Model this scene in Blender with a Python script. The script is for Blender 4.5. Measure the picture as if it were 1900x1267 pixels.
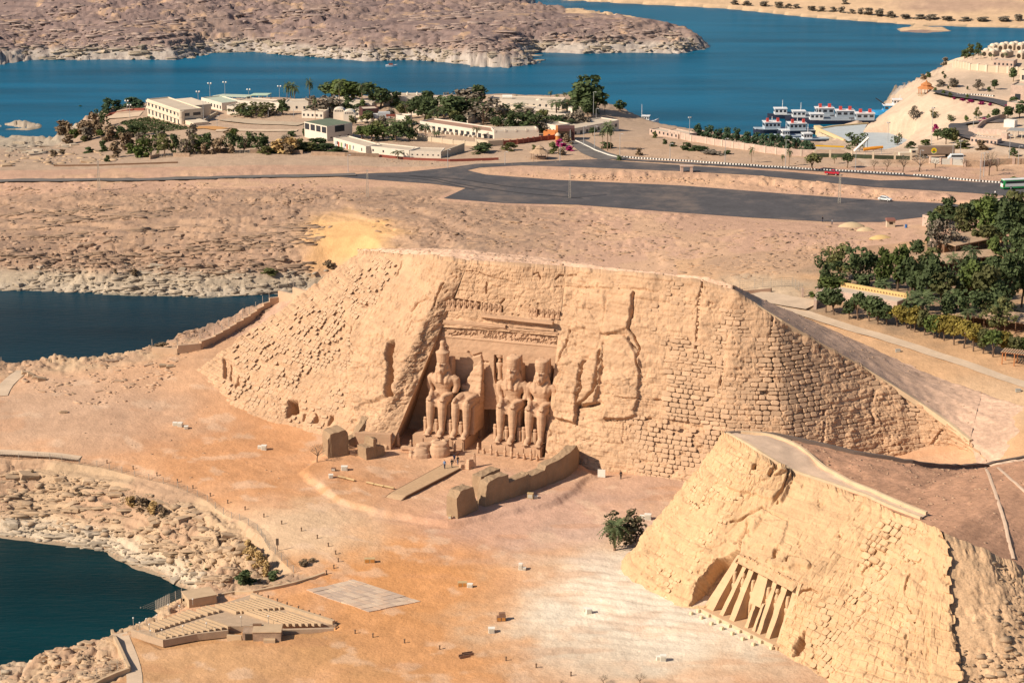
import bpy, bmesh, random, time
import numpy as np
from math import *
from mathutils import Vector, Matrix
for _o in list(bpy.data.objects): bpy.data.objects.remove(_o)
S = bpy.context.scene
COL = S.collection
random.seed(7)
RNG = np.random.default_rng(11)
# ------------------------------------------------------------------ camera
FOC, PITCH, CAMZ = 4115., radians(15.4), 150.          # focal length in 1900-px units
cam = bpy.data.cameras.new('camera'); camo = bpy.data.objects.new('camera', cam); COL.objects.link(camo)
cam.sensor_width = 36; cam.lens = 36*FOC/1900; cam.clip_start = 1; cam.clip_end = 20000
camo.location = (0, 0, CAMZ); camo.rotation_euler = (pi/2-PITCH, 0, 0)
S.camera = camo
# ------------------------------------------------------------------ sky and sun
SUN_AWAY, SUN_EL = radians(24), radians(37)             # shadows run right (+x) and away (+y)
sd = Vector((-cos(SUN_AWAY)*cos(SUN_EL), -sin(SUN_AWAY)*cos(SUN_EL), sin(SUN_EL)))
w = bpy.data.worlds.new('World'); S.world = w; w.use_nodes = True
nt = w.node_tree; bg = nt.nodes['Background']
sky = nt.nodes.new('ShaderNodeTexSky'); sky.sky_type = 'NISHITA'; sky.sun_disc = False
sky.sun_elevation = SUN_EL; sky.sun_rotation = atan2(sd.x, sd.y)
sky.altitude = 200; sky.dust_density = 1.0
nt.links.new(sky.outputs[0], bg.inputs[0]); bg.inputs[1].default_value = 0.062
sl = bpy.data.lights.new('sun', 'SUN'); sl.energy = 4.6; sl.angle = radians(.5); sl.color = (1, .87, .70)
so = bpy.data.objects.new('sun', sl); COL.objects.link(so); so.rotation_euler = (-sd).to_track_quat('-Z', 'Y').to_euler()
so.location = (-200, 200, 300)
S.view_settings.view_transform = 'Standard'; S.view_settings.look = 'None'
S.view_settings.exposure = .45; S.view_settings.gamma = 1
S.render.engine = 'CYCLES'
S.cycles.max_bounces = 5; S.cycles.diffuse_bounces = 3; S.cycles.glossy_bounces = 2; S.cycles.transparent_max_bounces = 4
# ------------------------------------------------------------------ picture <-> place
def ray(u, v):
    x = (u-950)/FOC; y = (v-633.5)/FOC
    return x, cos(PITCH)-y*sin(PITCH), -sin(PITCH)-y*cos(PITCH)
def at(u, v, z):
    r = ray(u, v); t = (z-CAMZ)/r[2]
    return np.array([r[0]*t, r[1]*t, z])
def proj(P):
    P = np.asarray(P, float); x = P[..., 0]; y = P[..., 1]; z = P[..., 2]-CAMZ
    f = y*cos(PITCH)-z*sin(PITCH); d = -y*sin(PITCH)-z*cos(PITCH)
    return 950+FOC*x/f, 633.5+FOC*d/f
def mpp(p):                                              # metres per 1900-px pixel at a point
    return sqrt(p[0]**2+p[1]**2+(p[2]-CAMZ)**2)/FOC
# ------------------------------------------------------------------ numpy noise
def _h(ix, iy, s):
    n = (ix.astype(np.int64)*374761393+iy.astype(np.int64)*668265263+s*1274126177) & 0xffffffff
    n = ((n ^ (n >> 13))*1274126177) & 0xffffffff
    n = n ^ (n >> 16)
    return (n & 0xffff)/65535.
def vnoise(x, y, s=0):
    ix = np.floor(x); iy = np.floor(y); fx = x-ix; fy = y-iy
    fx = fx*fx*(3-2*fx); fy = fy*fy*(3-2*fy)
    a = _h(ix, iy, s); b = _h(ix+1, iy, s); c = _h(ix, iy+1, s); d = _h(ix+1, iy+1, s)
    return (a+(b-a)*fx)*(1-fy)+(c+(d-c)*fx)*fy
def fbm(x, y, o=4, s=0, g=.5):
    r = 0; a = 1; t = 0
    for k in range(o):
        r = r+a*vnoise(x*2**k+17.3*k, y*2**k-9.1*k, s+k); t += a; a *= g
    return r/t                                          # 0..1
def worley(x, y, s=0, jit=.9):
    ix = np.floor(x); iy = np.floor(y)
    f1 = np.full(x.shape, 9.); f2 = np.full(x.shape, 9.); cid = np.zeros(x.shape)
    for i in (-1, 0, 1):
        for j in (-1, 0, 1):
            cx = ix+i; cy = iy+j
            px = cx+.5+(_h(cx, cy, s)-.5)*jit; py = cy+.5+(_h(cx, cy, s+9)-.5)*jit
            d = np.hypot(px-x, py-y); hid = _h(cx, cy, s+21)
            n1 = d < f1
            f2 = np.where(n1, f1, np.minimum(f2, d)); cid = np.where(n1, hid, cid); f1 = np.where(n1, d, f1)
    return f1, f2, cid
def sstep(a, b, x):
    t = np.clip((x-a)/(b-a), 0, 1); return t*t*(3-2*t)
def segdist(px, py, poly, closed=False):
    d = np.full(np.shape(px), 1e9); n = len(poly)
    for i in range(n if closed else n-1):
        ax, ay = poly[i][:2]; bx, by = poly[(i+1) % n][:2]
        vx, vy = bx-ax, by-ay; L = vx*vx+vy*vy+1e-12
        t = np.clip(((px-ax)*vx+(py-ay)*vy)/L, 0, 1)
        d = np.minimum(d, (px-ax-t*vx)**2+(py-ay-t*vy)**2)
    return np.sqrt(d)
def inpoly(px, py, poly):
    r = np.zeros(np.shape(px), bool); n = len(poly)
    for i in range(n):
        ax, ay = poly[i][:2]; bx, by = poly[(i+1) % n][:2]
        if ay == by: continue
        c = ((ay > py) != (by > py)) & (px < (bx-ax)*(py-ay)/(by-ay)+ax)
        r ^= c
    return r
def sdf(px, py, poly):                                   # > 0 inside
    d = segdist(px, py, poly, True)
    return np.where(inpoly(px, py, poly), d, -d)
# ------------------------------------------------------------------ materials
def srgb(r, g, b):
    f = lambda c: (c/255/12.92) if c/255 <= .04045 else ((c/255+.055)/1.055)**2.4
    return (f(r), f(g), f(b))
MATS = {}
def mat(name, col, rough=.9, var=.25, scale=.6, bump=0, bscale=3., spec=.2, attr=None, rnd=0, metal=0, fine=0, streak=0, transl=0, dust=None):
    if name in MATS: return MATS[name]
    m = bpy.data.materials.new(name); m.use_nodes = True; n = m.node_tree.nodes; l = m.node_tree.links
    b = n['Principled BSDF']; b.inputs['Roughness'].default_value = rough; b.inputs['Specular IOR Level'].default_value = spec
    b.inputs['Metallic'].default_value = metal
    geo = n.new('ShaderNodeNewGeometry')
    if attr:
        src = n.new('ShaderNodeAttribute'); src.attribute_name = attr; cout = src.outputs['Color']
    else:
        src = n.new('ShaderNodeRGB'); src.outputs[0].default_value = (*col, 1); cout = src.outputs[0]
    def mul(c, fac_out, lo, hi):
        mr = n.new('ShaderNodeMapRange'); mr.inputs['From Min'].default_value = .25; mr.inputs['From Max'].default_value = .75
        mr.inputs['To Min'].default_value = lo; mr.inputs['To Max'].default_value = hi
        l.new(fac_out, mr.inputs['Value'])
        mx = n.new('ShaderNodeVectorMath'); mx.operation = 'SCALE'
        l.new(c, mx.inputs[0]); l.new(mr.outputs[0], mx.inputs['Scale']); return mx.outputs[0]
    if var:
        t = n.new('ShaderNodeTexNoise'); t.inputs['Scale'].default_value = scale; t.inputs['Detail'].default_value = 6; t.inputs['Roughness'].default_value = .62
        l.new(geo.outputs['Position'], t.inputs['Vector']); cout = mul(cout, t.outputs['Fac'], 1-var, 1+var)
    if fine:
        t2 = n.new('ShaderNodeTexNoise'); t2.inputs['Scale'].default_value = scale*9; t2.inputs['Detail'].default_value = 3
        l.new(geo.outputs['Position'], t2.inputs['Vector']); cout = mul(cout, t2.outputs['Fac'], 1-fine, 1+fine)
    if streak:
        mp = n.new('ShaderNodeMapping'); mp.inputs['Scale'].default_value = (.06, .06, 1.1)
        l.new(geo.outputs['Position'], mp.inputs['Vector'])
        t3 = n.new('ShaderNodeTexNoise'); t3.inputs['Scale'].default_value = 1.; t3.inputs['Detail'].default_value = 5
        l.new(mp.outputs[0], t3.inputs['Vector']); cout = mul(cout, t3.outputs['Fac'], 1-streak, 1+streak)
    if dust:
        td = n.new('ShaderNodeTexNoise'); td.inputs['Scale'].default_value = .06; td.inputs['Detail'].default_value = 7; td.inputs['Roughness'].default_value = .7; l.new(geo.outputs['Position'], td.inputs['Vector'])
        md = n.new('ShaderNodeMapRange'); md.inputs['From Min'].default_value = .5; md.inputs['From Max'].default_value = .8; md.inputs['To Max'].default_value = .75; l.new(td.outputs['Fac'], md.inputs['Value'])
        mx = n.new('ShaderNodeMix'); mx.data_type = 'RGBA'; l.new(md.outputs[0], mx.inputs['Factor']); l.new(cout, mx.inputs['A']); mx.inputs['B'].default_value = (*dust, 1); cout = mx.outputs['Result']
    if rnd:
        oi = n.new('ShaderNodeObjectInfo'); mr = n.new('ShaderNodeMapRange')
        mr.inputs['To Min'].default_value = 1-rnd; mr.inputs['To Max'].default_value = 1+rnd
        l.new(oi.outputs['Random'], mr.inputs['Value'])
        mx = n.new('ShaderNodeVectorMath'); mx.operation = 'SCALE'; l.new(cout, mx.inputs[0]); l.new(mr.outputs[0], mx.inputs['Scale']); cout = mx.outputs[0]
    l.new(cout, b.inputs['Base Color'])
    if bump:
        t = n.new('ShaderNodeTexNoise'); t.inputs['Scale'].default_value = bscale; t.inputs['Detail'].default_value = 5; t.inputs['Roughness'].default_value = .65
        l.new(geo.outputs['Position'], t.inputs['Vector'])
        bp = n.new('ShaderNodeBump'); bp.inputs['Strength'].default_value = 1; bp.inputs['Distance'].default_value = bump
        l.new(t.outputs['Fac'], bp.inputs['Height']); l.new(bp.outputs[0], b.inputs['Normal'])
    if transl:
        tr = n.new('ShaderNodeBsdfTranslucent'); l.new(cout, tr.inputs['Color'])
        ms = n.new('ShaderNodeMixShader'); ms.inputs[0].default_value = transl
        l.new(b.outputs[0], ms.inputs[1]); l.new(tr.outputs[0], ms.inputs[2]); l.new(ms.outputs[0], n['Material Output'].inputs['Surface'])
    MATS[name] = m
    return m
# ------------------------------------------------------------------ object helpers
def tag(o, label=None, cat=None, group=None, kind=None):
    if label: o['label'] = label
    if cat: o['category'] = cat
    if group: o['group'] = group
    if kind: o['kind'] = kind
    return o
def thing(name, label, cat, loc=(0, 0, 0), rz=0, group=None, kind=None):
    o = bpy.data.objects.new(name, None); o.empty_display_size = .1; COL.objects.link(o)
    o.location = tuple(float(c) for c in loc); o.rotation_euler = (0, 0, rz)
    return tag(o, label, cat, group, kind)
def link(name, me, parent=None, m=None):
    o = bpy.data.objects.new(name, me); COL.objects.link(o)
    if parent is not None: o.parent = parent
    if m is not None and not me.materials: me.materials.append(m)
    return o
KIDS = {}
def children(o): return [c for c in bpy.data.objects if c.parent == o]
def copy_tree(o, parent=None, kids=None):
    c = o.copy(); COL.objects.link(c)
    if parent is not None: c.parent = parent
    for ch in (kids if kids is not None else o.children): copy_tree(ch, c)
    return c
def np_mesh(name, V, Q, m=None, parent=None, smooth=False, col=None, tri=False):
    V = np.asarray(V, np.float32).reshape(-1, 3); Q = np.asarray(Q, np.int32)
    k = Q.shape[1]; me = bpy.data.meshes.new(name)
    me.vertices.add(len(V)); me.vertices.foreach_set('co', V.ravel())
    me.loops.add(Q.size); me.loops.foreach_set('vertex_index', Q.ravel())
    me.polygons.add(len(Q)); me.polygons.foreach_set('loop_start', np.arange(0, Q.size, k, dtype=np.int32))
    try: me.polygons.foreach_set('loop_total', np.full(len(Q), k, np.int32))
    except Exception: pass
    if smooth: me.polygons.foreach_set('use_smooth', np.ones(len(Q), bool))
    me.update(calc_edges=True)
    if col is not None:
        a = me.color_attributes.new('Col', 'FLOAT_COLOR', 'POINT')
        a.data.foreach_set('color', np.concatenate([col, np.ones((len(V), 1))], 1).astype(np.float32).ravel())
    if m: me.materials.append(m)
    return link(name, me, parent)
def gridq(nr, nc):
    i = np.arange(nr*nc).reshape(nr, nc)
    return np.stack([i[:-1, :-1], i[:-1, 1:], i[1:, 1:], i[1:, :-1]], -1).reshape(-1, 4)
class MB:
    def __init__(s): s.v = []; s.f = []
    def add(s, vs, fs):
        k = len(s.v); s.v += [tuple(map(float, p)) for p in vs]; s.f += [tuple(i+k for i in f) for f in fs]; return s
    def box(s, c, sz, rz=0, top=1., taper=None):         # c = centre of the bottom face
        hx, hy, h = sz[0]/2, sz[1]/2, sz[2]; ca, sa = cos(rz), sin(rz); vs = []
        tx, ty = taper if taper else (top, top)
        for z, kx, ky in ((0, 1, 1), (h, tx, ty)):
            for x, y in ((-1, -1), (1, -1), (1, 1), (-1, 1)):
                X, Y = x*hx*kx, y*hy*ky; vs.append((c[0]+X*ca-Y*sa, c[1]+X*sa+Y*ca, c[2]+z))
        return s.add(vs, [(3, 2, 1, 0), (4, 5, 6, 7), (0, 1, 5, 4), (1, 2, 6, 5), (2, 3, 7, 6), (3, 0, 4, 7)])
    def cyl(s, a, b, r0, r1=None, n=8, caps=True):
        r1 = r0 if r1 is None else r1; a = Vector(a); b = Vector(b); d = (b-a).normalized()
        x = d.orthogonal().normalized(); y = d.cross(x); vs = []
        for p, r in ((a, r0), (b, r1)):
            for i in range(n): t = 2*pi*i/n; vs.append(p+x*(r*cos(t))+y*(r*sin(t)))
        fs = [(i, (i+1) % n, n+(i+1) % n, n+i) for i in range(n)]
        if caps: fs += [tuple(range(n-1, -1, -1)), tuple(range(n, 2*n))]
        return s.add(vs, fs)
    def tube(s, pts, r, n=6):
        for i in range(len(pts)-1):
            ra = r[i] if hasattr(r, '__len__') else r; rb = r[i+1] if hasattr(r, '__len__') else r
            s.cyl(pts[i], pts[i+1], ra, rb, n)
        return s
    def prism(s, poly, z0, z1):                          # poly: ccw list of xy, z0/z1 may be lists
        n = len(poly); Z0 = z0 if hasattr(z0, '__len__') else [z0]*n; Z1 = z1 if hasattr(z1, '__len__') else [z1]*n
        a = sum(poly[i][0]*poly[(i+1) % n][1]-poly[(i+1) % n][0]*poly[i][1] for i in range(n))
        if a < 0: poly = poly[::-1]; Z0 = Z0[::-1]; Z1 = Z1[::-1]
        vs = [(p[0], p[1], Z0[i]) for i, p in enumerate(poly)]+[(p[0], p[1], Z1[i]) for i, p in enumerate(poly)]
        return s.add(vs, [tuple(range(n-1, -1, -1)), tuple(range(n, 2*n))]+[(i, (i+1) % n, n+(i+1) % n, n+i) for i in range(n)])
    def lathe(s, c, prof, n=12, sx=1, sy=1):             # prof: (r, z)
        vs = []; k = len(prof)
        for r, z in prof:
            for i in range(n): t = 2*pi*i/n; vs.append((c[0]+r*cos(t)*sx, c[1]+r*sin(t)*sy, c[2]+z))
        fs = [(j*n+i, j*n+(i+1) % n, (j+1)*n+(i+1) % n, (j+1)*n+i) for j in range(k-1) for i in range(n)]
        fs += [tuple(range(n-1, -1, -1)), tuple(range((k-1)*n, k*n))]
        return s.add(vs, fs)
    def mesh(s, name, m=None, smooth=False):
        me = bpy.data.meshes.new(name); me.from_pydata(s.v, [], s.f); me.update()
        if smooth: me.polygons.foreach_set('use_smooth', [True]*len(me.polygons))
        if m: me.materials.append(m)
        return me
    def build(s, name, m=None, parent=None, world=False, smooth=False):
        if world and parent is not None:
            L = parent.location; ca, sa = cos(-parent.rotation_euler.z), sin(-parent.rotation_euler.z)
            s.v = [((x-L.x)*ca-(y-L.y)*sa, (x-L.x)*sa+(y-L.y)*ca, z-L.z) for x, y, z in s.v]
        return link(name, s.mesh(name, m, smooth), parent)
# ================================================================== TERRAIN
WZ = -10.
CP = """800,850,0 900,880,0 1000,900,-.3 700,900,-.2 620,880,0 1100,880,0 1200,900,.3 1250,895,.5 1150,1000,-.5 1050,1050,-.7 900,1000,-.7 750,1000,-.8 600,1000,-.6 500,900,0 450,800,1 365,690,6 400,740,3 500,790,.8 300,760,2 200,780,2.5 100,780,2.5 0,780,2 250,700,5 150,690,4.5 60,690,3.5 0,720,3 0,690,3 230,655,6 130,655,4.5 231,653,5.5 305,625,7 383,598,8 420,582,8.5 488,556,10.5 540,553,13.5 575,550,15.5 480,590,9.5 420,625,8 350,650,7 520,566,12 560,565,13 600,545,14 450,606,8.5
0,845,.5 100,858,0 250,880,-.3 330,905,-.5 440,965,-1 500,1020,-1.2 540,1060,-1.5 100,930,-5 200,960,-5 300,1000,-5 400,1050,-5 50,980,-8.5 200,1015,-8.5 330,1075,-8.5 420,1090,-3 560,1090,-1.6 600,1065,-1.5
600,1130,-1.5 700,1200,-1.5 800,1267,-1.5 1000,1200,-1.2 1150,1200,-1 1300,1250,-1 1200,1100,-.8 900,1100,-1 500,1250,-1.8 300,1250,-2 230,1200,-2 250,1170,-2.2 350,1110,-2.5 230,1155,-3 150,1195,-3.5 60,1222,-6 100,1250,-3 20,1260,-5 0,1300,-5 300,1350,-2 800,1400,-1.5 1300,1400,-1
1700,850,4 1780,845,5 1600,850,3 1500,870,2
1420,570,13 1500,590,13 1600,630,13 1700,690,12.5 1800,730,12 1900,770,12 1900,680,13 1750,640,13 1600,590,13.5 1450,545,14 1550,550,14 1650,560,14 1800,620,14 1900,620,14 1900,520,14 1750,500,14 1600,500,14 1700,430,13 1850,440,13.5 1800,390,11 1900,400,12
1400,520,12 1300,480,9 1200,490,7 1200,440,8 1400,450,10 1500,440,10.5 1550,480,12 1000,430,7.5 1000,400,8 800,430,6 850,400,8 760,440,5 700,400,7 650,460,2 600,500,-1 620,480,0
720,330,8 850,370,8 1000,380,8 1200,390,8 1400,400,8 1600,412,8 1700,400,8 900,315,8 1100,330,8 1300,345,8 1500,360,8 1700,375,8 1000,300,8 1200,307,8 1400,322,8 1600,335,8 1800,345,8 1900,352,8
0,345,7 200,335,7.5 400,330,8 600,325,8 0,370,5 150,375,6 300,375,6.5 450,375,7 100,420,3 250,430,3 400,430,3.5 520,420,4.5 50,470,-1 200,480,-2 350,480,-2 480,480,-1.5 550,490,-1 100,510,-5.5 250,510,-6 400,515,-6 520,515,-5 560,530,-6
0,310,5 200,300,6 350,290,7 500,285,7.5 650,285,7.5 800,300,7.5 50,280,-5 150,285,-1 0,265,-8 100,262,-8 200,260,-2 300,265,2 150,235,-5 210,230,-2 300,245,0
540,190,4 650,190,4 450,187,3 750,190,4 850,188,4 1000,188,4 1100,190,3.5 220,215,-2 335,231,1 400,235,2 450,210,1.5 400,195,1 520,250,5 600,265,6 600,225,3.5 550,200,2 650,200,2 750,210,2.5 700,240,4.5 750,280,6.5 850,290,7 900,260,5.5 850,230,3.5 850,200,2 1000,270,6 1000,240,4.5 1000,205,2.5 1100,200,1.5 1100,240,4 1100,270,6.5 1150,215,-1 1180,235,1 1200,260,5 1140,200,1.5
1250,280,6.5 1300,300,7.5 1280,265,5 1400,290,6.5 1400,270,3 1500,300,7 1500,280,3 1600,300,7 1560,240,-7.5 1585,236,-7.5 1600,236,-7 1560,255,-6.5 1600,250,-6.5 1640,250,-6.5 1600,275,2 1700,285,5 1700,300,7
1640,205,2 1690,175,8 1760,185,8.5 1850,200,9 1700,165,5 1720,178,8.5 1650,230,-3 1700,220,1 1750,215,4 1720,250,-2 1770,260,4.5 1790,240,6 1850,270,7 1900,280,7.5 1850,310,7.8 1750,320,8 1900,320,8
1680,158,-9 1700,145,-4 1760,130,6 1850,150,9 1900,150,10 1780,108,9 1850,115,12 1900,100,13
0,80,-2 150,80,-3 300,78,-2 450,75,-3 600,85,-3 750,90,-3 900,100,-4 980,105,-5 1050,75,-3 1200,75,-3 1280,70,-4 0,40,3 200,40,4 400,40,2 600,45,2 800,50,2 1000,50,1 1150,50,0 1230,50,-2 0,0,8 200,0,8 400,-5,8 600,0,6 800,0,4 950,5,1 1050,25,0 1150,37,-1 300,-60,10 700,-60,8
1100,-5,-8 1300,5,-8.5 1500,20,-8.5 1700,35,-8.5 1900,40,-8.5 1500,-10,-6 1700,5,-5 1900,5,-3 1900,-40,0 1500,-60,0 1200,-60,-4"""
C = [at(*map(float, t.split(','))) for t in CP.split()]
C += [np.array(p, float) for p in ((0, 500, 2), (40, 470, 3), (60, 400, 0), (80, 380, 1), (130, 400, 6), (150, 380, 5), (-150, 480, 2), (-40, 530, 8), (-20, 560, 6), (-250, 700, 5), (250, 600, 12), (250, 450, 10), (200, 800, 8), (-300, 900, -2), (300, 1000, 10), (-150, 350, -3), (150, 320, 0), (-60, 250, -2), (60, 250, -1), (-500, 1400, 10), (400, 1600, 2), (-200, 1700, 12))]
C = np.array(C)
def rco(x, y): return np.stack([x/y*14., np.log(y)*7.], -1)
def tps(r2): return .5*r2*np.log(r2+1e-9)
_A = rco(C[:, 0], C[:, 1]); _n = len(C)
_K = tps(((_A[:, None]-_A[None])**2).sum(-1))+np.eye(_n)*.02
_P = np.concatenate([np.ones((_n, 1)), _A], 1)
_M = np.block([[_K, _P], [_P.T, np.zeros((3, 3))]])
_W = np.linalg.solve(_M, np.concatenate([C[:, 2], np.zeros(3)]))
def base_h(x, y):
    sh = x.shape; q = rco(x.ravel(), y.ravel()); out = np.empty(len(q))
    for i in range(0, len(q), 40000):
        b = q[i:i+40000]
        r2 = (b**2).sum(1)[:, None]+(_A**2).sum(1)[None]-2*b@_A.T
        out[i:i+40000] = tps(np.maximum(r2, 0))@_W[:_n]+_W[_n]+b@_W[_n+1:]
    return out.reshape(sh)
def shore(txt):
    r = []
    for t in txt.split():
        a = [float(q) for q in t.split(',')]
        p = at(a[0], a[1], a[2] if len(a) > 2 else WZ)
        if len(a) > 3: p = p+[a[3], a[4], 0]
        r.append((p[0], p[1]))
    return r
WA = shore("-900,960 -400,980 -100,992 0,998 60,1006 120,1013 190,1022 212,1037 235,1046 270,1058 300,1075 345,1096 340,1104,-3,-6,6 270,1138,-3,-6,6 212,1165,-3.5,-6,6 150,1192,-4,-5,7 100,1205,-5,-4,6 50,1218,-6.5,-3,5 15,1232,-8,-3,3 -60,1250,-8,-3,3 -400,1300,-8,-5,5 -900,1350,-8,-5,5")
WB = shore("-900,528 -400,535 0,541 100,543 200,548 300,551 400,553 480,549 560,546 600,545 610,545,15,8,38 575,548,15,0,36 540,551,13,-8,31 488,555,10,-19,22 420,580,8.5,-17,16 383,596,8,-16,15 305,622,7,-15,15 231,653,5.5,-8,20 130,655,4.5,0,22 0,672,3,0,20 -400,700,2,0,18 -900,720,2,0,18")
WC = shore("-900,266 -500,262 0,252 60,254 95,257 115,246 150,228,-6,-8,8 200,200,-3,-5,20 270,195,-1,0,25 400,185,3.5,0,34 550,190,3.5,0,34 700,185,3.5,0,34 850,185,3.5,0,34 1000,185,3.5,0,34 1100,190,1,0,28 1150,205,0,6,25 1190,222,-4,10,8 1215,243 1260,258 1330,270 1420,278 1500,278 1545,268 1567,262 1540,251 1517,242 1560,235 1611,230 1645,205,2,-4,15 1690,172,8,-12,22 1663,157 1690,150 1745,116,6,-10,20 1760,105,8,-10,25 1850,90,12,0,35 1950,75,12,0,35 2400,60 2400,56 1900,53 1700,48 1640,43 1500,33 1360,18 1260,12 1050,2 1000,-5 990,3,1,0,25 1040,14,0,6,30 1120,28,-1,12,35 1200,45,-2,12,35 1270,62,-4,10,25 1300,80,-6,8,10 1312,91 1260,101 1180,99 1080,101 1005,98 990,104 1003,120 940,127 880,125 840,118 760,113 680,115 600,109 520,103 470,97 400,98 330,113 200,112 60,113 0,122 -500,140 -900,150")
IS = [shore("0,230 40,227 72,231 76,238 50,242 0,240 -80,239"), shore("1663,54 1700,49 1750,52 1768,58 1720,62 1670,60")]
def px(txt): return [tuple(float(q) for q in t.split(',')) for t in txt.split()]
def wpoly(pp, z): return [tuple(at(u, v, z)[:2]) for u, v in pp]
LOT = px("600,326 700,321 745,320 834,311 884,304 935,303 1037,298 1122,295 1160,300 1268,307 1464,319 1633,335 1735,333 1857,340 1960,346 1960,372 1880,365 1803,358 1616,347 1497,335 1396,325 1268,318 1071,310 969,307 890,311 867,316 901,324 1037,334 1268,344.5 1464,360 1633,371.6 1769,378 1789,382 1718,402 1633,412 1548,412 1396,404 1268,395 1071,380 935,377 823,368 864,349 800,341 698,334")
LOTW = wpoly(LOT, 8.0)
QUAY = px("1517,239 1545,235 1611,230 1600,245 1650,246 1700,262 1640,285 1567,261")
QUAYW = wpoly(QUAY, -6.5)
FORE = wpoly(px("562,872 640,925 700,942 835,962 1030,925 1100,880 1060,855 720,840 600,845"), .8)
PITS = wpoly(px("250,1172 305,1200 620,1167 380,1102"), -1.8)
def height(X, Y, detail=True):
    sh = X.shape; x = X.ravel(); y = Y.ravel()
    b = base_h(x, y)
    wx = x+1.8*(fbm(x*.12, y*.12, 3, 3)-.5)+.9*(fbm(x*.5, y*.5, 2, 5)-.5); wy = y+2.4*(fbm(x*.12, y*.12, 3, 4)-.5)
    dw = np.full(x.shape, -1e9)
    for W_ in (WA, WB, WC): dw = np.maximum(dw, sdf(wx, wy, W_))
    for I_ in IS: dw = np.where(inpoly(wx, wy, I_), -segdist(wx, wy, I_, True), np.minimum(dw, np.where(dw > 0, segdist(wx, wy, I_, True), dw)))
    dl = -dw                                            # > 0 on land: metres to the shore
    bank = WZ+np.where(dl < 2, dl*.55, 1.1+(dl-2)*.78)
    land = np.minimum(b, bank); land = np.maximum(land, WZ+.12*np.minimum(dl, 8))
    h = np.where(dl > 0, land, WZ+np.maximum(dl*.5, -6))
    # levelled ground
    def pad(poly, z, m):
        nonlocal h, flat
        d = sdf(x, y, poly); k = sstep(-m, 0, d); h = h*(1-k)+z*k; flat = np.maximum(flat, k)
    flat = np.zeros(x.shape)
    pad(LOTW, 7.92, 4); pad(QUAYW, -6.6, 1.2)
    k = sstep(-1.6, .4, sdf(wx, wy, FORE)); h = h+k*.9*sstep(-40, 0, -np.abs(x)+40)
    pad(PITS, -2.4, 1.5)
    rock = sstep(0, 3, dl)*(1-sstep(14, 42, dl))
    far = sstep(980, 1060, y)
    uz, vz = proj(np.stack([x, y, h], -1))
    bp_ = px("-900,835 0,849 115,856 180,866 250,884 330,905 385,930 445,965 478,985 500,1020 545,1062 590,1070 480,1092 400,1103 300,1150 225,1168 205,1172 240,1250 150,1300 -900,1400")
    rock = np.where(y < 480, rock*sstep(-7, 5, sdf(uz, vz, bp_)), rock)
    pl = sstep(590, 630, y)*(1-sstep(690, 712, y))*(1-sstep(-30, 60, x))
    rock = np.maximum(rock, .9*pl); rock = np.maximum(rock, far*(x < 140)*.85)
    rock = rock*(1-flat)*np.where((x > 75) & (y > 700) & (y < 960), .12, 1)*np.where((y > 740) & (y < 960) & (x > -165), .25, 1)
    rock = rock*(1-.9*((x > 60) & (y > 1200)))
    drift = np.clip(1.3*np.exp(-((uz-650)/95)**2-((vz-440)/42)**2)+np.exp(-((uz-600)/45)**2-((vz-485)/28)**2), 0, 1); rock = rock*(1-drift)
    h = h+far*(x < 140)*sstep(3, 30, dl)*(9*(fbm(x*.011, y*.02, 4, 25)-.5)+3.5*(fbm(x*.04, y*.07, 3, 27)-.5))
    if detail:
        # ledges: heights gather on warped layers
        q = 1.25*np.where(far > .5, 1.7, 1)
        wv = .9*(fbm(x*.02, y*.03, 3, 31)-.5)*2+.5*(fbm(x*.12, y*.12, 3, 35)-.5)
        t = (h+wv)/q; ft = t-np.floor(t)
        led = (np.floor(t)+sstep(.72, .98, ft))*q-wv
        lm = rock*sstep(.3, .5, fbm(x*.03, y*.03, 3, 41)+.15)
        h = h*(1-lm)+led*lm
        big = 2.5*(fbm(x*.05, y*.05, 4, 51)-.5); fk = np.where(far > .5, .55, 1.)
        amp = sstep(.35, .6, fbm(x*.025, y*.03, 3, 55))*.8+.25
        f1, f2, ci = worley(x*.16*fk+big, y*.3*fk+big*.7, 61); g1, g2, gi = worley(x*.42*fk, y*.75*fk, 62); k1, k2, ki = worley(x*.9*fk, y*1.2*fk, 63)
        h = h+rock/fk*amp*((ci-.5)*1.1-.7*sstep(.16, .02, f2-f1)+((gi-.5)*.75-.35*sstep(.16, .02, g2-g1))*sstep(.35, .5, fbm(x*.07, y*.07, 2, 57))+(ki-.5)*.4)
        open_ = (1-rock)*(1-flat)
        h = h+open_*((fbm(x*.05, y*.05, 3, 71)-.5)*.7+(fbm(x*.35, y*.35, 3, 72)-.5)*.28)
        # rough desert behind the hill: broken slabs in drifting bands
        des = .6*(1-drift)*open_*sstep(500, 560, y)*(1-sstep(700, 760, y))*(1-sstep(100, 130, x))
        bn = sstep(.5, .62, fbm(x*.022+3, y*.05, 4, 81))
        s1, s2, si = worley(x*.45, y*.33, 82)
        h = h+des*bn*((si-.45)*.9+np.minimum(s2-s1, .3)*.6)
        t = (h+wv*.6)/1.3; ft = t-np.floor(t)
        h = h+des*(1-bn)*((np.floor(t)+sstep(.7, .95, ft))*1.3-wv*.6-h)*.55
        # low dirt bank between the lower and the upper road
        uu, vv = proj(np.stack([x, y, np.full(x.shape, 8.)], -1))
        ib = px("900,315 1037,325 1268,330 1464,342 1616,358 1760,371")
        di = segdist(uu, vv, [(a, b_*3) for a, b_ in ib] if False else ib)
        mb = np.exp(-(di/6.)**2)*sstep(950, 1150, uu)*(1-flat)
        h = h+mb*(1.3+1.4*(fbm(x*.25, y*.25, 3, 91)-.5)+.6*(si-.5))
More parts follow.
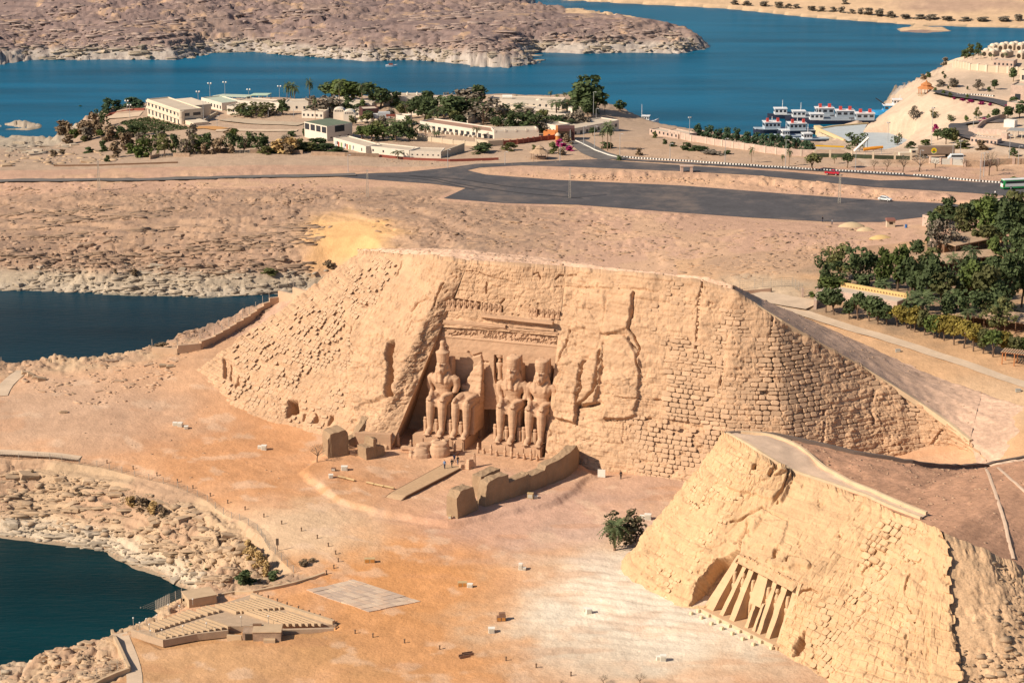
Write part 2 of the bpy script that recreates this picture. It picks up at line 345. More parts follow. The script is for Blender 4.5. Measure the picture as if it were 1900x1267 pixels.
        # wind ripples in the pale sand
        pr = open_*np.exp(-(((x-22)/20)**2+((y-372)/24)**2))
        h = h+pr*.13*np.sin((x*.25+y*1.0+4*fbm(x*.07, y*.07, 3, 95))*1.9)
    return h.reshape(sh), dl.reshape(sh), rock.reshape(sh)
# the sheet: fine where the photograph looks, coarser on to the horizon
ua = np.concatenate([np.linspace(-4200, -330, 30), np.arange(-300, 2201, 3.0), np.linspace(2240, 6200, 30)])
va = np.arange(1400, -70, -2.6)
ya = np.array([CAMZ/tan(PITCH+atan((v-633.5)/FOC)) for v in va])
ya = np.concatenate([np.linspace(120, ya[0]-2, 30), ya, np.geomspace(ya[-1]+6, 6500, 36), np.arange(402, 450, .42), np.arange(628, 664, .36), np.arange(664, 712, .75), np.arange(1112, 1150, .55), np.arange(1150, 1240, 1.4)])
ya = np.unique(np.round(ya, 2)); ya = ya[np.concatenate([[True], np.diff(ya) > .12])]
dist0 = np.hypot(ya, CAMZ)
TA = (ua-950)/FOC
GX = TA[None, :]*dist0[:, None]; GY = np.repeat(ya[:, None], len(ua), 1)
GH, GD, GR = height(GX, GY)
def hq(x, y):                                            # height of the sheet at a point
    x = np.atleast_1d(np.asarray(x, float)); y = np.atleast_1d(np.asarray(y, float))
    i = np.clip(np.searchsorted(ya, y)-1, 0, len(ya)-2); fy = np.clip((y-ya[i])/(ya[i+1]-ya[i]), 0, 1)
    a = x/np.hypot(y, CAMZ); j = np.clip(np.searchsorted(TA, a)-1, 0, len(TA)-2); fx = np.clip((a-TA[j])/(TA[j+1]-TA[j]), 0, 1)
    return (GH[i, j]*(1-fx)+GH[i, j+1]*fx)*(1-fy)+(GH[i+1, j]*(1-fx)+GH[i+1, j+1]*fx)*fy
def hz(x, y): return float(hq(x, y)[0])
def ground(u, v, lift=0):                                # where the line of sight through a pixel meets the sheet
    r = ray(u, v); n = hypot(*r); s = np.arange(300, 2600, .5)/n
    X, Y, Z = r[0]*s, r[1]*s, CAMZ+r[2]*s
    hh = hq(X, Y); k = np.argmax(Z <= hh)
    if Z[k] > hh[k]: k = len(s)-1
    if k > 0:
        a = Z[k-1]-hh[k-1]; b = Z[k]-hh[k]; f = a/(a-b+1e-9); t = s[k-1]+(s[k]-s[k-1])*f
    else: t = s[k]
    x, y = r[0]*t, r[1]*t
    return np.array([x, y, hz(x, y)+lift])
# ------------------------------------------------------------------ ground colours by place
def zonecol(x, y, z, dl, rock):
    u, v = proj(np.stack([x, y, z], -1))
    c = np.empty(x.shape+(3,)); c[:] = (.53, .335, .235)
    nz = fbm(x*.03, y*.03, 4, 101); n2 = fbm(x*.12, y*.12, 4, 102); n3 = fbm(x*.5, y*.35, 3, 103)
    def mix(k, col):
        k = np.clip(k, 0, 1)[..., None]; c[:] = c*(1-k)+np.array(col)*k
    def blob(cu, cv, ru, rv, w=.6): return sstep(1+w, 1-w, np.hypot((u-cu)/ru, (v-cv)/rv)+(n2-.5)*1.2)
    court = (y < 520)*1.
    mix(court, (.55, .33, .2))
    mix(court*blob(420, 830, 240, 110)*.85, (.57, .285, .135))
    mix(court*blob(720, 1060, 330, 110)*.95, (.58, .275, .11))
    mix(court*blob(800, 1200, 420, 110)*.85, (.56, .275, .115))
    mix(court*blob(350, 1230, 330, 60)*.7, (.50, .29, .14))
    mix(court*blob(1230, 1120, 270, 140)*1., (.66, .53, .385)); mix(court*blob(1190, 1120, 190, 110)*.9, (.74, .645, .52)); mix(court*blob(1080, 1230, 110, 50)*.6, (.60, .48, .36))
    mix(court*blob(560, 985, 150, 45)*.8, (.66, .49, .33))
    mix(court*blob(1000, 960, 230, 70)*.75, (.53, .34, .265))
    mix(court*blob(1180, 900, 130, 30)*.7, (.47, .30, .22))
    mix(court*blob(160, 770, 230, 70)*.7, (.52, .35, .245))
    st = sstep(.60, .72, fbm(x*.18+y*.10, y*.16-x*.05, 4, 111))*court
    mix(st*.45*(rock < .2), (.66, .47, .33))
    st2 = sstep(.62, .74, fbm(x*.09, y*.2, 4, 113))*court
    mix(st2*.3*(rock < .2), (.50, .25, .13))
    bk = sstep(.1, .5, rock)*court
    mix(bk, (.50, .35, .225)); mix(bk*sstep(.5, .62, n2), (.42, .275, .18))
    mix(bk*sstep(-6, -8.6, z), (.52, .42, .31))
    pla = (y > 520)*(y < 760)*1.
    mix(pla*sstep(.45, .62, nz)*.55, (.47, .295, .21)); mix(pla*sstep(.52, .62, n2)*.45, (.50, .33, .20))
    cl = pla*sstep(.2, .7, rock)
    mix(cl*.75, (.36, .24, .165)); mix(cl*sstep(.5, .6, n3)*.6, (.26, .18, .135)); mix(cl*sstep(-3.5, -6.5, z), (.41, .33, .245)); mix(cl*sstep(-7.5, -9, z)*.7, (.47, .40, .32))
    mix(pla*blob(645, 440, 95, 42, .5)*1., (.66, .40, .185)); mix(pla*blob(600, 480, 40, 25)*.8, (.64, .38, .18))
    mix(pla*blob(1250, 335, 520, 16, .5)*.5, (.56, .35, .22))
    hot = (y > 740)*(y < 1000)*1.
    mix(hot, (.46, .33, .235)); mix(hot*blob(1300, 290, 320, 30)*.8, (.50, .34, .23)); mix(hot*sstep(.55, .66, n2)*.4, (.38, .27, .2))
    mix(hot*(x > 120)*.85, (.58, .44, .325)); mix(hot*blob(150, 260, 140, 40)*.6, (.36, .25, .18))
    mix(hot*blob(1790, 305, 140, 18)*.8, (.50, .30, .18))
    mix(hot*sstep(-5, -8, z)*(x < 100)*.8, (.42, .36, .28))
    ft = (y > 1000)*1.
    mix(ft, (.245, .175, .158)); mix(ft*sstep(.5, .64, nz)*.6, (.33, .235, .19)); mix(ft*sstep(.62, .7, n2)*.6, (.50, .33, .2))
    mix(ft*sstep(-3.5, -6.5, z)*sstep(.2, .5, rock), (.44, .38, .33)); mix(ft*sstep(.55, .62, n3)*.5*rock, (.2, .155, .145))
    fs = ft*(x > 30)*(y > 1225)
    mix(fs, (.62, .43, .27)); mix(fs*blob(1780, 8, 130, 14)*.8, (.42, .28, .21))
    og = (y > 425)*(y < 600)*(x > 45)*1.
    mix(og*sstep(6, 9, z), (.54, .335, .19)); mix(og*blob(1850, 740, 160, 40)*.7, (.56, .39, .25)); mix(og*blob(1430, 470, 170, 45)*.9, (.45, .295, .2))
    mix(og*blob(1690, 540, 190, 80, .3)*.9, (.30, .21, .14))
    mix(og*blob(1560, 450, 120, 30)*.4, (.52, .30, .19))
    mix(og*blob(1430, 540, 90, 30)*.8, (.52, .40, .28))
    mix((dl < .9)*(dl > -6)*.75, (.22, .19, .14))
    c *= (.86+.28*n2)[..., None]*(.93+.14*n3)[..., None]
    return c
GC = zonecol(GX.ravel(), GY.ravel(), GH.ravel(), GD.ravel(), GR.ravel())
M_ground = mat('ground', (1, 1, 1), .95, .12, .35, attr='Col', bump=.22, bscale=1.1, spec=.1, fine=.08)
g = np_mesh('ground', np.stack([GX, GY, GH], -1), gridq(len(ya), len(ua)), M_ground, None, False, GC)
tag(g, kind='structure')
# ------------------------------------------------------------------ lake
mw = bpy.data.materials.new('water'); mw.use_nodes = True
n_ = mw.node_tree.nodes; l_ = mw.node_tree.links; b_ = n_['Principled BSDF']
b_.inputs['Roughness'].default_value = .3; b_.inputs['Specular IOR Level'].default_value = .03
ge = n_.new('ShaderNodeNewGeometry')
mp = n_.new('ShaderNodeMapping'); mp.inputs['Scale'].default_value = (.25, .9, 1); l_.new(ge.outputs['Position'], mp.inputs['Vector'])
t1 = n_.new('ShaderNodeTexNoise'); t1.inputs['Scale'].default_value = .9; t1.inputs['Detail'].default_value = 7; t1.inputs['Roughness'].default_value = .6; l_.new(mp.outputs[0], t1.inputs['Vector'])
bp = n_.new('ShaderNodeBump'); bp.inputs['Distance'].default_value = .35; bp.inputs['Strength'].default_value = .55
l_.new(t1.outputs['Fac'], bp.inputs['Height']); l_.new(bp.outputs[0], b_.inputs['Normal'])
mp2 = n_.new('ShaderNodeMapping'); mp2.inputs['Scale'].default_value = (.008, .045, 1); l_.new(ge.outputs['Position'], mp2.inputs['Vector'])
t2 = n_.new('ShaderNodeTexNoise'); t2.inputs['Scale'].default_value = 1; t2.inputs['Detail'].default_value = 4; l_.new(mp2.outputs[0], t2.inputs['Vector'])
sx = n_.new('ShaderNodeSeparateXYZ'); l_.new(ge.outputs['Position'], sx.inputs[0])
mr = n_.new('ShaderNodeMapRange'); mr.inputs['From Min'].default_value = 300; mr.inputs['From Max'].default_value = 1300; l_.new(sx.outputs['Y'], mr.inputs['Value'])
cr = n_.new('ShaderNodeValToRGB'); e_ = cr.color_ramp.elements; e_[0].position = .10; e_[0].color = (.001, .027, .034, 1); e_[1].position = .60; e_[1].color = (.003, .098, .185, 1)  # bluer with distance: depth, plus view-angle sky reflection put into the base colour
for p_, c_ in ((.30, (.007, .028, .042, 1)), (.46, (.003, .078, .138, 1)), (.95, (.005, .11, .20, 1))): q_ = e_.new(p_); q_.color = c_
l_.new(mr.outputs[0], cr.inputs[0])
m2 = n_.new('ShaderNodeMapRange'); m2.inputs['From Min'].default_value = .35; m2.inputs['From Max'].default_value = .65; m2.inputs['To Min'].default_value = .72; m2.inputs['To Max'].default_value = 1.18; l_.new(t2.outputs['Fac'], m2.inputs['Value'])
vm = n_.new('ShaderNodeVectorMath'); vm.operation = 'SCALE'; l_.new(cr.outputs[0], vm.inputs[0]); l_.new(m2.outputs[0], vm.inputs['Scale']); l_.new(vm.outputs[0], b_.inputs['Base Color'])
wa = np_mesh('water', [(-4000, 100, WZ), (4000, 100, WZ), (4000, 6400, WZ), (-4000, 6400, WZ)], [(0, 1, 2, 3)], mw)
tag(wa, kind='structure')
# ------------------------------------------------------------------ sealed ground: sheets over the levelled pads, strips over the rest
def drape_strip(name, pts, wid, m, lift=.08, seg=3., parent=None, kind='structure', wend=None):
    P = [np.array(p[:2]) for p in pts]; out = []
    for i in range(len(P)-1):
        n = max(1, int(np.linalg.norm(P[i+1]-P[i])/seg))
        out += [P[i]+(P[i+1]-P[i])*k/n for k in range(n)]
    out.append(P[-1]); out = np.array(out)
    for _ in range(2): out[1:-1] = (out[:-2]+2*out[1:-1]+out[2:])/4
    tg = np.gradient(out, axis=0); tg /= np.linalg.norm(tg, axis=1)[:, None]+1e-9; nn = np.stack([-tg[:, 1], tg[:, 0]], -1)
    ww = np.linspace(wid, wend or wid, len(out))[:, None]
    ks = np.linspace(-.5, .5, 4); V = []
    for k in ks:
        q = out+nn*ww*k; V.append(np.stack([q[:, 0], q[:, 1], hq(q[:, 0], q[:, 1])+lift], -1))
    V = np.array(V); zc = V[..., 2].max(0)
    V[..., 2] = np.maximum(V[..., 2], zc[None]-.12)
    o = np_mesh(name, V, gridq(len(ks), len(out))[:, ::-1], m, parent)
    if kind: tag(o, kind=kind)
    return o, out
M_asph = mat('asphalt', (.085, .08, .085), .9, .2, .12, fine=.12, spec=.25, dust=(.26, .19, .145))
M_asph2 = mat('worn_asphalt', (.15, .135, .125), .9, .25, .2, fine=.1, spec=.2)
M_track = mat('tyre_track', (.05, .048, .052), .9, .2, .3)
M_pave = mat('paving', (.56, .425, .305), .9, .15, .3, fine=.08)
M_conc = mat('concrete', (.40, .385, .36), .9, .12, .3)
pk = MB(); pk.add([(x, y, 7.98) for x, y in LOTW], [tuple(range(len(LOTW)))[::-1]])
bmx = bmesh.new(); me = pk.mesh('car_park', M_asph); bmx.from_mesh(me); bmesh.ops.triangulate(bmx, faces=bmx.faces[:]); bmesh.ops.recalc_face_normals(bmx, faces=bmx.faces[:])
for f in bmx.faces:
    if f.normal.z < 0: f.normal_flip()
bmx.to_mesh(me); bmx.free(); tag(link('car_park', me), kind='structure')
drape_strip('road', [ground(*p) for p in px("-200,345 0,338 200,335 400,331 560,328 660,325")], 4.2, M_asph2, .32)
for q in ("700,327 780,327 850,332 940,346 1050,356", "760,326 800,330 870,345 960,358 1080,368", "720,328 800,334 880,352"):
    o, _ = drape_strip('tyre_track', [at(u, v, 8) for u, v in px(q)], .8, M_track, .10)
drape_strip('road', [ground(*p) for p in px("1068,262 1085,272 1105,285 1140,296")], 7, M_asph2, .12, wend=11)
drape_strip('road', [ground(*p) for p in px("1140,296 1268,303 1464,314 1680,326 1760,333")], 3.2, M_asph, .15)
qm = MB(); qq = wpoly(px("1519,239 1545,236 1609,231 1601,246 1650,247 1690,262 1640,283 1569,260"), -6.5); qm.prism(qq, -7.5, -6.45)
tag(qm.build('quay', mat('quay_concrete', (.42, .46, .48), .9, .1, .3)), kind='structure')
# ================================================================== THE TWO TEMPLE HILLS
M_cliff = mat('cliff_rock', (.505, .325, .202), .95, .18, .22, bump=.2, bscale=1.7, spec=.08, streak=.13, fine=.07)
M_cliff2 = mat('pale_cliff_rock', (.56, .364, .207), .95, .16, .22, bump=.2, bscale=1.7, spec=.08, streak=.10, fine=.07)
M_face = mat('carved_rock', (.50, .32, .205), .95, .10, .3, bump=.05, bscale=2, spec=.08, streak=.10, fine=.05)
M_stone = mat('hill_stone', (.51, .338, .217), .95, .12, .5, bump=.07, bscale=3, spec=.08, rnd=.13)
M_stone2 = mat('pale_hill_stone', (.575, .38, .222), .95, .12, .5, bump=.07, bscale=3, spec=.08, rnd=.12)
M_gravel = mat('hill_gravel', (.53, .30, .19), .95, .2, .12, bump=.1, bscale=3, spec=.05, fine=.22)
M_gravel2 = mat('pale_gravel', (.60, .40, .285), .95, .2, .12, bump=.1, bscale=3, spec=.05, fine=.2)
M_scree = mat('scree_rubble', (.52, .345, .21), .95, .25, .4, bump=.15, bscale=2.2, spec=.05, fine=.2)
M_mud = mat('mud_brick', (.335, .23, .145), .95, .15, .5, bump=.05, bscale=3, spec=.05, fine=.1)
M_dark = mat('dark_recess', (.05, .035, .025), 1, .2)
AF = at(1001, 855, 0)                                     # facade origin: front right corner of the right pedestal
_g = radians(19); EA = np.array([cos(_g), -sin(_g), 0]); NB = np.array([-sin(_g), -cos(_g), 0])
def loc(a, b, z): return AF+EA*a+NB*b+np.array([0, 0, z])
def wall_b(z): return -9.3-.075*z
def solve_top(B, u, v, k):
    r = ray(u, v); c = -r[1]/r[2]
    z = (150*c-B[1]+k*B[2])/(c+k); return at(u, v, z)
def col(B, T, k=.45, mid=None):
    b = at(*B); t = at(*T) if len(T) == 3 else solve_top(b, T[0], T[1], k)
    m = at(*mid) if mid is not None else b*.5+t*.5+np.array([0, 0, 0.])
    return [b, m, t]
def face(cols, nu, nv, s0=0., s1=1., tmid=.62, smooth=9):
    C_ = np.array(cols); L = np.concatenate([[0], np.cumsum(np.linalg.norm(np.diff(C_[:, 0]*.5+C_[:, 2]*.5, axis=0), axis=1))])
    s = np.linspace(0, L[-1], nu)
    lv = np.stack([np.stack([np.interp(s, L, C_[:, l, k]) for k in range(3)], -1) for l in range(3)])   # 3,nu,3
    if smooth:
        ker = np.hanning(2*smooth+3)[1:-1]; ker /= ker.sum()
        for l in range(3):
            for k in range(3):
                a = lv[l, :, k]; lin = np.linspace(a[0], a[-1], nu); r = a-lin
                rp = np.concatenate([-r[smooth:0:-1], r, -r[-2:-smooth-2:-1]]); lv[l, :, k] = lin+np.convolve(rp, ker, 'valid')
    t = np.linspace(-.1, 1, nv)[:, None, None]
    b, m, tp = lv[0][None], lv[1][None], lv[2][None]
    P = np.where(t < tmid, b+(m-b)*(t/tmid), m+(tp-m)*((t-tmid)/(1-tmid)))
    return P, s
def normals(P):
    du = np.gradient(P, axis=1); dv = np.gradient(P, axis=0); n = np.cross(du, dv)
    n /= np.linalg.norm(n, axis=-1, keepdims=True)+1e-9
    f = np.sign((n*np.array([-.3, -.9, .4])).sum(-1).mean()); return n*f
def zpx(txt, ox, oy, k=2.947):
    return [(ox+float(a.split(',')[0])/k, oy+float(a.split(',')[1])/k) for a in txt.split()]
CR1 = [(zpx(t, 630, 420), w_, d_) for t, w_, d_ in (
    ("570,310 545,350 525,390 520,430", 2.2, 1.1), ("480,395 430,430 400,470", 2.0, .8), ("370,580 400,520 470,515", 1.8, .8), ("805,310 805,365", 2, .9),
    ("1610,360 1605,450 1585,560 1640,660 1630,720 1645,800", 2.4, 1.2), ("1440,640 1430,740 1400,900 1310,980", 3, 1.4), ("1310,980 1300,1080", 3, 1.3), ("1330,760 1310,900", 2, .9),
    ("1430,590 1560,590 1640,700", 1.8, .8), ("1510,935 1640,945 1800,950", 1.5, .6), ("1310,990 1420,970", 3, 1.2), ("1460,1060 1560,1065 1700,1050", 2.4, .9), ("1180,330 1400,335 1610,345 1750,360", 1.8, .6),
    ("60,540 45,640 75,700", 1.8, .7), ("300,270 345,185", 1.8, .7), ("1180,290 1200,270 1290,265", 2, .8), ("900,400 880,420", 2, .8), ("1060,265 1090,255 1100,285", 2, .8), ("640,240 760,250 860,290 960,300", 1.5, .5),
    ("1220,440 1240,430", 2, .8), ("1260,560 1240,640 1190,760", 2, .8), ("1130,1090 1160,1130 1130,1180", 2, .7), ("1560,1080 1550,1180", 1.8, .5), ("130,440 150,420 170,400", 1.6, .5), ("20,770 60,790 190,770", 1.5, .5), ("70,650 120,655", 1.5, .5))]
CR1 += [(zpx(t, 1260, 420), w_, d_) for t, w_, d_ in (
    ("125,310 110,440 100,600 80,790", 2.4, 1.3), ("240,740 220,920", 2, 1.), ("515,480 500,620 500,760 510,890", 3, 1.3), ("770,660 770,720", 2.5, 1), ("910,690 870,850", 2.2, 1), ("1075,870 1040,980 1055,1080", 3.2, 1.4),
    ("785,960 795,1050 780,1190", 2.6, 1.3), ("1440,1120 1370,1210", 3, 1.3), ("360,1000 510,1010", 1.6, .7))]
BU1 = [(zpx(t, 630, 420), d_, s_) for t, d_, s_ in (
    ("1230,720 1340,740 1300,930 1295,1080 1180,1050 1200,900", 2.0, 2), ("1350,760 1440,640 1430,800 1410,970 1310,980", 1.8, 2), ("1470,420 1600,370 1585,560 1440,590", 1.0, 2.5),
    ("1440,640 1580,600 1640,760 1620,1040 1460,1060 1450,800", 1.3, 2.5), ("70,700 270,640 260,930 100,990 60,860", 1.2, 4), ("268,632 302,625 290,920 262,935", -3.2, 1.5),
    ("300,620 470,520 380,860 280,960", .5, 4), ("1300,350 1460,350 1440,580 1260,560", .6, 4))]
def relief(P, s, cracks, bulges, mas, amp=1., seed=0, openings=()):
    N = normals(P); u, v = proj(P); sm = np.broadcast_to(s[None], u.shape); z = P[..., 2]
    DL = amp*1.5*(fbm(sm*.07, z*.05, 4, 201+seed)-.5)*2
    D = amp*(.6*(fbm(sm*.3, z*.45, 4, 211+seed)-.5)*2)
    ly = z+1.2*(fbm(sm*.06, z*.1, 3, 221+seed)-.5)*2; f = ly/1.9-np.floor(ly/1.9)
    D += amp*.28*(sstep(0, .25, f)-sstep(.8, 1, f))*fbm(sm*.05, z*.07, 2, 223+seed)
    f1, f2, ci = worley(sm*.28, z*.42, 231+seed); D += amp*((ci-.5)*.35+np.minimum(f2-f1, .22)*.9)*(1-mas*.8)*sstep(.42, .62, fbm(sm*.05, z*.07, 3, 235+seed))
    # small coursed blocks
    rh = .95; row = np.floor((z+.25*np.sin(sm*.2))/rh); fz = (z+.25*np.sin(sm*.2))/rh-row
    bw = 1.5; ss = sm/bw+_h(row, row*0, 5)*7+.35*(vnoise(sm*.8, row*3.1, 8)-.5); cl = np.floor(ss); fs = ss-cl
    jo = np.minimum(np.minimum(fz, 1-fz)*rh, np.minimum(fs, 1-fs)*bw); rb = _h(cl, row, 17)
    D += mas*(.34*(rb-.5)+.26*sstep(0, .16, jo)-.14-.35*(rb > .94))+amp*.16*(fbm(sm*1.1, z*1.6, 4, 271+seed)-.5)*2
    w1, w2_, wi = worley(sm*.42+.6*(fbm(sm*.3, z*.3, 2, 281)-.5), z*1.0, 283+seed); v1, v2, vi = worley(sm*1.1, z*1.9, 285+seed); gk = sstep(.38, .58, fbm(sm*.06, z*.09, 3, 287+seed)); D += amp*(1-mas*.6)*((wi-.5)*.34*gk-.16*sstep(.12, .0, w2_-w1)*gk+(vi-.5)*.22*(.3+gk))
    for poly, w_, d_ in cracks:
        uu = u+2.4*(fbm(u*.08, v*.08, 3, 241)-.5)*2; vv = v+2.4*(fbm(u*.08, v*.08, 3, 243)-.5)*2
        d = segdist(uu, vv, poly); D -= d_*np.exp(-(d/(w_*.6))**2)*1.15*(.35+1.1*fbm(u*.05, v*.05, 2, 247))
    for poly, d_, s_ in bulges:
        uu = u+7*(fbm(u*.05, v*.05, 4, 251)-.5)*2; vv = v+7*(fbm(u*.05, v*.05, 4, 253)-.5)*2
        D += d_*(.7 if d_ > 0 else 1)*sstep(-s_, s_*.5, sdf(uu, vv, poly))
    for poly, d_ in openings: D -= d_*sstep(-.8, .8, sdf(u, v, poly))
    pit = (worley(sm*.55, z*.75, 261+seed)[0] < .17)&(fbm(sm*.2, z*.2, 3, 263+seed) > .62); D -= .3*pit
    return D, N, u, v, DL
def blobs(u, v, L):
    k = np.zeros(u.shape)
    for cu, cv, ru, rv, a in L: k = np.maximum(k, a*sstep(1.4, .7, np.hypot((u-cu)/ru, (v-cv)/rv)))
    return k
# ---- great hill
NLB, NLM, NLT = (722, 838, 0), (822, 598, 25.4), (868, 488)
NRB, NRM, NRT = (1010, 857, 0), (1036, 615, 25.7), (1050, 500)
cL = [col((362, 686, 6), (662, 470, 31)), col((420, 745, 3), (700, 472, 34)), col((500, 785, 1), (750, 477, 36)), col((600, 815, .3), (800, 481), .42), col((680, 836, 0), (838, 484), .42), col(NLB, NLT, .4, NLM)]
cR = [col(NRB, NRT, .45, NRM), col((1130, 876, 0), (1160, 510), .4), col((1250, 893, .3), (1290, 522), .42), col((1350, 905, .5), (1365, 545), .45), col((1470, 900, 1.5), (1440, 592), .5), col((1560, 870, 3), (1520, 640), .5),
      col((1640, 845, 4), (1600, 683), .5), col((1720, 835, 4.5), (1680, 733), .5), col((1780, 835, 5), (1745, 775), .5), col((1815, 850, 5.5), (1800, 818), .5), col((1834, 868, 5.5), (1832, 858), .5)]
temple = thing('rock_temple', 'large rock-cut temple in an artificial sandstone hill, four seated colossi along its recessed front', 'temple', AF)
def build_face(cols, nu, nv, mas_fn, cracks, bulges, m, parent, name, hold=(0, 0), seed=0, amp=1., openings=(), keep=None, hold_bottom=False, stones=None, smooth=9, jag=0):
    P, s = face(cols, nu, nv, smooth=smooth); u, v = proj(P)
    D, N, u, v, DL = relief(P, s, cracks, bulges, mas_fn(u, v, P), amp, seed, openings)
    j = np.arange(nu)
    if hold[0]: D = D*sstep(0, 6, j)[None]; DL = DL*sstep(0, hold[0]*4, j)[None]
    if hold[1]: D = D*sstep(0, 6, nu-1-j)[None]; DL = DL*sstep(0, hold[1]*4, nu-1-j)[None]
    D = D+DL
    if hold_bottom: D = D*sstep(0, 10, np.arange(nv)-nv*.1/1.1)[:, None]
    Q = P+N*D[..., None]
    if jag:
        wj = sstep(nu-60, nu-1, j)[None, :, None]; zq = P[:, -1, 2]; Q = Q+wj*np.array([1, 0, 0])*(jag*(fbm(zq*.45, zq*0+3, 3, 291)-.55)*2+.5*(np.floor(zq/1.1)%2-.5))[:, None, None]
    tp = Q[-1:]+np.array([0, 1.5, .35]); Qx = np.concatenate([Q, tp], 0)
    qd = gridq(Qx.shape[0], nu)
    o = np_mesh(name, Qx-np.array(parent.location), qd[:, ::-1], m, parent, False)
    return P, Q, N, s, u, v
OPEN_L = [(zpx(t, 370, 630, 4.872), d_) for t, d_ in (("205,150 245,165 240,340 205,335", 1.2), ("247,195 258,195 252,340 242,335", 1.5), ("275,210 287,210 281,360 270,355", 1.5), ("345,310 352,310 347,415 305,420", 1.2),
    ("805,545 885,550 880,655 775,705", 4.5), ("935,660 955,660 945,735 928,735", 1.6), ("1045,660 1070,700 1068,748 1018,752", 2.4), ("1180,685 1215,690 1185,775 1155,775", 2.2), ("1385,725 1430,725 1420,760 1380,760", .5))]
masL = lambda u, v, P: np.clip(blobs(u, v, [(470, 690, 150, 120, .8), (590, 560, 110, 75, 1.), (680, 480, 70, 25, .8), (560, 790, 140, 40, .6)]), 0, 1)
FL = build_face(cL, 440, 300, masL, CR1, BU1, M_cliff, temple, 'cliff_face', hold=(0, 26), openings=OPEN_L)
cM = [[at(*NLM), at(846, 545, 31.5), solve_top(at(*NLB), *NLT, .4)], [at(935, 606, 25.55), at(945, 553, 31.6), solve_top(at(870, 850, 0), 955, 493, .42)], [at(*NRM), at(1043, 560, 31.6), solve_top(at(*NRB), *NRT, .45)]]
OPEN_M = [(zpx(t, 700, 530, 4.874), d_) for t, d_ in (("620,105 935,150 930,215 600,195", .9), ("950,155 1140,185 1140,245 950,225", .8), ("1380,215 1690,240 1690,300 1380,275", .5), ("950,290 1590,345 1590,300 950,262", -.7))]
FM = build_face(cM, 300, 150, lambda u, v, P: np.clip(blobs(u, v, [(850, 495, 60, 14, .5), (1000, 510, 70, 14, .4)]), 0, 1), CR1, [], M_cliff, temple, 'cliff_face', hold=(16, 16), seed=3, amp=.6, openings=OPEN_M, smooth=3)
masR = lambda u, v, P: np.clip(blobs(u, v, [(1270, 800, 140, 90, .75), (1440, 700, 160, 150, .3), (1150, 860, 100, 30, .6), (1400, 830, 120, 60, .9), (1640, 790, 200, 70, .5), (1220, 620, 60, 100, .5)]), 0, 1)
FR = build_face(cR, 640, 300, masR, CR1, BU1, M_cliff, temple, 'cliff_face', hold=(26, 0), seed=6, amp=.85)
# ---- masonry blocks set on a face, course by course
def stone_mesh(c, ax, ay, nn, w_, h_, d_, r):
    # c centre on the face, ax along, ay up the face, nn outward; an eight-cornered dressed block with a rough front
    o8 = [(-1, -.55), (-.7, -1), (.65, -1), (1, -.6), (1, .55), (.6, 1), (-.75, 1), (-1, .5)]
    vs = []
    for k, ins in ((-.35, 1.), (.55, .97), (1., .72)):
        for x, y in o8:
            jx = r.uniform(.86, 1.04); jy = r.uniform(.84, 1.05)
            q = c+ax*(x*jx*w_/2*ins)+ay*(y*jy*h_/2*ins)+nn*(d_*k*(r.uniform(.8, 1.2) if k > .6 else 1)); vs.append(q)
    fs = [(i, (i+1) % 8, 8+(i+1) % 8, 8+i) for i in range(8)]+[(8+i, 8+(i+1) % 8, 16+(i+1) % 8, 16+i) for i in range(8)]+[tuple(range(16, 24))]
    return vs, fs
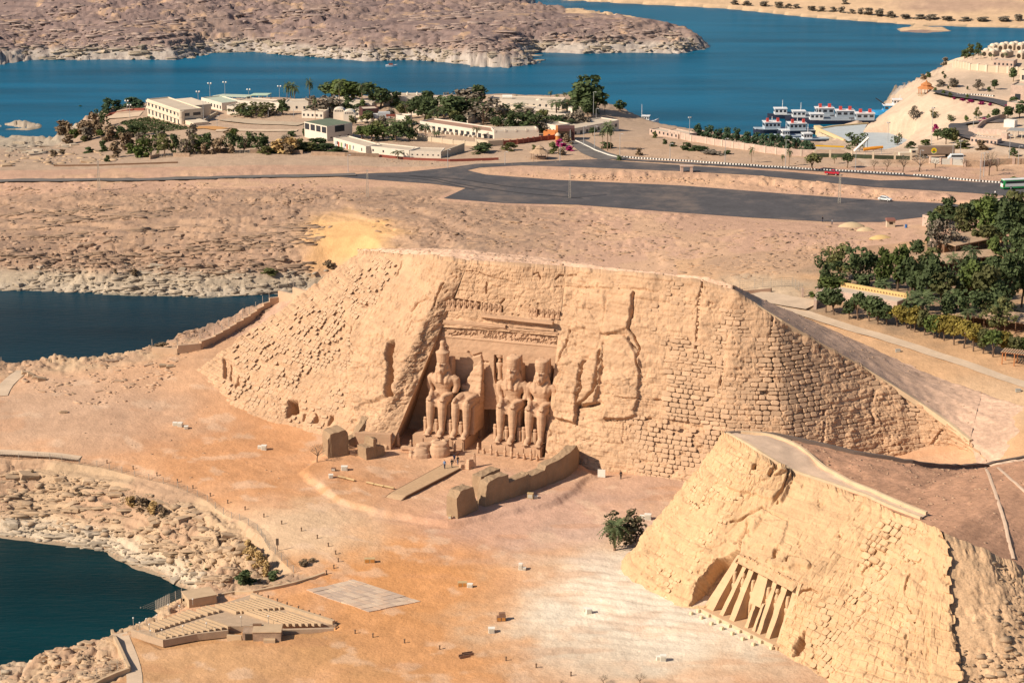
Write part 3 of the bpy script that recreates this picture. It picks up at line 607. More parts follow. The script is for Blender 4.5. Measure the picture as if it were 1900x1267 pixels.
def masonry(F_, region, parent, m, hmin, hmax, wmin, wmax, zlo, zhi, dep=(.2, .6), lim=300, skip=.04, seed=1, prefer=None, name='stone', skipin=()):
    P, Q, N, s, u, v = F_; r = random.Random(seed); out = []
    z = zlo; nu = P.shape[1]; zz = P[..., 2]
    while z < zhi:
        ch = r.uniform(hmin, hmax); zc = z+ch/2
        ti = np.array([np.interp(zc, zz[:, j], np.arange(P.shape[0]), left=-1, right=-1) for j in range(0, nu, 4)])
        line = []
        for jj, t in enumerate(ti):
            if t < 0: line.append(None); continue
            i0 = int(t); i1 = min(i0+1, P.shape[0]-1); f = t-i0
            line.append(P[i0, jj*4]*(1-f)+P[i1, jj*4]*f)
        idx = [k for k, q in enumerate(line) if q is not None]
        if len(idx) > 4:
            L = np.array([line[k] for k in idx]); cum = np.concatenate([[0], np.cumsum(np.linalg.norm(np.diff(L, axis=0), axis=1))])
            p = r.uniform(0, 1)
            while p < cum[-1]-wmax:
                w_ = r.uniform(wmin, wmax)*(1.25 if r.random() < .12 else 1); q = p+w_/2
                c = np.array([np.interp(q, cum, L[:, k]) for k in range(3)])
                k = idx[min(int(np.interp(q, cum, np.arange(len(idx)))), len(idx)-1)]*4
                c2 = np.array([np.interp(min(q+.5, cum[-1]), cum, L[:, k_]) for k_ in range(3)]); ax = c2-c; ax /= np.linalg.norm(ax)+1e-9
                cu, cv = proj(c)
                if sdf(np.array([cu]), np.array([cv]), region)[0] > r.uniform(-6, 2) and r.random() > skip and not any(sdf(np.array([cu]), np.array([cv]), o_)[0] > -5 for o_ in skipin):
                    nn = N[int(np.clip(ti[min(k//4, len(ti)-1)], 0, P.shape[0]-1)), min(k, nu-1)]
                    ay = np.cross(nn, ax); ay *= np.sign(ay[2]); an = r.uniform(-.06, .06); ax2 = ax*cos(an)+ay*sin(an); ay2 = ay*cos(an)-ax*sin(an)
                    hh = ch/max(ay[2], .4)*r.uniform(.88, 1.0); dd = r.uniform(*dep)
                    out.append((w_*hh, c, ax2, ay2, nn, w_*r.uniform(.92, .99), hh, dd, cu, cv))
                p += w_
        z += ch
    out.sort(key=lambda q: -q[0]/(mpp(q[1])**2))
    L0 = np.array(parent.location); rest = MB()
    for i, (A_, c, ax, ay, nn, w_, hh, dd, cu, cv) in enumerate(out):
        vs, fs = stone_mesh(c-L0, ax, ay, nn, w_, hh, dd, r)
        if i < lim: link(name, MB().add(vs, fs).mesh(name, m), parent)
        else: rest.add(vs, fs)
    if rest.v: tag(rest.build('small_stones', m, parent), kind='stuff')
    return out
REG_R = px("1245,640 1292,530 1365,552 1440,600 1600,692 1720,768 1800,832 1822,858 1740,832 1640,835 1500,818 1350,800 1235,770")
st1 = masonry(FR, REG_R, temple, M_stone, .55, 1.05, .8, 2.6, 2, 38, (.0, .3), seed=3, skip=.08)
REG_L = px("400,690 450,625 560,560 640,500 690,475 740,480 700,560 640,620 690,700 700,800 600,805 500,775 430,735")
masonry(FL, REG_L, temple, M_stone, .5, .85, .7, 1.7, 1.5, 34, (-.05, .05), seed=13, lim=0, skip=.5, skipin=[o_[0] for o_ in OPEN_L])
masonry(FR, px("1060,770 1180,770 1300,800 1345,800 1300,900 1100,872"), temple, M_stone, .7, 1.05, .9, 1.9, .2, 14, (.03, .2), seed=14, lim=0, skip=.2)
masonry(FR, px("1110,520 1290,530 1240,640 1180,640 1200,560"), temple, M_stone, .6, 1.1, .9, 2.2, 20, 38, (.04, .25), seed=15, lim=0, skip=.4)
# ---- top of the great hill: flat stony crown, long gravel shoulder to the right
def loft(rows, nu, m, parent, name, amp=.25, smooth=6, seed=0, sc=.5):
    R_ = []
    for r_ in rows:
        A_ = np.array(r_); L = np.linspace(0, 1, len(A_)); q = np.linspace(0, 1, nu)
        R_.append(np.stack([np.interp(q, L, A_[:, k]) for k in range(3)], -1))
    R_ = np.array(R_); nv = len(rows)
    tt = np.linspace(0, nv-1, (nv-1)*smooth*4+1); i0 = np.minimum(tt.astype(int), nv-2); f = (tt-i0)[:, None, None]
    P = R_[i0]*(1-f)+R_[i0+1]*f
    d = amp*((fbm(P[..., 0]*sc, P[..., 1]*sc, 4, 300+seed)-.5)*2); e_ = sstep(0, 3, np.arange(len(tt)))*1.
    P[..., 2] += d*e_[:, None]
    o = np_mesh(name, P-np.array(parent.location), gridq(P.shape[0], nu), m, parent, False)
    return P
topL = [F_[0][-1, j] for F_, st in ((FL, 40), (FM, 40), (FR, 40)) for j in range(0, F_[0].shape[1], st)]
tq = [np.array(t) for t in topL]
tu = np.array([proj(t)[0] for t in tq])
front = [t+np.array([0, 1.2, .3]) for t in tq]
bkx = [(640, 466), (690, 461.5), (760, 461), (850, 463), (1000, 477), (1100, 491), (1180, 503), (1300, 519), (1370, 541), (1470, 579), (1620, 646), (1755, 707), (1832, 733)]
back = []
for t, u_ in zip(tq, tu):
    vb = np.interp(u_, [b[0] for b in bkx], [b[1] for b in bkx])
    if u_ < 1180: back.append(at(u_+4, vb, t[2]+.8))
    elif u_ < 1372: back.append(at(u_+4, vb-2, t[2]+.4))
    else:
        fu = u_+ (20 if u_ < 1600 else 20); back.append(at(fu, np.interp(fu, [b[0] for b in bkx]+[1900], [b[1] for b in bkx]+[754]), 12.4))
mid = [f*.5+b*.5+np.array([0, 0, .3 if u_ < 1300 else .9]) for f, b, u_ in zip(front, back, tu)]
b2 = [b+np.array([-2 if u_ < 800 else 4, 22, -12 if u_ < 1372 else -4]) for b, u_ in zip(back, tu)]
b3 = [b+np.array([-3 if u_ < 800 else 8, 50, -34 if u_ < 1372 else -8]) for b, u_ in zip(back, tu)]
TOP1 = loft([front, mid, back, b2, b3], 420, M_gravel2, temple, 'hill_top', .35, 5, 1)
ex_f = [front[-1], at(1865, 858, 7), at(1960, 851, 8), at(2150, 840, 8)]; ex_b = [back[-1], at(1900, 754, 12.4), at(1990, 790, 12.4), at(2200, 830, 12.4)]
loft([[p+np.array([0, -8, -3]) for p in ex_f], ex_f, [a*.5+b*.5+np.array([0, 0, .8]) for a, b in zip(ex_f, ex_b)], ex_b, [b+np.array([0, 20, -4]) for b in ex_b]], 60, M_gravel2, temple, 'hill_top', .3, 5, 4)
def ribbon(pts, w_, h_, m, parent, name, up=.0):
    mb = MB(); P = [np.array(p) for p in pts]; n = len(P); L = []
    for i in range(n):
        t = P[min(i+1, n-1)]-P[max(i-1, 0)]; t[2] = 0; t /= np.linalg.norm(t)+1e-9; L.append(np.array([-t[1], t[0], 0]))
    vs = []
    for p, q in zip(P, L):
        for k, z in ((-.5, -.8), (-.5, h_), (.5, h_), (.5, -.8)): vs.append(p+q*k*w_+np.array([0, 0, z+up]))
    fs = [(i*4+j, i*4+j+1, i*4+5+j, i*4+4+j) for i in range(n-1) for j in range(3)]+[(0, 1, 2, 3), (n*4-1, n*4-2, n*4-3, n*4-4)]
    mb.add(vs, fs); return mb.build(name, m, parent, True)
M_kerb = mat('kerb_stone', (.58, .43, .28), .95, .15, .6)
rimR = [F_ for F_ in [t+np.array([0, .6, .15]) for t, u_ in zip(tq, tu) if u_ > 1372]]
ribbon(rimR, .8, .35, M_kerb, temple, 'rim_kerb')
rb = MB(); rr = random.Random(5)
for p in rimR[:-1]:
    pass
# ---- small hill
SB = -.6
M1, M2 = (1372, 1030), (1480, 1084)
cS = [col((1158, 1042, SB), (1345, 811), .45), col((1172, 1066, SB), (1354, 815), .5), col((1215, 1096, SB), (1380, 829), .6), col((1255, 1117, SB), (1405, 846), .65), col((1288, 1127, SB), (1440, 868), .7), col((1308, 1130, SB), (1470, 884), .7)]
bL = at(1308, 1130, SB); bR = at(1441, 1196, SB)
E2 = bR-bL; W2 = np.linalg.norm(E2); E2 = E2/W2; N2 = np.array([E2[1], -E2[0], 0])
if N2[1] > 0: N2 = -N2
def solve_lean(B, u, v, lean):                          # point on the sloping front plane through B
    r = np.array(ray(u, v)); o = np.array([0, 0, CAMZ])-B
    t = (-lean*(o[2])-o@N2)/(r@N2+lean*r[2]); return np.array([0, 0, CAMZ])+r*t
LEAN2 = 1.0
for LEAN2 in np.linspace(.3, 1.6, 60):
    q = solve_lean(bL, *M1, LEAN2)
    if q[2] < 9.2: break
mL = solve_lean(bL, *M1, LEAN2); mR = solve_lean(bL, *M2, LEAN2)
print('small facade lean', LEAN2, mL, mR, W2, (mL-bL)@E2, (mR-bL)@E2)
TL = solve_top(bL, 1470, 884, .75); TR = solve_top(bR, 1605, 930, .9)
cS[-1] = [bL, mL, TL]
cT = [[bR, mR, TR], col((1500, 1238, SB), (1650, 952), 1.), col((1550, 1275, SB), (1700, 972), 1.1), col((1640, 1310, SB), (1735, 988), 1.2), col((1790, 1335, SB), (1765, 1001), 1.25)]
cG = [[p+np.array([-1.2, .3, -.25]) for p in cT[-1]], col((1920, 1350, SB), (1830, 1030), 1.5), col((2080, 1335, SB), (1900, 1062), 1.6), col((2350, 1290, SB), (2050, 1125), 1.9)]
temple2 = thing('rock_temple', 'smaller rock-cut temple in a sandstone hill, sloping buttresses with standing figures between', 'temple', bL)
CR2 = [(zpx(t, 1260, 837), w_, d_) for t, w_, d_ in (("375,395 350,440 300,500", 3, 1.4), ("455,310 350,370 280,380", 3, 1.2), ("640,95 600,170 540,280", 4, 1.6), ("420,75 400,130", 4, 1.3), ("530,85 500,140 540,100", 4, 1.2), ("250,260 310,270 350,250", 3, 1.), ("60,275 110,300 140,290", 3, 1.1), ("510,590 530,540 550,535", 3, 1.3), ("590,610 605,570 650,580", 3, 1.3),
    ("660,770 720,750 760,775", 2.5, .8), ("640,1100 680,980", 3, 1.2), ("1270,680 1240,780", 2.5, 1.), ("1260,850 1300,960", 2.2, .9), ("460,310 600,385", 2, .7), ("880,440 885,470", 2.5, 1.), ("180,200 130,270", 2.5, .9), ("600,100 560,250", 3, 1.2))]
BU2 = [(zpx(t, 1260, 837), d_, s_) for t, d_, s_ in (("390,120 530,90 630,110 560,280 330,230 280,180", 1.2, 3), ("340,540 200,590 90,730 60,840 160,850 330,560 380,420 330,460", -4.6, 1.3), ("510,590 640,580 740,640 520,640", .8, 2), ("400,380 600,390 560,520 380,520", .5, 4),
    ("1440,480 1560,560 1600,650 1560,800 1500,900 1560,1300 1380,1300 1380,700", .9, 4), ("645,1000 690,985 680,1105 635,1115", -3, 2))]
masS = lambda u, v, P: np.clip(blobs(u, v, [(1330, 870, 90, 80, .8), (1240, 1000, 80, 110, .4)]), 0, 1)
GL = build_face(cS, 300, 260, masS, CR2, BU2, M_cliff2, temple2, 'cliff_face', hold=(0, 26), seed=12, amp=1., smooth=6)
cU = [[mL, mL*.5+TL*.5, TL], [mR, mR*.5+TR*.5, TR]]
GM = build_face(cU, 200, 160, lambda u, v, P: np.full(u.shape, .15), CR2, BU2, M_cliff2, temple2, 'cliff_face', hold=(34, 34), seed=15, amp=.5, smooth=0)
masT = lambda u, v, P: np.clip(blobs(u, v, [(1600, 1180, 160, 110, .7), (1560, 1020, 110, 70, .4)]), 0, 1)*(u < 1780)
GR_ = build_face(cT, 520, 300, masT, CR2, BU2, M_cliff2, temple2, 'cliff_face', hold=(40, 0), seed=18, amp=1., jag=.9)
GT_ = build_face(cG, 240, 260, lambda u, v, P: np.zeros(u.shape), [], [], M_scree, temple2, 'scree', seed=25, amp=.9)
REG_S = zpx("1040,400 1130,380 1340,420 1460,520 1480,700 1470,850 1560,1060 1570,1300 960,1300 1000,1120 930,950 1010,820 1000,560", 1260, 837)
st2 = masonry(GR_, REG_S, temple2, M_stone2, .6, 1.1, .8, 2.3, 0, 20, (.1, .55), seed=8, skip=.16)
REG_S2 = zpx("130,60 400,0 300,170 140,260 60,180", 1260, 837)
masonry(GL, REG_S2, temple2, M_stone2, .55, .85, .8, 1.5, 4, 21.5, (.1, .35), seed=9, lim=100)
masonry(GR_, px("1500,1130 1600,1080 1640,1000 1790,1010 1800,1267 1500,1267"), temple2, M_stone2, .6, .95, .8, 1.8, -.4, 12, (.03, .22), seed=16, lim=0, skip=.3)
masonry(GL, px("1180,1040 1300,860 1380,840 1400,880 1290,1050 1240,1100"), temple2, M_stone2, .45, .75, .6, 1.4, 0, 20, (.03, .18), seed=17, lim=0, skip=.3)
# top of the small hill
K = [at(*map(float, t.split(','))) for t in "1345,807,21.2 1400,806,20.9 1450,812,20.4 1500,823,19.6 1600,845,17.8 1700,862,15.5 1760,868,13 1830,866,9.5 1900,851,9.5 2050,830,10 2300,820,10".split()]
tS = [F_[0][-1, j]+np.array([0, 1.2, .3]) for F_, stp, j0 in ((GL, 30, 0), (GM, 30, 0), (GR_, 30, 0), (GT_, 30, 60)) for j in range(j0, F_[0].shape[1], stp)]
def resample(Pl, n):
    A_ = np.array(Pl); L = np.concatenate([[0], np.cumsum(np.linalg.norm(np.diff(A_, axis=0), axis=1))]); q = np.linspace(0, L[-1], n)
    return [np.array([np.interp(x, L, A_[:, k]) for k in range(3)]) for x in q]
fr = resample(tS, 60); kb = resample(K, 60)
md = [a*.5+b*.5+np.array([0, 0, 1.0*sin(pi*i/59)]) for i, (a, b) in enumerate(zip(fr, kb))]
TOP2 = loft([fr, md, kb, [k+np.array([0, 5, -3.]) for k in kb], [k+np.array([1, 14, -12.]) for k in kb]], 420, M_gravel, temple2, 'hill_top', .3, 6, 7)
def onT(TP, s, t):                                       # s, t in 0..1 over the first two spans (front rim .. kerb)
    n = (TP.shape[0]-1)//4*2; return TP[int(np.clip(t*n, 0, n)), int(np.clip(s*(TP.shape[1]-1), 0, TP.shape[1]-1))]
ribbon([onT(TOP2, s, 1.)+np.array([0, .2, .1]) for s in np.linspace(.0, .8, 50)], .7, .55, mat('dark_kerb', (.16, .12, .10), .95, .2, .5), temple2, 'rim_kerb')
def patch(TP, s0, s1, f0, f1, m, parent, name, lift=.12, n=60, k=8):
    V = np.array([[onT(TP, s, f0(s)+(f1(s)-f0(s))*j/k)+np.array([0, 0, lift]) for s in np.linspace(s0, s1, n)] for j in range(k+1)])
    return np_mesh(name, V-np.array(parent.location), gridq(k+1, n), m, parent, True)
M_path = mat('hill_path', (.66, .475, .34), .95, .15, .5, fine=.08)
def sm_(P, k=3):
    A_ = np.array(P)
    for _ in range(k): A_[1:-1] = (A_[:-2]+2*A_[1:-1]+A_[2:])/4
    return list(A_)
def s_at(u): return float(np.interp(u, [proj(p)[0] for p in TOP2[0]], np.linspace(0, 1, TOP2.shape[1])))
sA, sB, sC = s_at(1350), s_at(1560), s_at(1705)
patch(TOP2, 0.002, sC, lambda s: .03, lambda s: float(np.interp(s, [0, sA+.03, s_at(1480), sB, sC], [.97, .86, .26, .11, .07])), M_path, temple2, 'path', .2)
ribbon(sm_([onT(TOP2, s, float(np.interp(s, [0, sA+.03, s_at(1480), sB, sC], [.97, .86, .26, .11, .07])))+np.array([0, 0, .1]) for s in np.linspace(.03, sC, 60)], 12), .5, .7, M_kerb, temple2, 'path_kerb')
ribbon([onT(TOP2, s, .03)+np.array([0, 0, .1]) for s in np.linspace(.03, sC, 40)], .5, .45, M_kerb, temple2, 'path_kerb')
# ================================================================== GREAT TEMPLE FRONT
def lp(a, b, z): return loc(a, b, z)
ZT = 25.55
def grid_quad(A_, B_, C_, D_, nu, nv):                   # A B along the foot, D C along the head
    s = np.linspace(0, 1, nu)[None, :, None]; t = np.linspace(0, 1, nv)[:, None, None]
    return (A_*(1-s)+B_*s)*(1-t)+(D_*(1-s)+C_*s)*t
fA, fB = lp(-34.2, wall_b(0), -.4), lp(1.6, wall_b(0), -.4); fD, fC = at(822, 598, 25.4), at(1036, 615, 25.7)
FW = grid_quad(fA, fB, fC+NB*-.05, fD+NB*-.05, 420, 300)
uu_, vv_ = proj(FW); ss = np.linspace(0, 36, 420)[None]; zz_ = FW[..., 2]
D = .12*(fbm(ss*.2, zz_*.35, 4, 401)-.5)*2+.1*(fbm(ss*.9, zz_*1.4, 3, 402)-.5)
band = sstep(22.6, 22.9, zz_)*(1-sstep(24.3, 24.6, zz_)); h1, h2, hi_ = worley(ss*1.7, zz_*1.9, 405)
D += band*(-.28*(hi_ > .45)*sstep(.08, .2, h2-h1)); D += .16*np.exp(-((zz_-22.3)/.15)**2)+.5*sstep(24.9, 25.2, zz_)
recess = px("926,655 931,652 943,655 944,716 924,716"); D -= 2.2*sstep(-.6, .6, sdf(uu_, vv_, px("917,659 932,660 932,707 920,711 917,700")))
door = px("893,760 921,760 921,845 893,845"); D -= 5*sstep(-.5, .5, sdf(uu_, vv_, door))
dl2 = px("750,803 764,803 764,826 750,826"); D -= 2.5*sstep(-.5, .5, sdf(uu_, vv_, dl2))
for pl_, w_ in ((zpx("680,455 760,445 830,448", 700, 530, 4.874), 1.2), (zpx("825,600 860,640 940,615 960,690", 700, 530, 4.874), 1.6), (zpx("870,790 900,735 950,695 1000,695", 700, 530, 4.874), 1.8)):
    D -= .5*np.exp(-(segdist(uu_, vv_, pl_)/w_)**2)
np_mesh('facade_wall', FW+NB*D[..., None]-AF, gridq(300, 420), M_face, temple)
# return walls of the recess
def plain(name, A_, B_, C_, D_, nu, nv, amp, seed, m=M_face, parent=temple):
    G_ = grid_quad(A_, B_, C_, D_, nu, nv); N_ = normals(G_); s_ = np.linspace(0, np.linalg.norm(B_-A_), nu)[None]
    d_ = amp*(fbm(s_*.4+3, G_[..., 2]*.5, 4, seed)-.5)*2
    return np_mesh(name, G_+N_*d_[..., None]-np.array(parent.location), gridq(nv, nu), m, parent)
ed = FL[1][:, -1]; ed = ed[ed[:, 2] < 25.3]; k_ = np.linspace(0, 1, 40)[None, :, None]; f_ = np.clip((ed[:, 2]+.4)/25.8, 0, 1)[:, None]; bk_ = fA*(1-f_)+fD*f_
SW = ed[:, None]*(1-k_)+bk_[:, None]*k_; SW = SW+normals(SW)*(.12*(fbm(np.arange(40)[None]*.12, SW[..., 2]*.6, 4, 411)-.5)*2*sstep(0, .1, k_[..., 0]))[..., None]
np_mesh('side_wall', SW-AF, gridq(len(ed), 40), M_face, temple)
plain('side_wall', fB+EA*.5, at(*NRB)+np.array([0, 0, -1.]), fC+np.array([0, -.02, .02]), fC+EA*.5, 60, 160, .1, 412)
# cornice roll and ledges above the front
def beam(P0, P1, hgt, dep, m, parent, name, jag=.2, n=14, seed=0):
    r = random.Random(seed); mb = MB(); vs = []
    for i in range(n):
        p = P0+(P1-P0)*i/(n-1); d_ = dep*(1+r.uniform(-jag, jag)); h_ = hgt*(1+r.uniform(-jag, jag)*.5)
        for b_, z_ in ((-.6, 0), (d_, .05), (d_*.9, h_), (-.6, h_*1.1)): vs.append(p+NB*b_+np.array([0, 0, z_]))
    fs = [(i*4+j, i*4+(j+1) % 4, i*4+4+(j+1) % 4, i*4+4+j) for i in range(n-1) for j in range(4)]+[(3, 2, 1, 0), (n*4-4, n*4-3, n*4-2, n*4-1)]
    mb.add(vs, fs); return mb.build(name, m, parent, True)
beam(at(823, 598.5, 25.4), at(938, 608.5, 25.55), 0.55, .25, M_face, temple, 'cornice', .2, 12, 1)
beam(at(946, 606, 25.7), at(1028, 614.5, 25.8), .5, .3, M_face, temple, 'cornice', .5, 12, 2)
beam(at(893, 588, 27.4), at(1026, 602, 27.4), .55, .45, M_face, temple, 'cornice', .25, 10, 3)
# seated baboons of the frieze
mb = MB(); mb.lathe((0, 0, 0), [(.55, 0), (.62, .4), (.5, 1.0), (.42, 1.35), (.3, 1.5)], 8, 1, .8); mb.lathe((0, -.1, 1.45), [(.2, 0), (.38, .25), (.34, .6), (.15, .8)], 8)
mb.box((0, -.4, 1.55), (.3, .4, .3)); mb.box((-.42, -.35, 1.1), (.18, .25, .9)); mb.box((.42, -.35, 1.1), (.18, .25, .9)); mb.box((0, -.3, 0), (1.0, .8, .25))
me_b = mb.mesh('baboon_figure', M_face)
bz = [(829+k*10.6, 573.5+k*.85) for k in range(6)]+[(898+k*9.4, 580.5+k*.9) for k in range(4)]+[(986+k*6, 586.5+k*.7) for k in range(2)]+[(1006+k*9.3, 588.5+k*.8) for k in range(4)]
Pm, Qm = FM[0], FM[1]; um, vm = FM[4], FM[5]
for k, (bu, bv) in enumerate(bz):
    i = np.unravel_index(np.argmin((um-bu)**2+(vm-bv)**2), um.shape); q = Pm[i]
    o = link('baboon_figure', me_b, temple); o.location = Vector(q-AF+NB*-.35+np.array([0, 0, -.1])); o.rotation_euler = (0, 0, -_g); o.scale = (1, 1.1, 1.05 if k < 10 else .85)
# standing sun-disc figure in its niche over the door
def at_wall(u, v, off=0.):
    i = np.unravel_index(np.argmin((uu_-u)**2+(vv_-v)**2), uu_.shape); return FW[i]+NB*off
mb = MB(); mb.lathe((0, 0, 0), [(.75, 0), (.7, .3), (.55, 1.6), (.62, 2.9), (.85, 3.9), (.95, 4.6), (.6, 4.9), (.35, 5.0)], 10, 1, .7)
mb.lathe((0, 0, 4.9), [(.4, 0), (.5, .4), (.42, .8), (.2, 1.0)], 10); mb.lathe((0, 0, 6.85), [(.1, -1.), (.75, -.7), (1.05, 0), (.75, .75), (.1, 1.05)], 12, 1, .5)
mb.box((-.85, 0, 1.9), (.3, .4, 2.8)); mb.box((.85, 0, 1.9), (.3, .4, 2.8))
o = mb.build('niche_figure', M_face, temple, smooth=True); o.location = Vector(at_wall(925, 706, -.9)-AF); o.rotation_euler = (0, 0, -_g); o.scale = (.8, .8, .8)
# ---- colossi, carved by joining closed forms and re-skinning them as one surface
def ring_loft(mb, rings, n=14, pw=2.4):                 # rings: centre, half-width x, half-depth y (in plane z) or full axes
    vs = []
    for c, rx, ry in rings:
        for i in range(n):
            t = 2*pi*i/n; ct, st_ = cos(t), sin(t)
            vs.append((c[0]+rx*abs(ct)**(2/pw)*(1 if ct > 0 else -1), c[1]+ry*abs(st_)**(2/pw)*(1 if st_ > 0 else -1), c[2]))
    k = len(rings); fs = [(j*n+i, j*n+(i+1) % n, (j+1)*n+(i+1) % n, (j+1)*n+i) for j in range(k-1) for i in range(n)]
    fs += [tuple(range(n-1, -1, -1)), tuple(range((k-1)*n, k*n))]
    return mb.add(vs, fs)
def limb(mb, pts, n=10):                                # pts: (x,y,z,r) swept tube, closed
    P = [Vector(p[:3]) for p in pts]; vs = []
    for i, p in enumerate(P):
        t = (P[min(i+1, len(P)-1)]-P[max(i-1, 0)]).normalized(); x = t.cross(Vector((0, 1, .01)) if abs(t.y) < .9 else Vector((0, 0, 1))).normalized(); y = t.cross(x)
        for k in range(n): a = 2*pi*k/n; vs.append(p+(x*cos(a)+y*sin(a))*pts[i][3])
    k = len(P); fs = [(j*n+i, j*n+(i+1) % n, (j+1)*n+(i+1) % n, (j+1)*n+i) for j in range(k-1) for i in range(n)]
    fs += [tuple(range(n-1, -1, -1)), tuple(range((k-1)*n, k*n))]
    return mb.add(vs, fs)
def remesh(mb, name, m, vox=.15, sm=2, rough=.05, seed=0):
    me = mb.mesh('tmp_form'); bm = bmesh.new(); bm.from_mesh(me)
    bmesh.ops.recalc_face_normals(bm, faces=bm.faces[:]); bm.to_mesh(me); bm.free()
    o = bpy.data.objects.new('tmp_form', me); COL.objects.link(o)
    r = o.modifiers.new('r', 'REMESH'); r.mode = 'VOXEL'; r.voxel_size = vox
    s = o.modifiers.new('s', 'SMOOTH'); s.iterations = sm; s.factor = .5
    dg = bpy.context.evaluated_depsgraph_get(); me2 = bpy.data.meshes.new_from_object(o.evaluated_get(dg)); me2.name = name
    bpy.data.objects.remove(o); bpy.data.meshes.remove(me)
    n = len(me2.vertices); co = np.empty(n*3, np.float32); me2.vertices.foreach_get('co', co); co = co.reshape(-1, 3)
    no = np.empty(n*3, np.float32); me2.vertices.foreach_get('normal', no); no = no.reshape(-1, 3)
    d = rough*(fbm(co[:, 0]*.9+co[:, 1]*.7, co[:, 2]*1.2, 4, 500+seed)-.5)*2
    lay = co[:, 2]+.4*fbm(co[:, 0]*.4, co[:, 1]*.4, 2, 510); f = lay/1.25-np.floor(lay/1.25); d -= rough*.9*np.exp(-((f-.5)/.04)**2)
    co = co+no*d[:, None]; me2.vertices.foreach_set('co', co.astype(np.float32).ravel())
    me2.materials.clear(); me2.materials.append(m); me2.update()
    me2.polygons.foreach_set('use_smooth', np.ones(len(me2.polygons), bool))
    return me2
M_stat = mat('colossus_rock', (.50, .32, .205), .95, .11, .35, bump=.04, bscale=2.5, spec=.08, streak=.14, fine=.06)
def legs(mb):
    for sx in (-1.28, 1.28):
        limb(mb, [(sx, -.75, 0, .55), (sx, -.55, .5, .66), (sx, -.3, 1.2, .62), (sx, -.1, 2.6, .74), (sx, .1, 4.6, .95), (sx, .15, 6.1, .98), (sx, .25, 7.0, .98), (sx, .6, 7.4, .8)])
        limb(mb, [(sx, -2.35, .3, .34), (sx, -1.8, .4, .6), (sx, -.9, .65, .72), (sx, -.2, .6, .6)])
        for k in range(5): limb(mb, [(sx-.56+k*.28, -2.2, .25, .19), (sx-.56+k*.28, -2.75+.06*k*(1 if sx < 0 else -1), .2, .17)], 6)
        limb(mb, [(sx, -.05, 6.75, 1.0), (sx*1.02, 1.6, 6.95, 1.12), (sx*1.05, 3.4, 7.1, 1.25), (sx*1.05, 5.0, 7.1, 1.3)], 12)
    mb.box((0, 2.2, 6.0), (3.2, 4.4, 1.5))               # kilt over the lap
    mb.box((0, .1, 5.9), (1.6, .6, 1.6))
def torso(mb):
    ring_loft(mb, [((0, 4.4, 6.4), 1.75, 1.35), ((0, 4.4, 7.6), 1.62, 1.2), ((0, 4.3, 9.0), 1.62, 1.12), ((0, 4.2, 10.3), 2.35, 1.4), ((0, 4.2, 11.3), 2.75, 1.4), ((0, 4.3, 12.0), 2.3, 1.1), ((0, 4.3, 12.5), 1.0, .8)], 16, 2.3)
    for sx in (-1, 1):
        limb(mb, [(sx*2.0, 4.3, 11.6, .85), (sx*2.75, 4.3, 11.2, .9), (sx*2.95, 4.4, 9.6, .76), (sx*2.6, 4.2, 8.4, .66), (sx*2.1, 3.1, 8.0, .6), (sx*1.6, 1.4, 8.0, .5), (sx*1.45, .5, 8.0, .45)])
        limb(mb, [(sx*1.42, .9, 7.95, .55), (sx*1.4, -.2, 7.9, .5), (sx*1.4, -.75, 7.65, .3)], 8)
        for k in range(4): limb(mb, [(sx*1.4-.42+k*.28, -.3, 7.95, .17), (sx*1.4-.42+k*.28, -1.05, 7.6, .14)], 6)
        limb(mb, [(sx*.95, 3.35, 10.5, .55), (sx*.95, 3.25, 10.9, .5)], 8)
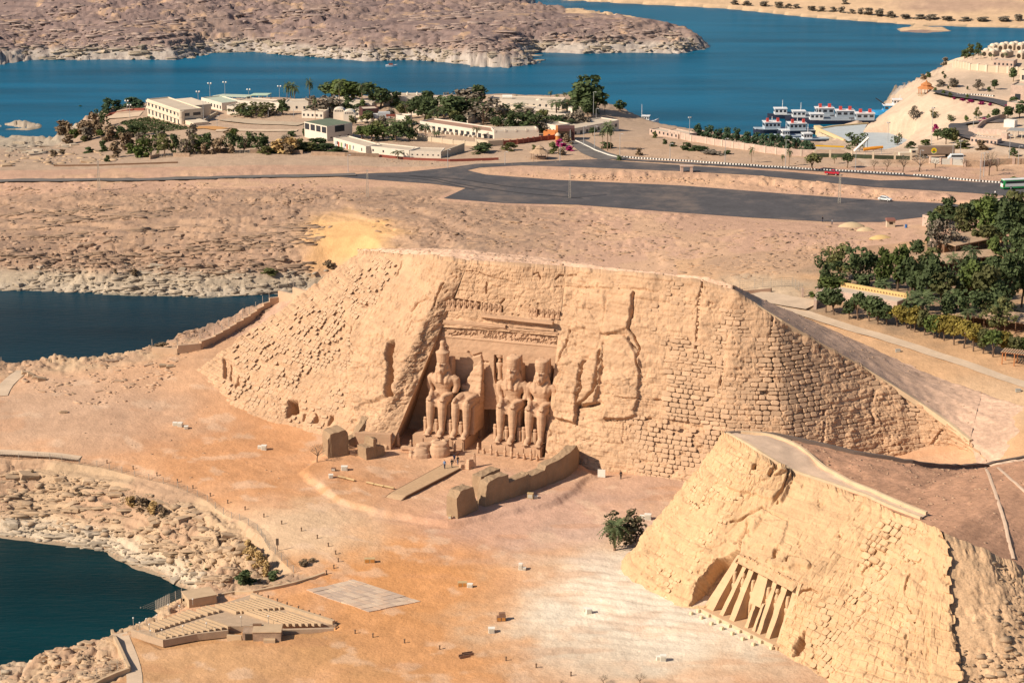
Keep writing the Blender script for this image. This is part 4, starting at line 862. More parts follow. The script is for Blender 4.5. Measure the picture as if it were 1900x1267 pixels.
def head(mb, beard=True, nem=True):
    ring_loft(mb, [((0, 3.8, 11.9), .6, .6), ((0, 3.6, 12.5), .82, .85), ((0, 3.5, 13.2), 1.02, 1.08), ((0, 3.55, 14.0), 1.08, 1.12), ((0, 3.7, 14.7), 1.02, 1.05), ((0, 3.9, 15.1), .7, .75)], 16, 2.2)
    limb(mb, [(0, 2.55, 13.75, .16), (0, 2.3, 13.35, .24), (0, 2.4, 13.15, .3), (0, 2.7, 13.1, .2)], 8)      # nose
    for sx in (-1, 1):
        limb(mb, [(sx*.2, 2.58, 13.95, .11), (sx*.55, 2.62, 14.02, .14), (sx*.88, 2.85, 13.9, .1)], 6)        # brow
        limb(mb, [(sx*.3, 2.66, 13.62, .1), (sx*.5, 2.62, 13.64, .15), (sx*.72, 2.75, 13.6, .1)], 6)          # eye
        limb(mb, [(sx*.62, 2.75, 13.05, .2), (sx*.5, 2.72, 12.8, .22)], 6)
        limb(mb, [(sx*1.08, 3.55, 13.2, .16), (sx*1.25, 3.65, 13.6, .24), (sx*1.2, 3.65, 13.95, .2)], 6)       # ear
    limb(mb, [(-.36, 2.6, 12.78, .1), (0, 2.48, 12.8, .14), (.36, 2.6, 12.78, .1)], 6)                         # mouth
    limb(mb, [(-.2, 2.65, 12.4, .2), (.2, 2.65, 12.4, .2)], 6)
    # striped head-cloth: flares beside the neck, lappets on the chest
    ring_loft(mb, [((0, 4.5, 11.7), 2.0, .55), ((0, 4.5, 12.6), 1.85, .75), ((0, 4.4, 13.6), 1.55, .95), ((0, 4.2, 14.5), 1.3, 1.05), ((0, 4.05, 15.15), 1.1, 1.1), ((0, 4.05, 15.5), .9, .95)], 16, 2.4)
    for sx in (-1, 1): limb(mb, [(sx*1.35, 3.9, 12.5, .42), (sx*1.15, 3.2, 11.5, .4), (sx*1.0, 2.95, 10.4, .33)], 8)
    ring_loft(mb, [((0, 3.75, 14.35), 1.14, 1.2), ((0, 3.8, 14.75), 1.14, 1.2)], 16, 2.2)
    limb(mb, [(0, 2.5, 14.35, .16), (0, 2.25, 14.8, .22), (0, 2.35, 15.3, .14)], 6)                            # brow serpent
    if beard: limb(mb, [(0, 2.85, 12.35, .34), (0, 2.75, 11.4, .42), (0, 2.8, 10.6, .48)], 8)
def crown_full(mb):
    ring_loft(mb, [((0, 4.05, 15.0), 1.2, 1.25), ((0, 4.1, 16.3), 1.32, 1.35), ((0, 4.15, 17.2), 1.5, 1.5), ((0, 4.15, 17.35), 1.1, 1.1), ((0, 4.15, 17.7), .75, .75), ((0, 4.15, 18.6), .52, .52), ((0, 4.15, 19.3), .62, .62), ((0, 4.15, 19.7), .4, .4)], 16, 2.1)
    mb.box((0, 5.3, 15.0), (1.5, .8, 3.2))
def crown_broken(mb, h, seed):
    r = random.Random(seed)
    ring_loft(mb, [((0, 4.05, 15.0), 1.2, 1.25), ((0, 4.1, 15.0+h*.6), 1.36, 1.4), ((.1, 4.2, 15.0+h*.9), 1.4, 1.35), ((.2, 4.4, 15.0+h), .9, .8)], 16, 2.2)
    mb.box((.6, 5.4, 14.5), (2.0, 2.2, h+.4), .1, .8); mb.box((-.3, 5.0, 15+h*.7), (1.6, 1.6, h*.35), .3, .6)
def throne(mb):
    mb.box((0, 4.3, 0), (5.2, 6.4, 6.3)); mb.box((0, 6.9, 0), (4.6, 2.2, 9.5)); mb.box((0, 3.0, 6.0), (4.9, 3.6, .5))
def build_colossus(a, label, kind, bfront=-2.2, sc=1., z0=3.05):
    base = lp(a, bfront, z0); t = thing('colossal_statue', label, 'statue', base, -_g, 'seated colossi of the large temple front')
    t.scale = (sc*(1.0 if kind == 'broken' else 1.06), sc*1.03, sc)
    mb = MB(); legs(mb)
    if kind != 'broken': torso(mb); head(mb, kind in ('full', 'beard'))
    else:
        limb(mb, [(-1.4, .6, 7.9, .5), (-1.35, -.4, 7.8, .45), (-1.35, -.85, 7.6, .28)], 8); limb(mb, [(2.1, 3.2, 8.0, .65), (1.6, 1.2, 7.95, .5), (1.4, -.4, 7.8, .42)], 8)
        ring_loft(mb, [((0, 4.2, 6.4), 1.9, 1.5), ((-.2, 4.4, 7.6), 1.6, 1.4), ((-.2, 5.0, 8.4), .9, .9)], 14)
    link('body', remesh(mb, 'body', M_stat, .13, 2, .05, int(a)), t)
    mb = MB(); throne(mb); link('throne', remesh(mb, 'throne', M_stat, .25, 1, .08, int(a)+3), t)
    if kind == 'full': mb = MB(); crown_full(mb); link('crown', remesh(mb, 'crown', M_stat, .12, 2, .03), t)
    if kind == 'beard': mb = MB(); crown_broken(mb, 2.7, 1); link('crown', remesh(mb, 'crown', M_stat, .12, 2, .08), t)['label'] = 'crown broken off at the top'
    if kind == 'plain': mb = MB(); crown_broken(mb, 2.5, 2); link('crown', remesh(mb, 'crown', M_stat, .12, 2, .08), t)['label'] = 'crown broken off at the top'
    # back pillar rising to the wall behind
    mb = MB()
    if kind == 'broken':
        P_ = [(-2.6, 5.2, 6), (2.7, 4.2, 6), (2.9, 7.2, 6), (-2.6, 7.4, 6), (-1.6, 6.4, 9.5), (2.6, 5.6, 10.5), (2.6, 7.3, 15.4), (-.8, 7.3, 11.8), (2.1, 6.7, 15.6)]
        mb.add(P_, [(3, 2, 1, 0), (0, 1, 5, 4), (1, 2, 6, 5), (4, 5, 8), (5, 6, 8), (4, 8, 7), (8, 6, 7), (2, 3, 7, 6), (3, 0, 4, 7)])
        link('broken_back', remesh(mb, 'broken_back', M_stat, .22, 1, .25, 9), t)
    else:
        mb.box((0, 6.6, 6), (3.4, 2.6, 9.5), 0, .9); link('back_pillar', remesh(mb, 'back_pillar', M_stat, .3, 1, .1), t)
    for k, (x, y, h) in enumerate(((0, -.1, 3.2), (-2.55, .4, 3.3), (2.5, .5, 3.1))):
        if kind == 'broken' and k == 2: continue
        fm = MB(); ring_loft(fm, [((0, 0, 0), .42, .4), ((0, 0, .3*h), .36, .3), ((0, 0, .62*h), .42, .32), ((0, 0, .76*h), .5, .32), ((0, 0, .8*h), .22, .22), ((0, 0, .88*h), .36, .34), ((0, 0, .97*h), .34, .32), ((0, 0, h), .2, .2)], 8)
        fm.box((0, .4, 0), (.9, .5, h*.95)); o = fm.build('small_figure', M_stat, t, smooth=False); o.location = (x, y, 0)
    return t
build_colossus(-24.3, 'seated colossus with tall complete double crown, leftmost of the four', 'full')
build_colossus(-18.6, 'seated colossus broken off above the lap, its upper body fallen away', 'broken')
build_colossus(-8.2, 'seated colossus with a beard and broken crown, right beside the temple door', 'beard')
build_colossus(-1.75, 'seated colossus without a beard at the right end of the row', 'plain')
# pedestals
for (a0, a1, lab) in ((-29.0, -23.0, 'plinth under the colossus with the complete crown'), (-22.9, -17.0, None), (-13.2, -6.1, None), (-6.0, .35, None)):
    mb = MB(); c = ((a0+a1)/2, -5., 0)
    q = [lp(a0, 0 if a0 > -23 else .2, 0)[:2], lp(a1, 0, 0)[:2], lp(a1, -9, 0)[:2], lp(a0, -9, 0)[:2]]
    mb.prism([tuple(p) for p in q], -.5, 3.05)
    for v_ in (): pass
    o = mb.build('pedestal', M_face, temple, True)
    bm = bmesh.new(); bm.from_mesh(o.data); bmesh.ops.bevel(bm, geom=[e for e in bm.edges], offset=.22, segments=2, affect='EDGES'); bm.to_mesh(o.data); bm.free()
# carved panels and cracks on the pedestal fronts: shallow recessed blocks
for a_ in (-27.5, -24.8, -20.8, -18.4, -11.8, -8.8, -4.6, -2.0):
    mb = MB(); c = lp(a_, .05 if a_ > -23 else .2, .9); mb.box(c, (1.9, .16, 1.5), -_g); mb.build('relief_panel', M_face, temple, True)
# terrace with its balustrade and statuettes
mb = MB()
q = [lp(-30, 4.2, 0), lp(-17.6, 3.6, 0), lp(-17.6, -1, 0), lp(-30, -1, 0)]; mb.prism([tuple(p[:2]) for p in q], -1, .75)
q = [lp(-13.2, 3.4, 0), lp(2.2, 3.0, 0), lp(2.2, -1, 0), lp(-13.2, -1, 0)]; mb.prism([tuple(p[:2]) for p in q], -1, .72)
ter = mb.build('terrace', M_face, temple, True)
mb = MB(); q = [lp(-34.5, 2.5, 0), lp(1.8, 2.5, 0), lp(1.8, -10, 0), lp(-34.5, -10, 0)]; mb.prism([tuple(p[:2]) for p in q], -1, .42); mb.build('floor', M_face, temple, True)
beam(lp(-13.2, 3.4, .72), lp(2.2, 3.0, .70), .55, .35, M_face, temple, 'balustrade', .25, 16, 8)
beam(lp(-30, 4.2, .75), lp(-26, 4.0, .75), .6, .35, M_face, temple, 'balustrade', .3, 6, 9)
def statuette(kind):
    mb = MB(); mb.box((0, 0, 0), (.75, .75, .25))
    if kind: ring_loft(mb, [((0, 0, .2), .32, .3), ((0, 0, .9), .28, .24), ((0, 0, 1.5), .34, .26), ((0, 0, 1.75), .38, .26), ((0, 0, 1.85), .17, .17), ((0, -.03, 2.05), .24, .24), ((0, 0, 2.3), .22, .22), ((0, 0, 2.75), .12, .12)], 8)
    else:
        ring_loft(mb, [((0, .25, .2), .3, .5), ((0, .15, .7), .34, .42), ((0, -.05, 1.15), .3, .32), ((0, -.15, 1.35), .2, .22), ((0, -.2, 1.6), .24, .26), ((0, -.15, 1.8), .14, .15)], 8)
        limb(mb, [(0, -.38, 1.55, .1), (0, -.55, 1.48, .04)], 6)
    return mb.mesh('statuette', M_stat, True)
stt = [statuette(0), statuette(1)]
for k, (u_, v_, kd) in enumerate(((739, 826, 1), (763, 831, 0), (844, 841, 1), (887, 845, 1), (898, 846, 0), (911, 848, 1), (922, 850, 0), (937, 851, 1), (949, 853, 1), (961, 854, 0), (973, 856, 0), (985, 857, 1), (997, 858, 0))):
    p = at(u_, v_, .74 if k > 2 or k < 2 else .5)
    o = link('statuette', stt[kd], None); o.location = Vector(p); o.rotation_euler = (0, 0, -_g); o.scale = (1, 1, 1.05)
    lb = ['upright statuette on the terrace below the leftmost colossus', 'falcon statuette on the terrace left of the fallen head', 'upright statuette beside the path to the temple door'][k] if k < 3 else ('upright royal statuette in the row along the right terrace edge' if kd else 'falcon statuette in the row along the right terrace edge')
    tag(o, lb, 'statuette', 'statuettes along the terrace edge')
# fallen head and torso of the broken colossus
t = thing('fallen_statue', 'fallen head and shoulder of the broken colossus lying before its feet', 'statue fragment', at(800, 851, .1), .2)
mb = MB(); ring_loft(mb, [((1.8, 0, 0), 2.1, 1.7), ((1.9, .1, 1.2), 2.3, 1.9), ((1.9, .2, 2.4), 2.1, 1.8), ((1.9, .2, 3.1), 1.5, 1.3)], 14, 2.3); ring_loft(mb, [((1.9, .2, 3.0), 1.9, 1.6), ((1.9, .2, 3.5), 1.6, 1.4)], 14)
mb.box((3.4, 1.2, 0), (1.2, 1.2, 3.8), .3); link('head', remesh(mb, 'head', M_stat, .18, 2, .08, 3), t)
mb = MB(); ring_loft(mb, [((-2.3, -.2, 0), 2.2, 1.6), ((-2.3, 0, 1.5), 2.0, 1.5), ((-2.1, .3, 2.4), 1.3, 1.0)], 12, 2.8); mb.box((-4.4, -.4, 0), (1.0, 1.4, 2.2), .4, .7); mb.box((-1.0, 2.6, 0), (4.2, 2.0, 2.9), .15, .8); mb.box((1.6, 3.2, 0), (2.5, 1.6, 3.3), .5, .6)
link('torso_block', remesh(mb, 'torso_block', M_stat, .2, 1, .15, 4), t)
t = thing('fallen_block', 'leaning broken stone slab standing beside the head of the wooden ramp', 'stone block', ground(876, 868), .3)
mb = MB(); mb.box((-.6, 0, -.2), (1.6, 1.2, 2.2), .5, .6); mb.box((.5, .2, -.2), (1.0, .9, 3.4), -.3, .5); mb.box((-2.0, .4, -.2), (1.6, 1.0, 1.2), .2, .7); link('slab', remesh(mb, 'slab', M_stat, .12, 1, .12), t)
# mud-brick enclosure walls
def mudwall(label, pts, thick, tops, base=-1., cat='wall', name='mud_brick_wall'):
    P_ = [ground(*p) for p in pts]; t = thing(name, label, cat, P_[0])
    n = len(P_); L = []
    for i in range(n):
        d_ = P_[min(i+1, n-1)]-P_[max(i-1, 0)]; d_[2] = 0; d_ /= np.linalg.norm(d_); L.append(np.array([-d_[1], d_[0], 0]))
    vs = []
    for p, l_2, h_ in zip(P_, L, tops):
        z = p[2]
        for off, zz, bt in ((0, z+base, .25), (0, z+h_, 0), (thick, z+h_, 0), (thick, z+base, -.25)):
            q = p+l_2*(off-bt); vs.append((q[0], q[1], zz))
    fs = [(i*4+j, i*4+(j+1) % 4, i*4+4+(j+1) % 4, i*4+4+j) for i in range(n-1) for j in range(4)]+[(3, 2, 1, 0), (n*4-4, n*4-3, n*4-2, n*4-1)]
    mb = MB().add(vs, fs); o = mb.build('brickwork', M_mud, t, True)
    bm = bmesh.new(); bm.from_mesh(o.data); bmesh.ops.recalc_face_normals(bm, faces=bm.faces[:]); bmesh.ops.subdivide_edges(bm, edges=bm.edges[:], cuts=3, use_grid_fill=True)
    for v in bm.verts:
        if v.co.z > .3: v.co += Vector((random.uniform(-.07, .07), random.uniform(-.07, .07), random.uniform(-.1, .08)))
    bm.to_mesh(o.data); bm.free(); return t, P_, L
def lerp2(a, b, t): return (a[0]+(b[0]-a[0])*t, a[1]+(b[1]-a[1])*t)
mudwall('freestanding mud-brick wall stump nearest the open sand, beside the gateway gap', [(848, 962), lerp2((848, 962), (884, 946), .2), lerp2((848, 962), (884, 946), .85), (883.5, 946.3), (887, 944.6)], 2.7, [4.2, 5.4, 5.2, 2.2, 1.6])
mudwall('long mud-brick enclosure wall stepping up to the cliff foot', [(900, 940), (903.5, 938.4), (906.5, 937.3), lerp2((906, 937.5), (944, 925), .3), (943, 925.3), (944.5, 924.8), (975, 914.5), (981, 912.5), (983, 911.8), (1010, 902), (1014, 900), (1040, 890), (1058, 880), (1070, 868), (1076, 858)], 2.2, [1.2, 4.2, 4.9, 5.3, 5.2, 3.4, 3.8, 4.0, 3.2, 3.5, 4.3, 4.5, 4.9, 5.0, 2.4])
mb_t, P_, L_ = mudwall('hollow mud-brick block behind the gateway in the long wall', [(893, 925), (912, 917), (928, 910)], 2.4, [4.6, 4.8, 4.8])
mudwall('mud-brick wall stump behind the bare acacia', [(609, 850), lerp2((609, 850), (646, 843), .15), lerp2((609, 850), (646, 843), .9), (647, 842.8)], 4.2, [4.0, 5.2, 5.6, 4.6])
mudwall('low mud-brick wall with a raised lump left of the temple recess', [(679, 853), (692, 850), (693.5, 849.6), (698, 848.4), (699.5, 848), (714, 843)], 3., [2.6, 2.7, 4.2, 4.2, 2.4, 1.9])
mudwall('mud-brick wall fragment against the cliff by the wooden door', [(647, 832), (660, 828), (675, 824), (684, 818)], 1.5, [2.0, 2.4, 4.5, 5.6])
t = thing('gate', 'low lattice gate between the mud-brick wall stumps', 'gate', ground(646, 844))
mb = MB(); p0, p1 = ground(645, 842.5), ground(659, 846)
for k in range(9): q = p0+(p1-p0)*k/8; mb.box(q, (.09, .09, 2.0))
for z_ in (.3, 1.1, 1.9): mb.cyl(p0+[0, 0, z_], p1+[0, 0, z_], .06, n=5)
mb.build('lattice', mat('rusty_iron', (.20, .12, .08), .7, .2, 1), t, True)
# timber door in its stone jamb at the left of the recess
o = MB(); dp = at(694, 829.5, .8)
i = np.unravel_index(np.argmin((FL[4]-694)**2+(FL[5]-822)**2), FL[4].shape); dq = FL[0][i]
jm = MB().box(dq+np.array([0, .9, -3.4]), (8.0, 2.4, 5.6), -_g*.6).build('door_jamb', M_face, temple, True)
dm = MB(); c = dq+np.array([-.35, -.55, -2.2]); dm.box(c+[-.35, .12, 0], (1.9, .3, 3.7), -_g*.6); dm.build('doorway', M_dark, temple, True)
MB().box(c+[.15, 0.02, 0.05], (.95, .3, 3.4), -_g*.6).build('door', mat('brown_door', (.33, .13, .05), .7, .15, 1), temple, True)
# ================================================================== SMALL TEMPLE FRONT
def l2(f, b, z): return bL+E2*(W2*f)+N2*b+np.array([0, 0, z])
HT = mL[2]-SB; DP = LEAN2*HT
fl_top = lambda f: (mL+(mR-mL)*f)
RZ2 = atan2(E2[1], E2[0])
M_face2 = mat('pale_carved_rock', (.56, .37, .22), .95, .10, .4, bump=.05, bscale=2, spec=.08, streak=.08, fine=.06)
def butt(f0, f1, g0, g1, zb=0., zt=None, name='buttress'):
    zt = HT if zt is None else zt
    mb = MB(); n = 9; r = random.Random(int(f0*1000)); vs = []
    for i in range(n):
        t = zb/HT+(zt-zb)/HT*i/(n-1); z = HT*t
        a0 = f0+(g0-f0)*t; a1 = f1+(g1-f1)*t; a1 += r.uniform(-.003, .003); a0 += r.uniform(-.003, .003)
        bf = -LEAN2*z+r.uniform(-.05, .05); bb = -DP-.6
        A_, B_ = l2(a0, bf, z), l2(a1, bf, z); Cc, Dd = l2(a1, bb, z), l2(a0, bb, z); vs += [A_, B_, Cc, Dd]
    fs = [(i*4+j, i*4+(j+1) % 4, i*4+4+(j+1) % 4, i*4+4+j) for i in range(n-1) for j in range(4)]+[(3, 2, 1, 0), (n*4-4, n*4-3, n*4-2, n*4-1)]
    mb.add(vs, fs); return mb.build(name, M_face2, temple2, True)
fR = float((mR-bL)@E2/W2); fL = float((mL-bL)@E2/W2)
print('fL fR', fL, fR, HT, DP)
tf = lambda g: fL+(fR-fL)*g
for f0, f1, g0, g1 in ((-.03, .10, -.03, .05), (.195, .245, .12, .18), (.335, .405, .22, .30), (.72, .765, .62, .69), (.84, .895, .77, .87), (.99, 1.06, .96, 1.05)):
    butt(f0, f1, tf(g0), tf(g1))
butt(.555, .595, .49, .52, 0, HT*.47); butt(.655, .69, .60, .62, 0, HT*.47)
butt(.50, .685, tf(.38), tf(.53), HT*.40, HT)
def w2(name, A_, B_, C_, D_, m=M_face2, a=.06, nu=40, nv=30): return plain(name, A_, B_, C_, D_, nu, nv, a, 431, m, temple2)
w2('facade_wall', l2(-.05, -DP-.5, -.3), l2(1.08, -DP-.5, -.3), fl_top(1.03)+np.array([0, 0, .3])-N2*.5, fl_top(-.03)+np.array([0, 0, .3])-N2*.5)
mb = MB(); mb.prism([tuple(l2(-.04, 1.0, 0)[:2]), tuple(l2(1.07, 1.0, 0)[:2]), tuple(l2(1.07, -DP-.5, 0)[:2]), tuple(l2(-.04, -DP-.5, 0)[:2])], SB-1, SB+.28); mb.build('floor', M_face2, temple2, True)
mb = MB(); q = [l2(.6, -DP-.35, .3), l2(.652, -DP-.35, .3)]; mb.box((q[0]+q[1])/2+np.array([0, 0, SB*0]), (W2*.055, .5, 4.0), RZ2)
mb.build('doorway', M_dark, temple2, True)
# carved frieze strip over the niches
rr = random.Random(4); P0, P1 = fl_top(-.02), fl_top(1.02)
for k in range(46):
    f = (k+.5)/46; q = fl_top(f)+N2*(.05)+np.array([0, 0, -.15-.25*rr.random()]); mb = MB(); mb.box(q+N2*-.1, (.22, .3, rr.uniform(.4, .9)), RZ2+.1); mb.build('frieze_glyph', M_face2, temple2, True)
# side face of the recess, left
w2('side_wall', l2(-.03, .3, -.5), l2(-.03, -DP-.5, -.5), fl_top(-.03)-N2*.5, fl_top(-.03)+N2*.02, a=.2)
# six standing figures
def standing(h, kind, seed):
    mb = MB(); k = h/8.
    ring_loft(mb, [((0, 0, 0), 1.0, .8), ((0, 0, .3*k), 1.0, .8)], 10, 3)
    for sx, dy in ((-.42, -.55), (.42, 0)): limb(mb, [(sx, dy-.5, .45*k, .28), (sx, dy, .5*k, .36), (sx, dy, 1.8*k, .44), (sx, dy*.5, 3.2*k, .52), (sx*.9, 0, 4.2*k, .6)], 8)
    ring_loft(mb, [((0, 0, 3.4*k), .85, .6), ((0, 0, 4.4*k), .75, .52), ((0, 0, 5.3*k), 1.0, .6), ((0, 0, 5.8*k), 1.05, .55), ((0, 0, 6.0*k), .5, .4), ((0, -.1, 6.3*k), .5, .5), ((0, -.1, 6.9*k), .55, .55), ((0, -.05, 7.1*k), .6, .6), ((0, 0, 7.9*k if kind else 8.6*k), .42, .4)], 12)
    for sx in (-1, 1): limb(mb, [(sx*1.0, 0, 5.6*k, .3), (sx*1.15, .05, 4.4*k, .26), (sx*1.05, -.2, 3.3*k, .22)], 8)
    ring_loft(mb, [((0, .15, 5.6*k), .8, .3), ((0, .15, 6.8*k), .72, .45), ((0, .1, 7.2*k), .5, .4)], 10)
    if kind: mb.lathe((0, 0, 8.0*k), [(.1, 0), (.45, .15), (.55, .5), (.3, .95)], 8)
    mb.box((0, .6, 0), (.9, .6, 6.6*k))
    return remesh(mb, 'body', M_face2, .11, 2, .05, seed)
sks = [standing(6.6, 0, 1), standing(6.6, 1, 2)]
NI = [(.15, 0, 'standing royal figure in the leftmost niche of the smaller temple'), (.28, 1, 'standing queen figure in the second niche from the left'), (.44, 0, 'standing royal figure in the niche just left of the small doorway'),
      (.70, 0, 'standing royal figure in the niche just right of the small doorway'), (.775, 1, 'standing queen figure in the second niche from the right'), (.92, 0, 'standing royal figure in the rightmost niche of the smaller temple')]
BT = ((-.03, .10, -.03, .05), (.195, .245, .12, .18), (.335, .405, .22, .30), (.52, .685, .38, .53), (.72, .765, .62, .69), (.84, .895, .77, .87), (.99, 1.06, .96, 1.05))
for k, (f, kd, lb) in enumerate(NI):
    tm_ = .55; L_, R_ = BT[k], BT[k+1]; f = .5*((L_[1]*(1-tm_)+tf(L_[3])*tm_)+(R_[0]*(1-tm_)+tf(R_[2])*tm_))
    p = l2(f+.004, -DP*.70, .25); t = thing('standing_statue', lb, 'statue', p, RZ2, 'standing figures of the small temple'); t.scale = (.72, .8, 1); link('body', sks[kd], t)
    c = MB(); ring_loft(c, [((-.6, -.55, 0), .26, .24), ((-.6, -.55, 1.2), .28, .2), ((-.6, -.55, 1.6), .2, .2), ((-.6, -.55, 2.0), .1, .1)], 8); c.build('small_figure', M_face2, t)
# floodlights along its front
fb = MB(); fb.box((0, 0, 0), (.62, .5, .5)); fb.box((0, .05, .5), (.5, .3, .06)); M_flood = mat('floodlight_case', (.66, .55, .36), .7, .1, 2)
me_f = fb.mesh('floodlight', M_flood)
for k in range(15):
    row = k % 2; j = k//2; f = j/7.
    p = bL+E2*(W2*(f*1.02))+N2*(1.5+(1.6 if row else 0)); u_, v_ = proj(np.array([p[0], p[1], hz(p[0], p[1])]))
    o = link('floodlight', me_f); o.location = (p[0], p[1], hz(p[0], p[1])); o.rotation_euler = (0, 0, RZ2)
    tag(o, 'small boxy floodlight in the %s row before the smaller temple' % ('outer' if row else 'inner'), 'floodlight', 'floodlights before the small temple')
ribbon([l2(f, 1.05, 0)*np.array([1, 1, 0])+np.array([0, 0, SB+.1]) for f in np.linspace(0, 1.02, 8)], .22, .35, M_kerb, temple2, 'kerb')
# ================================================================== PLANTS
def leaf_cloud(name, seed, n, clumps, m, lsz=.06, hollow=.35, flat=1., upb=.3):
    # clumps: (x, y, z, r); small leaf faces scattered through each clump, denser to its skin
    g_ = np.random.default_rng(seed); cl = np.array(clumps); wts = cl[:, 3]**2; wts /= wts.sum()
    k = g_.choice(len(cl), n, p=wts); d = g_.normal(size=(n, 3)); d /= np.linalg.norm(d, axis=1)[:, None]
    rad = (hollow+(1-hollow)*g_.random(n)**.5)*cl[k, 3]
    c = cl[k, :3]+d*rad[:, None]*np.array([1, 1, flat])
    nn = d+g_.normal(size=(n, 3))*.55+np.array([0, 0, upb]); nn /= np.linalg.norm(nn, axis=1)[:, None]
    a = np.cross(nn, g_.normal(size=(n, 3))); a /= np.linalg.norm(a, axis=1)[:, None]; b = np.cross(nn, a)
    s = (lsz*(.6+.8*g_.random(n)))[:, None]
    V = np.stack([c-a*s-b*s*.5, c+a*s*.2-b*s*.8, c+a*s+b*s*.5, c-a*s*.2+b*s*.8], 1).reshape(-1, 3)
    V[:, 2] = np.maximum(V[:, 2], .01)
    me = bpy.data.meshes.new(name); Q = np.arange(n*4).reshape(-1, 4)
    me.vertices.add(n*4); me.vertices.foreach_set('co', V.astype(np.float32).ravel()); me.loops.add(n*4); me.loops.foreach_set('vertex_index', Q.ravel().astype(np.int32))
    me.polygons.add(n); me.polygons.foreach_set('loop_start', np.arange(0, n*4, 4, dtype=np.int32)); me.update(calc_edges=True); me.materials.append(m)
    return me
def crown_clumps(seed, n, kind):
    r = random.Random(seed); L = []
    for i in range(n):
        if kind == 'round': a = r.uniform(0, 6.28); e = r.uniform(-.9, 1.4); q = r.uniform(.15, .3); L.append((q*cos(a)*cos(e), q*sin(a)*cos(e), .60+.23*sin(e), r.uniform(.12, .19)))
        elif kind == 'loose': a = r.uniform(0, 6.28); z = r.uniform(.2, .93); q = r.uniform(.05, .44)*(1.15-abs(z-.5)); L.append((q*cos(a), q*sin(a), z, r.uniform(.08, .16)))
        elif kind == 'tall': a = r.uniform(0, 6.28); z = r.uniform(.22, .94); q = r.uniform(.05, .34)*(1.2-z*.6); L.append((q*cos(a), q*sin(a), z, r.uniform(.09, .15)))
        elif kind == 'bush': a = r.uniform(0, 6.28); z = r.uniform(.08, .8); q = r.uniform(.0, .40)*(1.05-z*.6); L.append((q*cos(a), q*sin(a), z, r.uniform(.12, .2)))
        elif kind == 'clip': a = r.uniform(0, 6.28); e = r.uniform(-1.2, 1.5); q = .24; L.append((q*cos(a)*cos(e), q*sin(a)*cos(e), .58+.26*sin(e), .2))
    return L
LM = {'green': mat('leaf_green', (.105, .138, .038), .75, .35, .5, rnd=.25, transl=.25), 'dark': mat('leaf_dark_green', (.078, .105, .042), .75, .35, .5, rnd=.2, transl=.2), 'olive': mat('leaf_olive', (.135, .138, .052), .75, .35, .5, rnd=.25, transl=.25),
      'yellow': mat('leaf_yellow_green', (.27, .215, .05), .75, .3, .6, rnd=.22, transl=.3), 'grey': mat('leaf_grey_twig', (.195, .16, .12), .85, .3, .6, rnd=.2), 'dry': mat('dry_brush', (.22, .155, .095), .85, .3, .6, rnd=.2), 'straw': mat('dry_straw', (.42, .28, .12), .85, .3, .6, rnd=.15),
      'palm': mat('palm_green', (.115, .145, .065), .7, .3, .5, rnd=.2, transl=.2), 'pink': mat('bougainvillea', (.36, .03, .14), .7, .3, .8, rnd=.2, transl=.2), 'dusty': mat('leaf_dusty', (.115, .10, .055), .8, .3, .5, rnd=.1, transl=.2), 'lake': mat('leaf_reed_green', (.066, .11, .06), .75, .3, .4, rnd=.2, transl=.2)}
M_bark = mat('bark', (.17, .115, .08), .9, .2, 2, rnd=.15); M_palmbark = mat('palm_trunk', (.24, .16, .11), .9, .25, 3, rnd=.15)
TV = {}
def trunk_mesh(seed, top=.6, r0=.03, lean=.05, forks=4, spread=.25, z0=.25, thin=.5):
    r = random.Random(seed); mb = MB(); tx, ty = r.uniform(-lean, lean), r.uniform(-lean, lean)
    mb.tube([(0, 0, -.06), (tx*.4, ty*.4, z0*.6), (tx, ty, z0)], [r0, r0*.8, r0*.7], 6)
    for k in range(forks):
        a = 6.28*k/forks+r.uniform(-.5, .5); q = spread*r.uniform(.6, 1.1); h = top*r.uniform(.85, 1.15)
        mb.tube([(tx, ty, z0), (tx+q*.4*cos(a), ty+q*.4*sin(a), z0+(h-z0)*.5), (tx+q*cos(a), ty+q*sin(a), h)], [r0*.6, r0*thin*.8, r0*.2], 5)
    return mb.mesh('trunk', M_bark)
def tree_meshes(kind, tint, var):
    key = (kind, tint, var)
    if key in TV: return TV[key]
    sd_ = hash((kind, var)) % 9999 if False else (sum(map(ord, kind))*7+var*31)
    n, nl, ls = {'round': (22, 620, .052), 'loose': (26, 520, .045), 'tall': (26, 620, .05), 'bush': (16, 380, .075), 'clip': (14, 320, .07)}[kind]
    cm = leaf_cloud('crown', sd_, nl, crown_clumps(sd_, n, kind), LM[tint], ls)
    tm = None if kind == 'bush' else trunk_mesh(sd_, .65, .035 if kind != 'clip' else .05, .06, 4 if kind != 'clip' else 2, .2)
    TV[key] = (cm, tm); return TV[key]
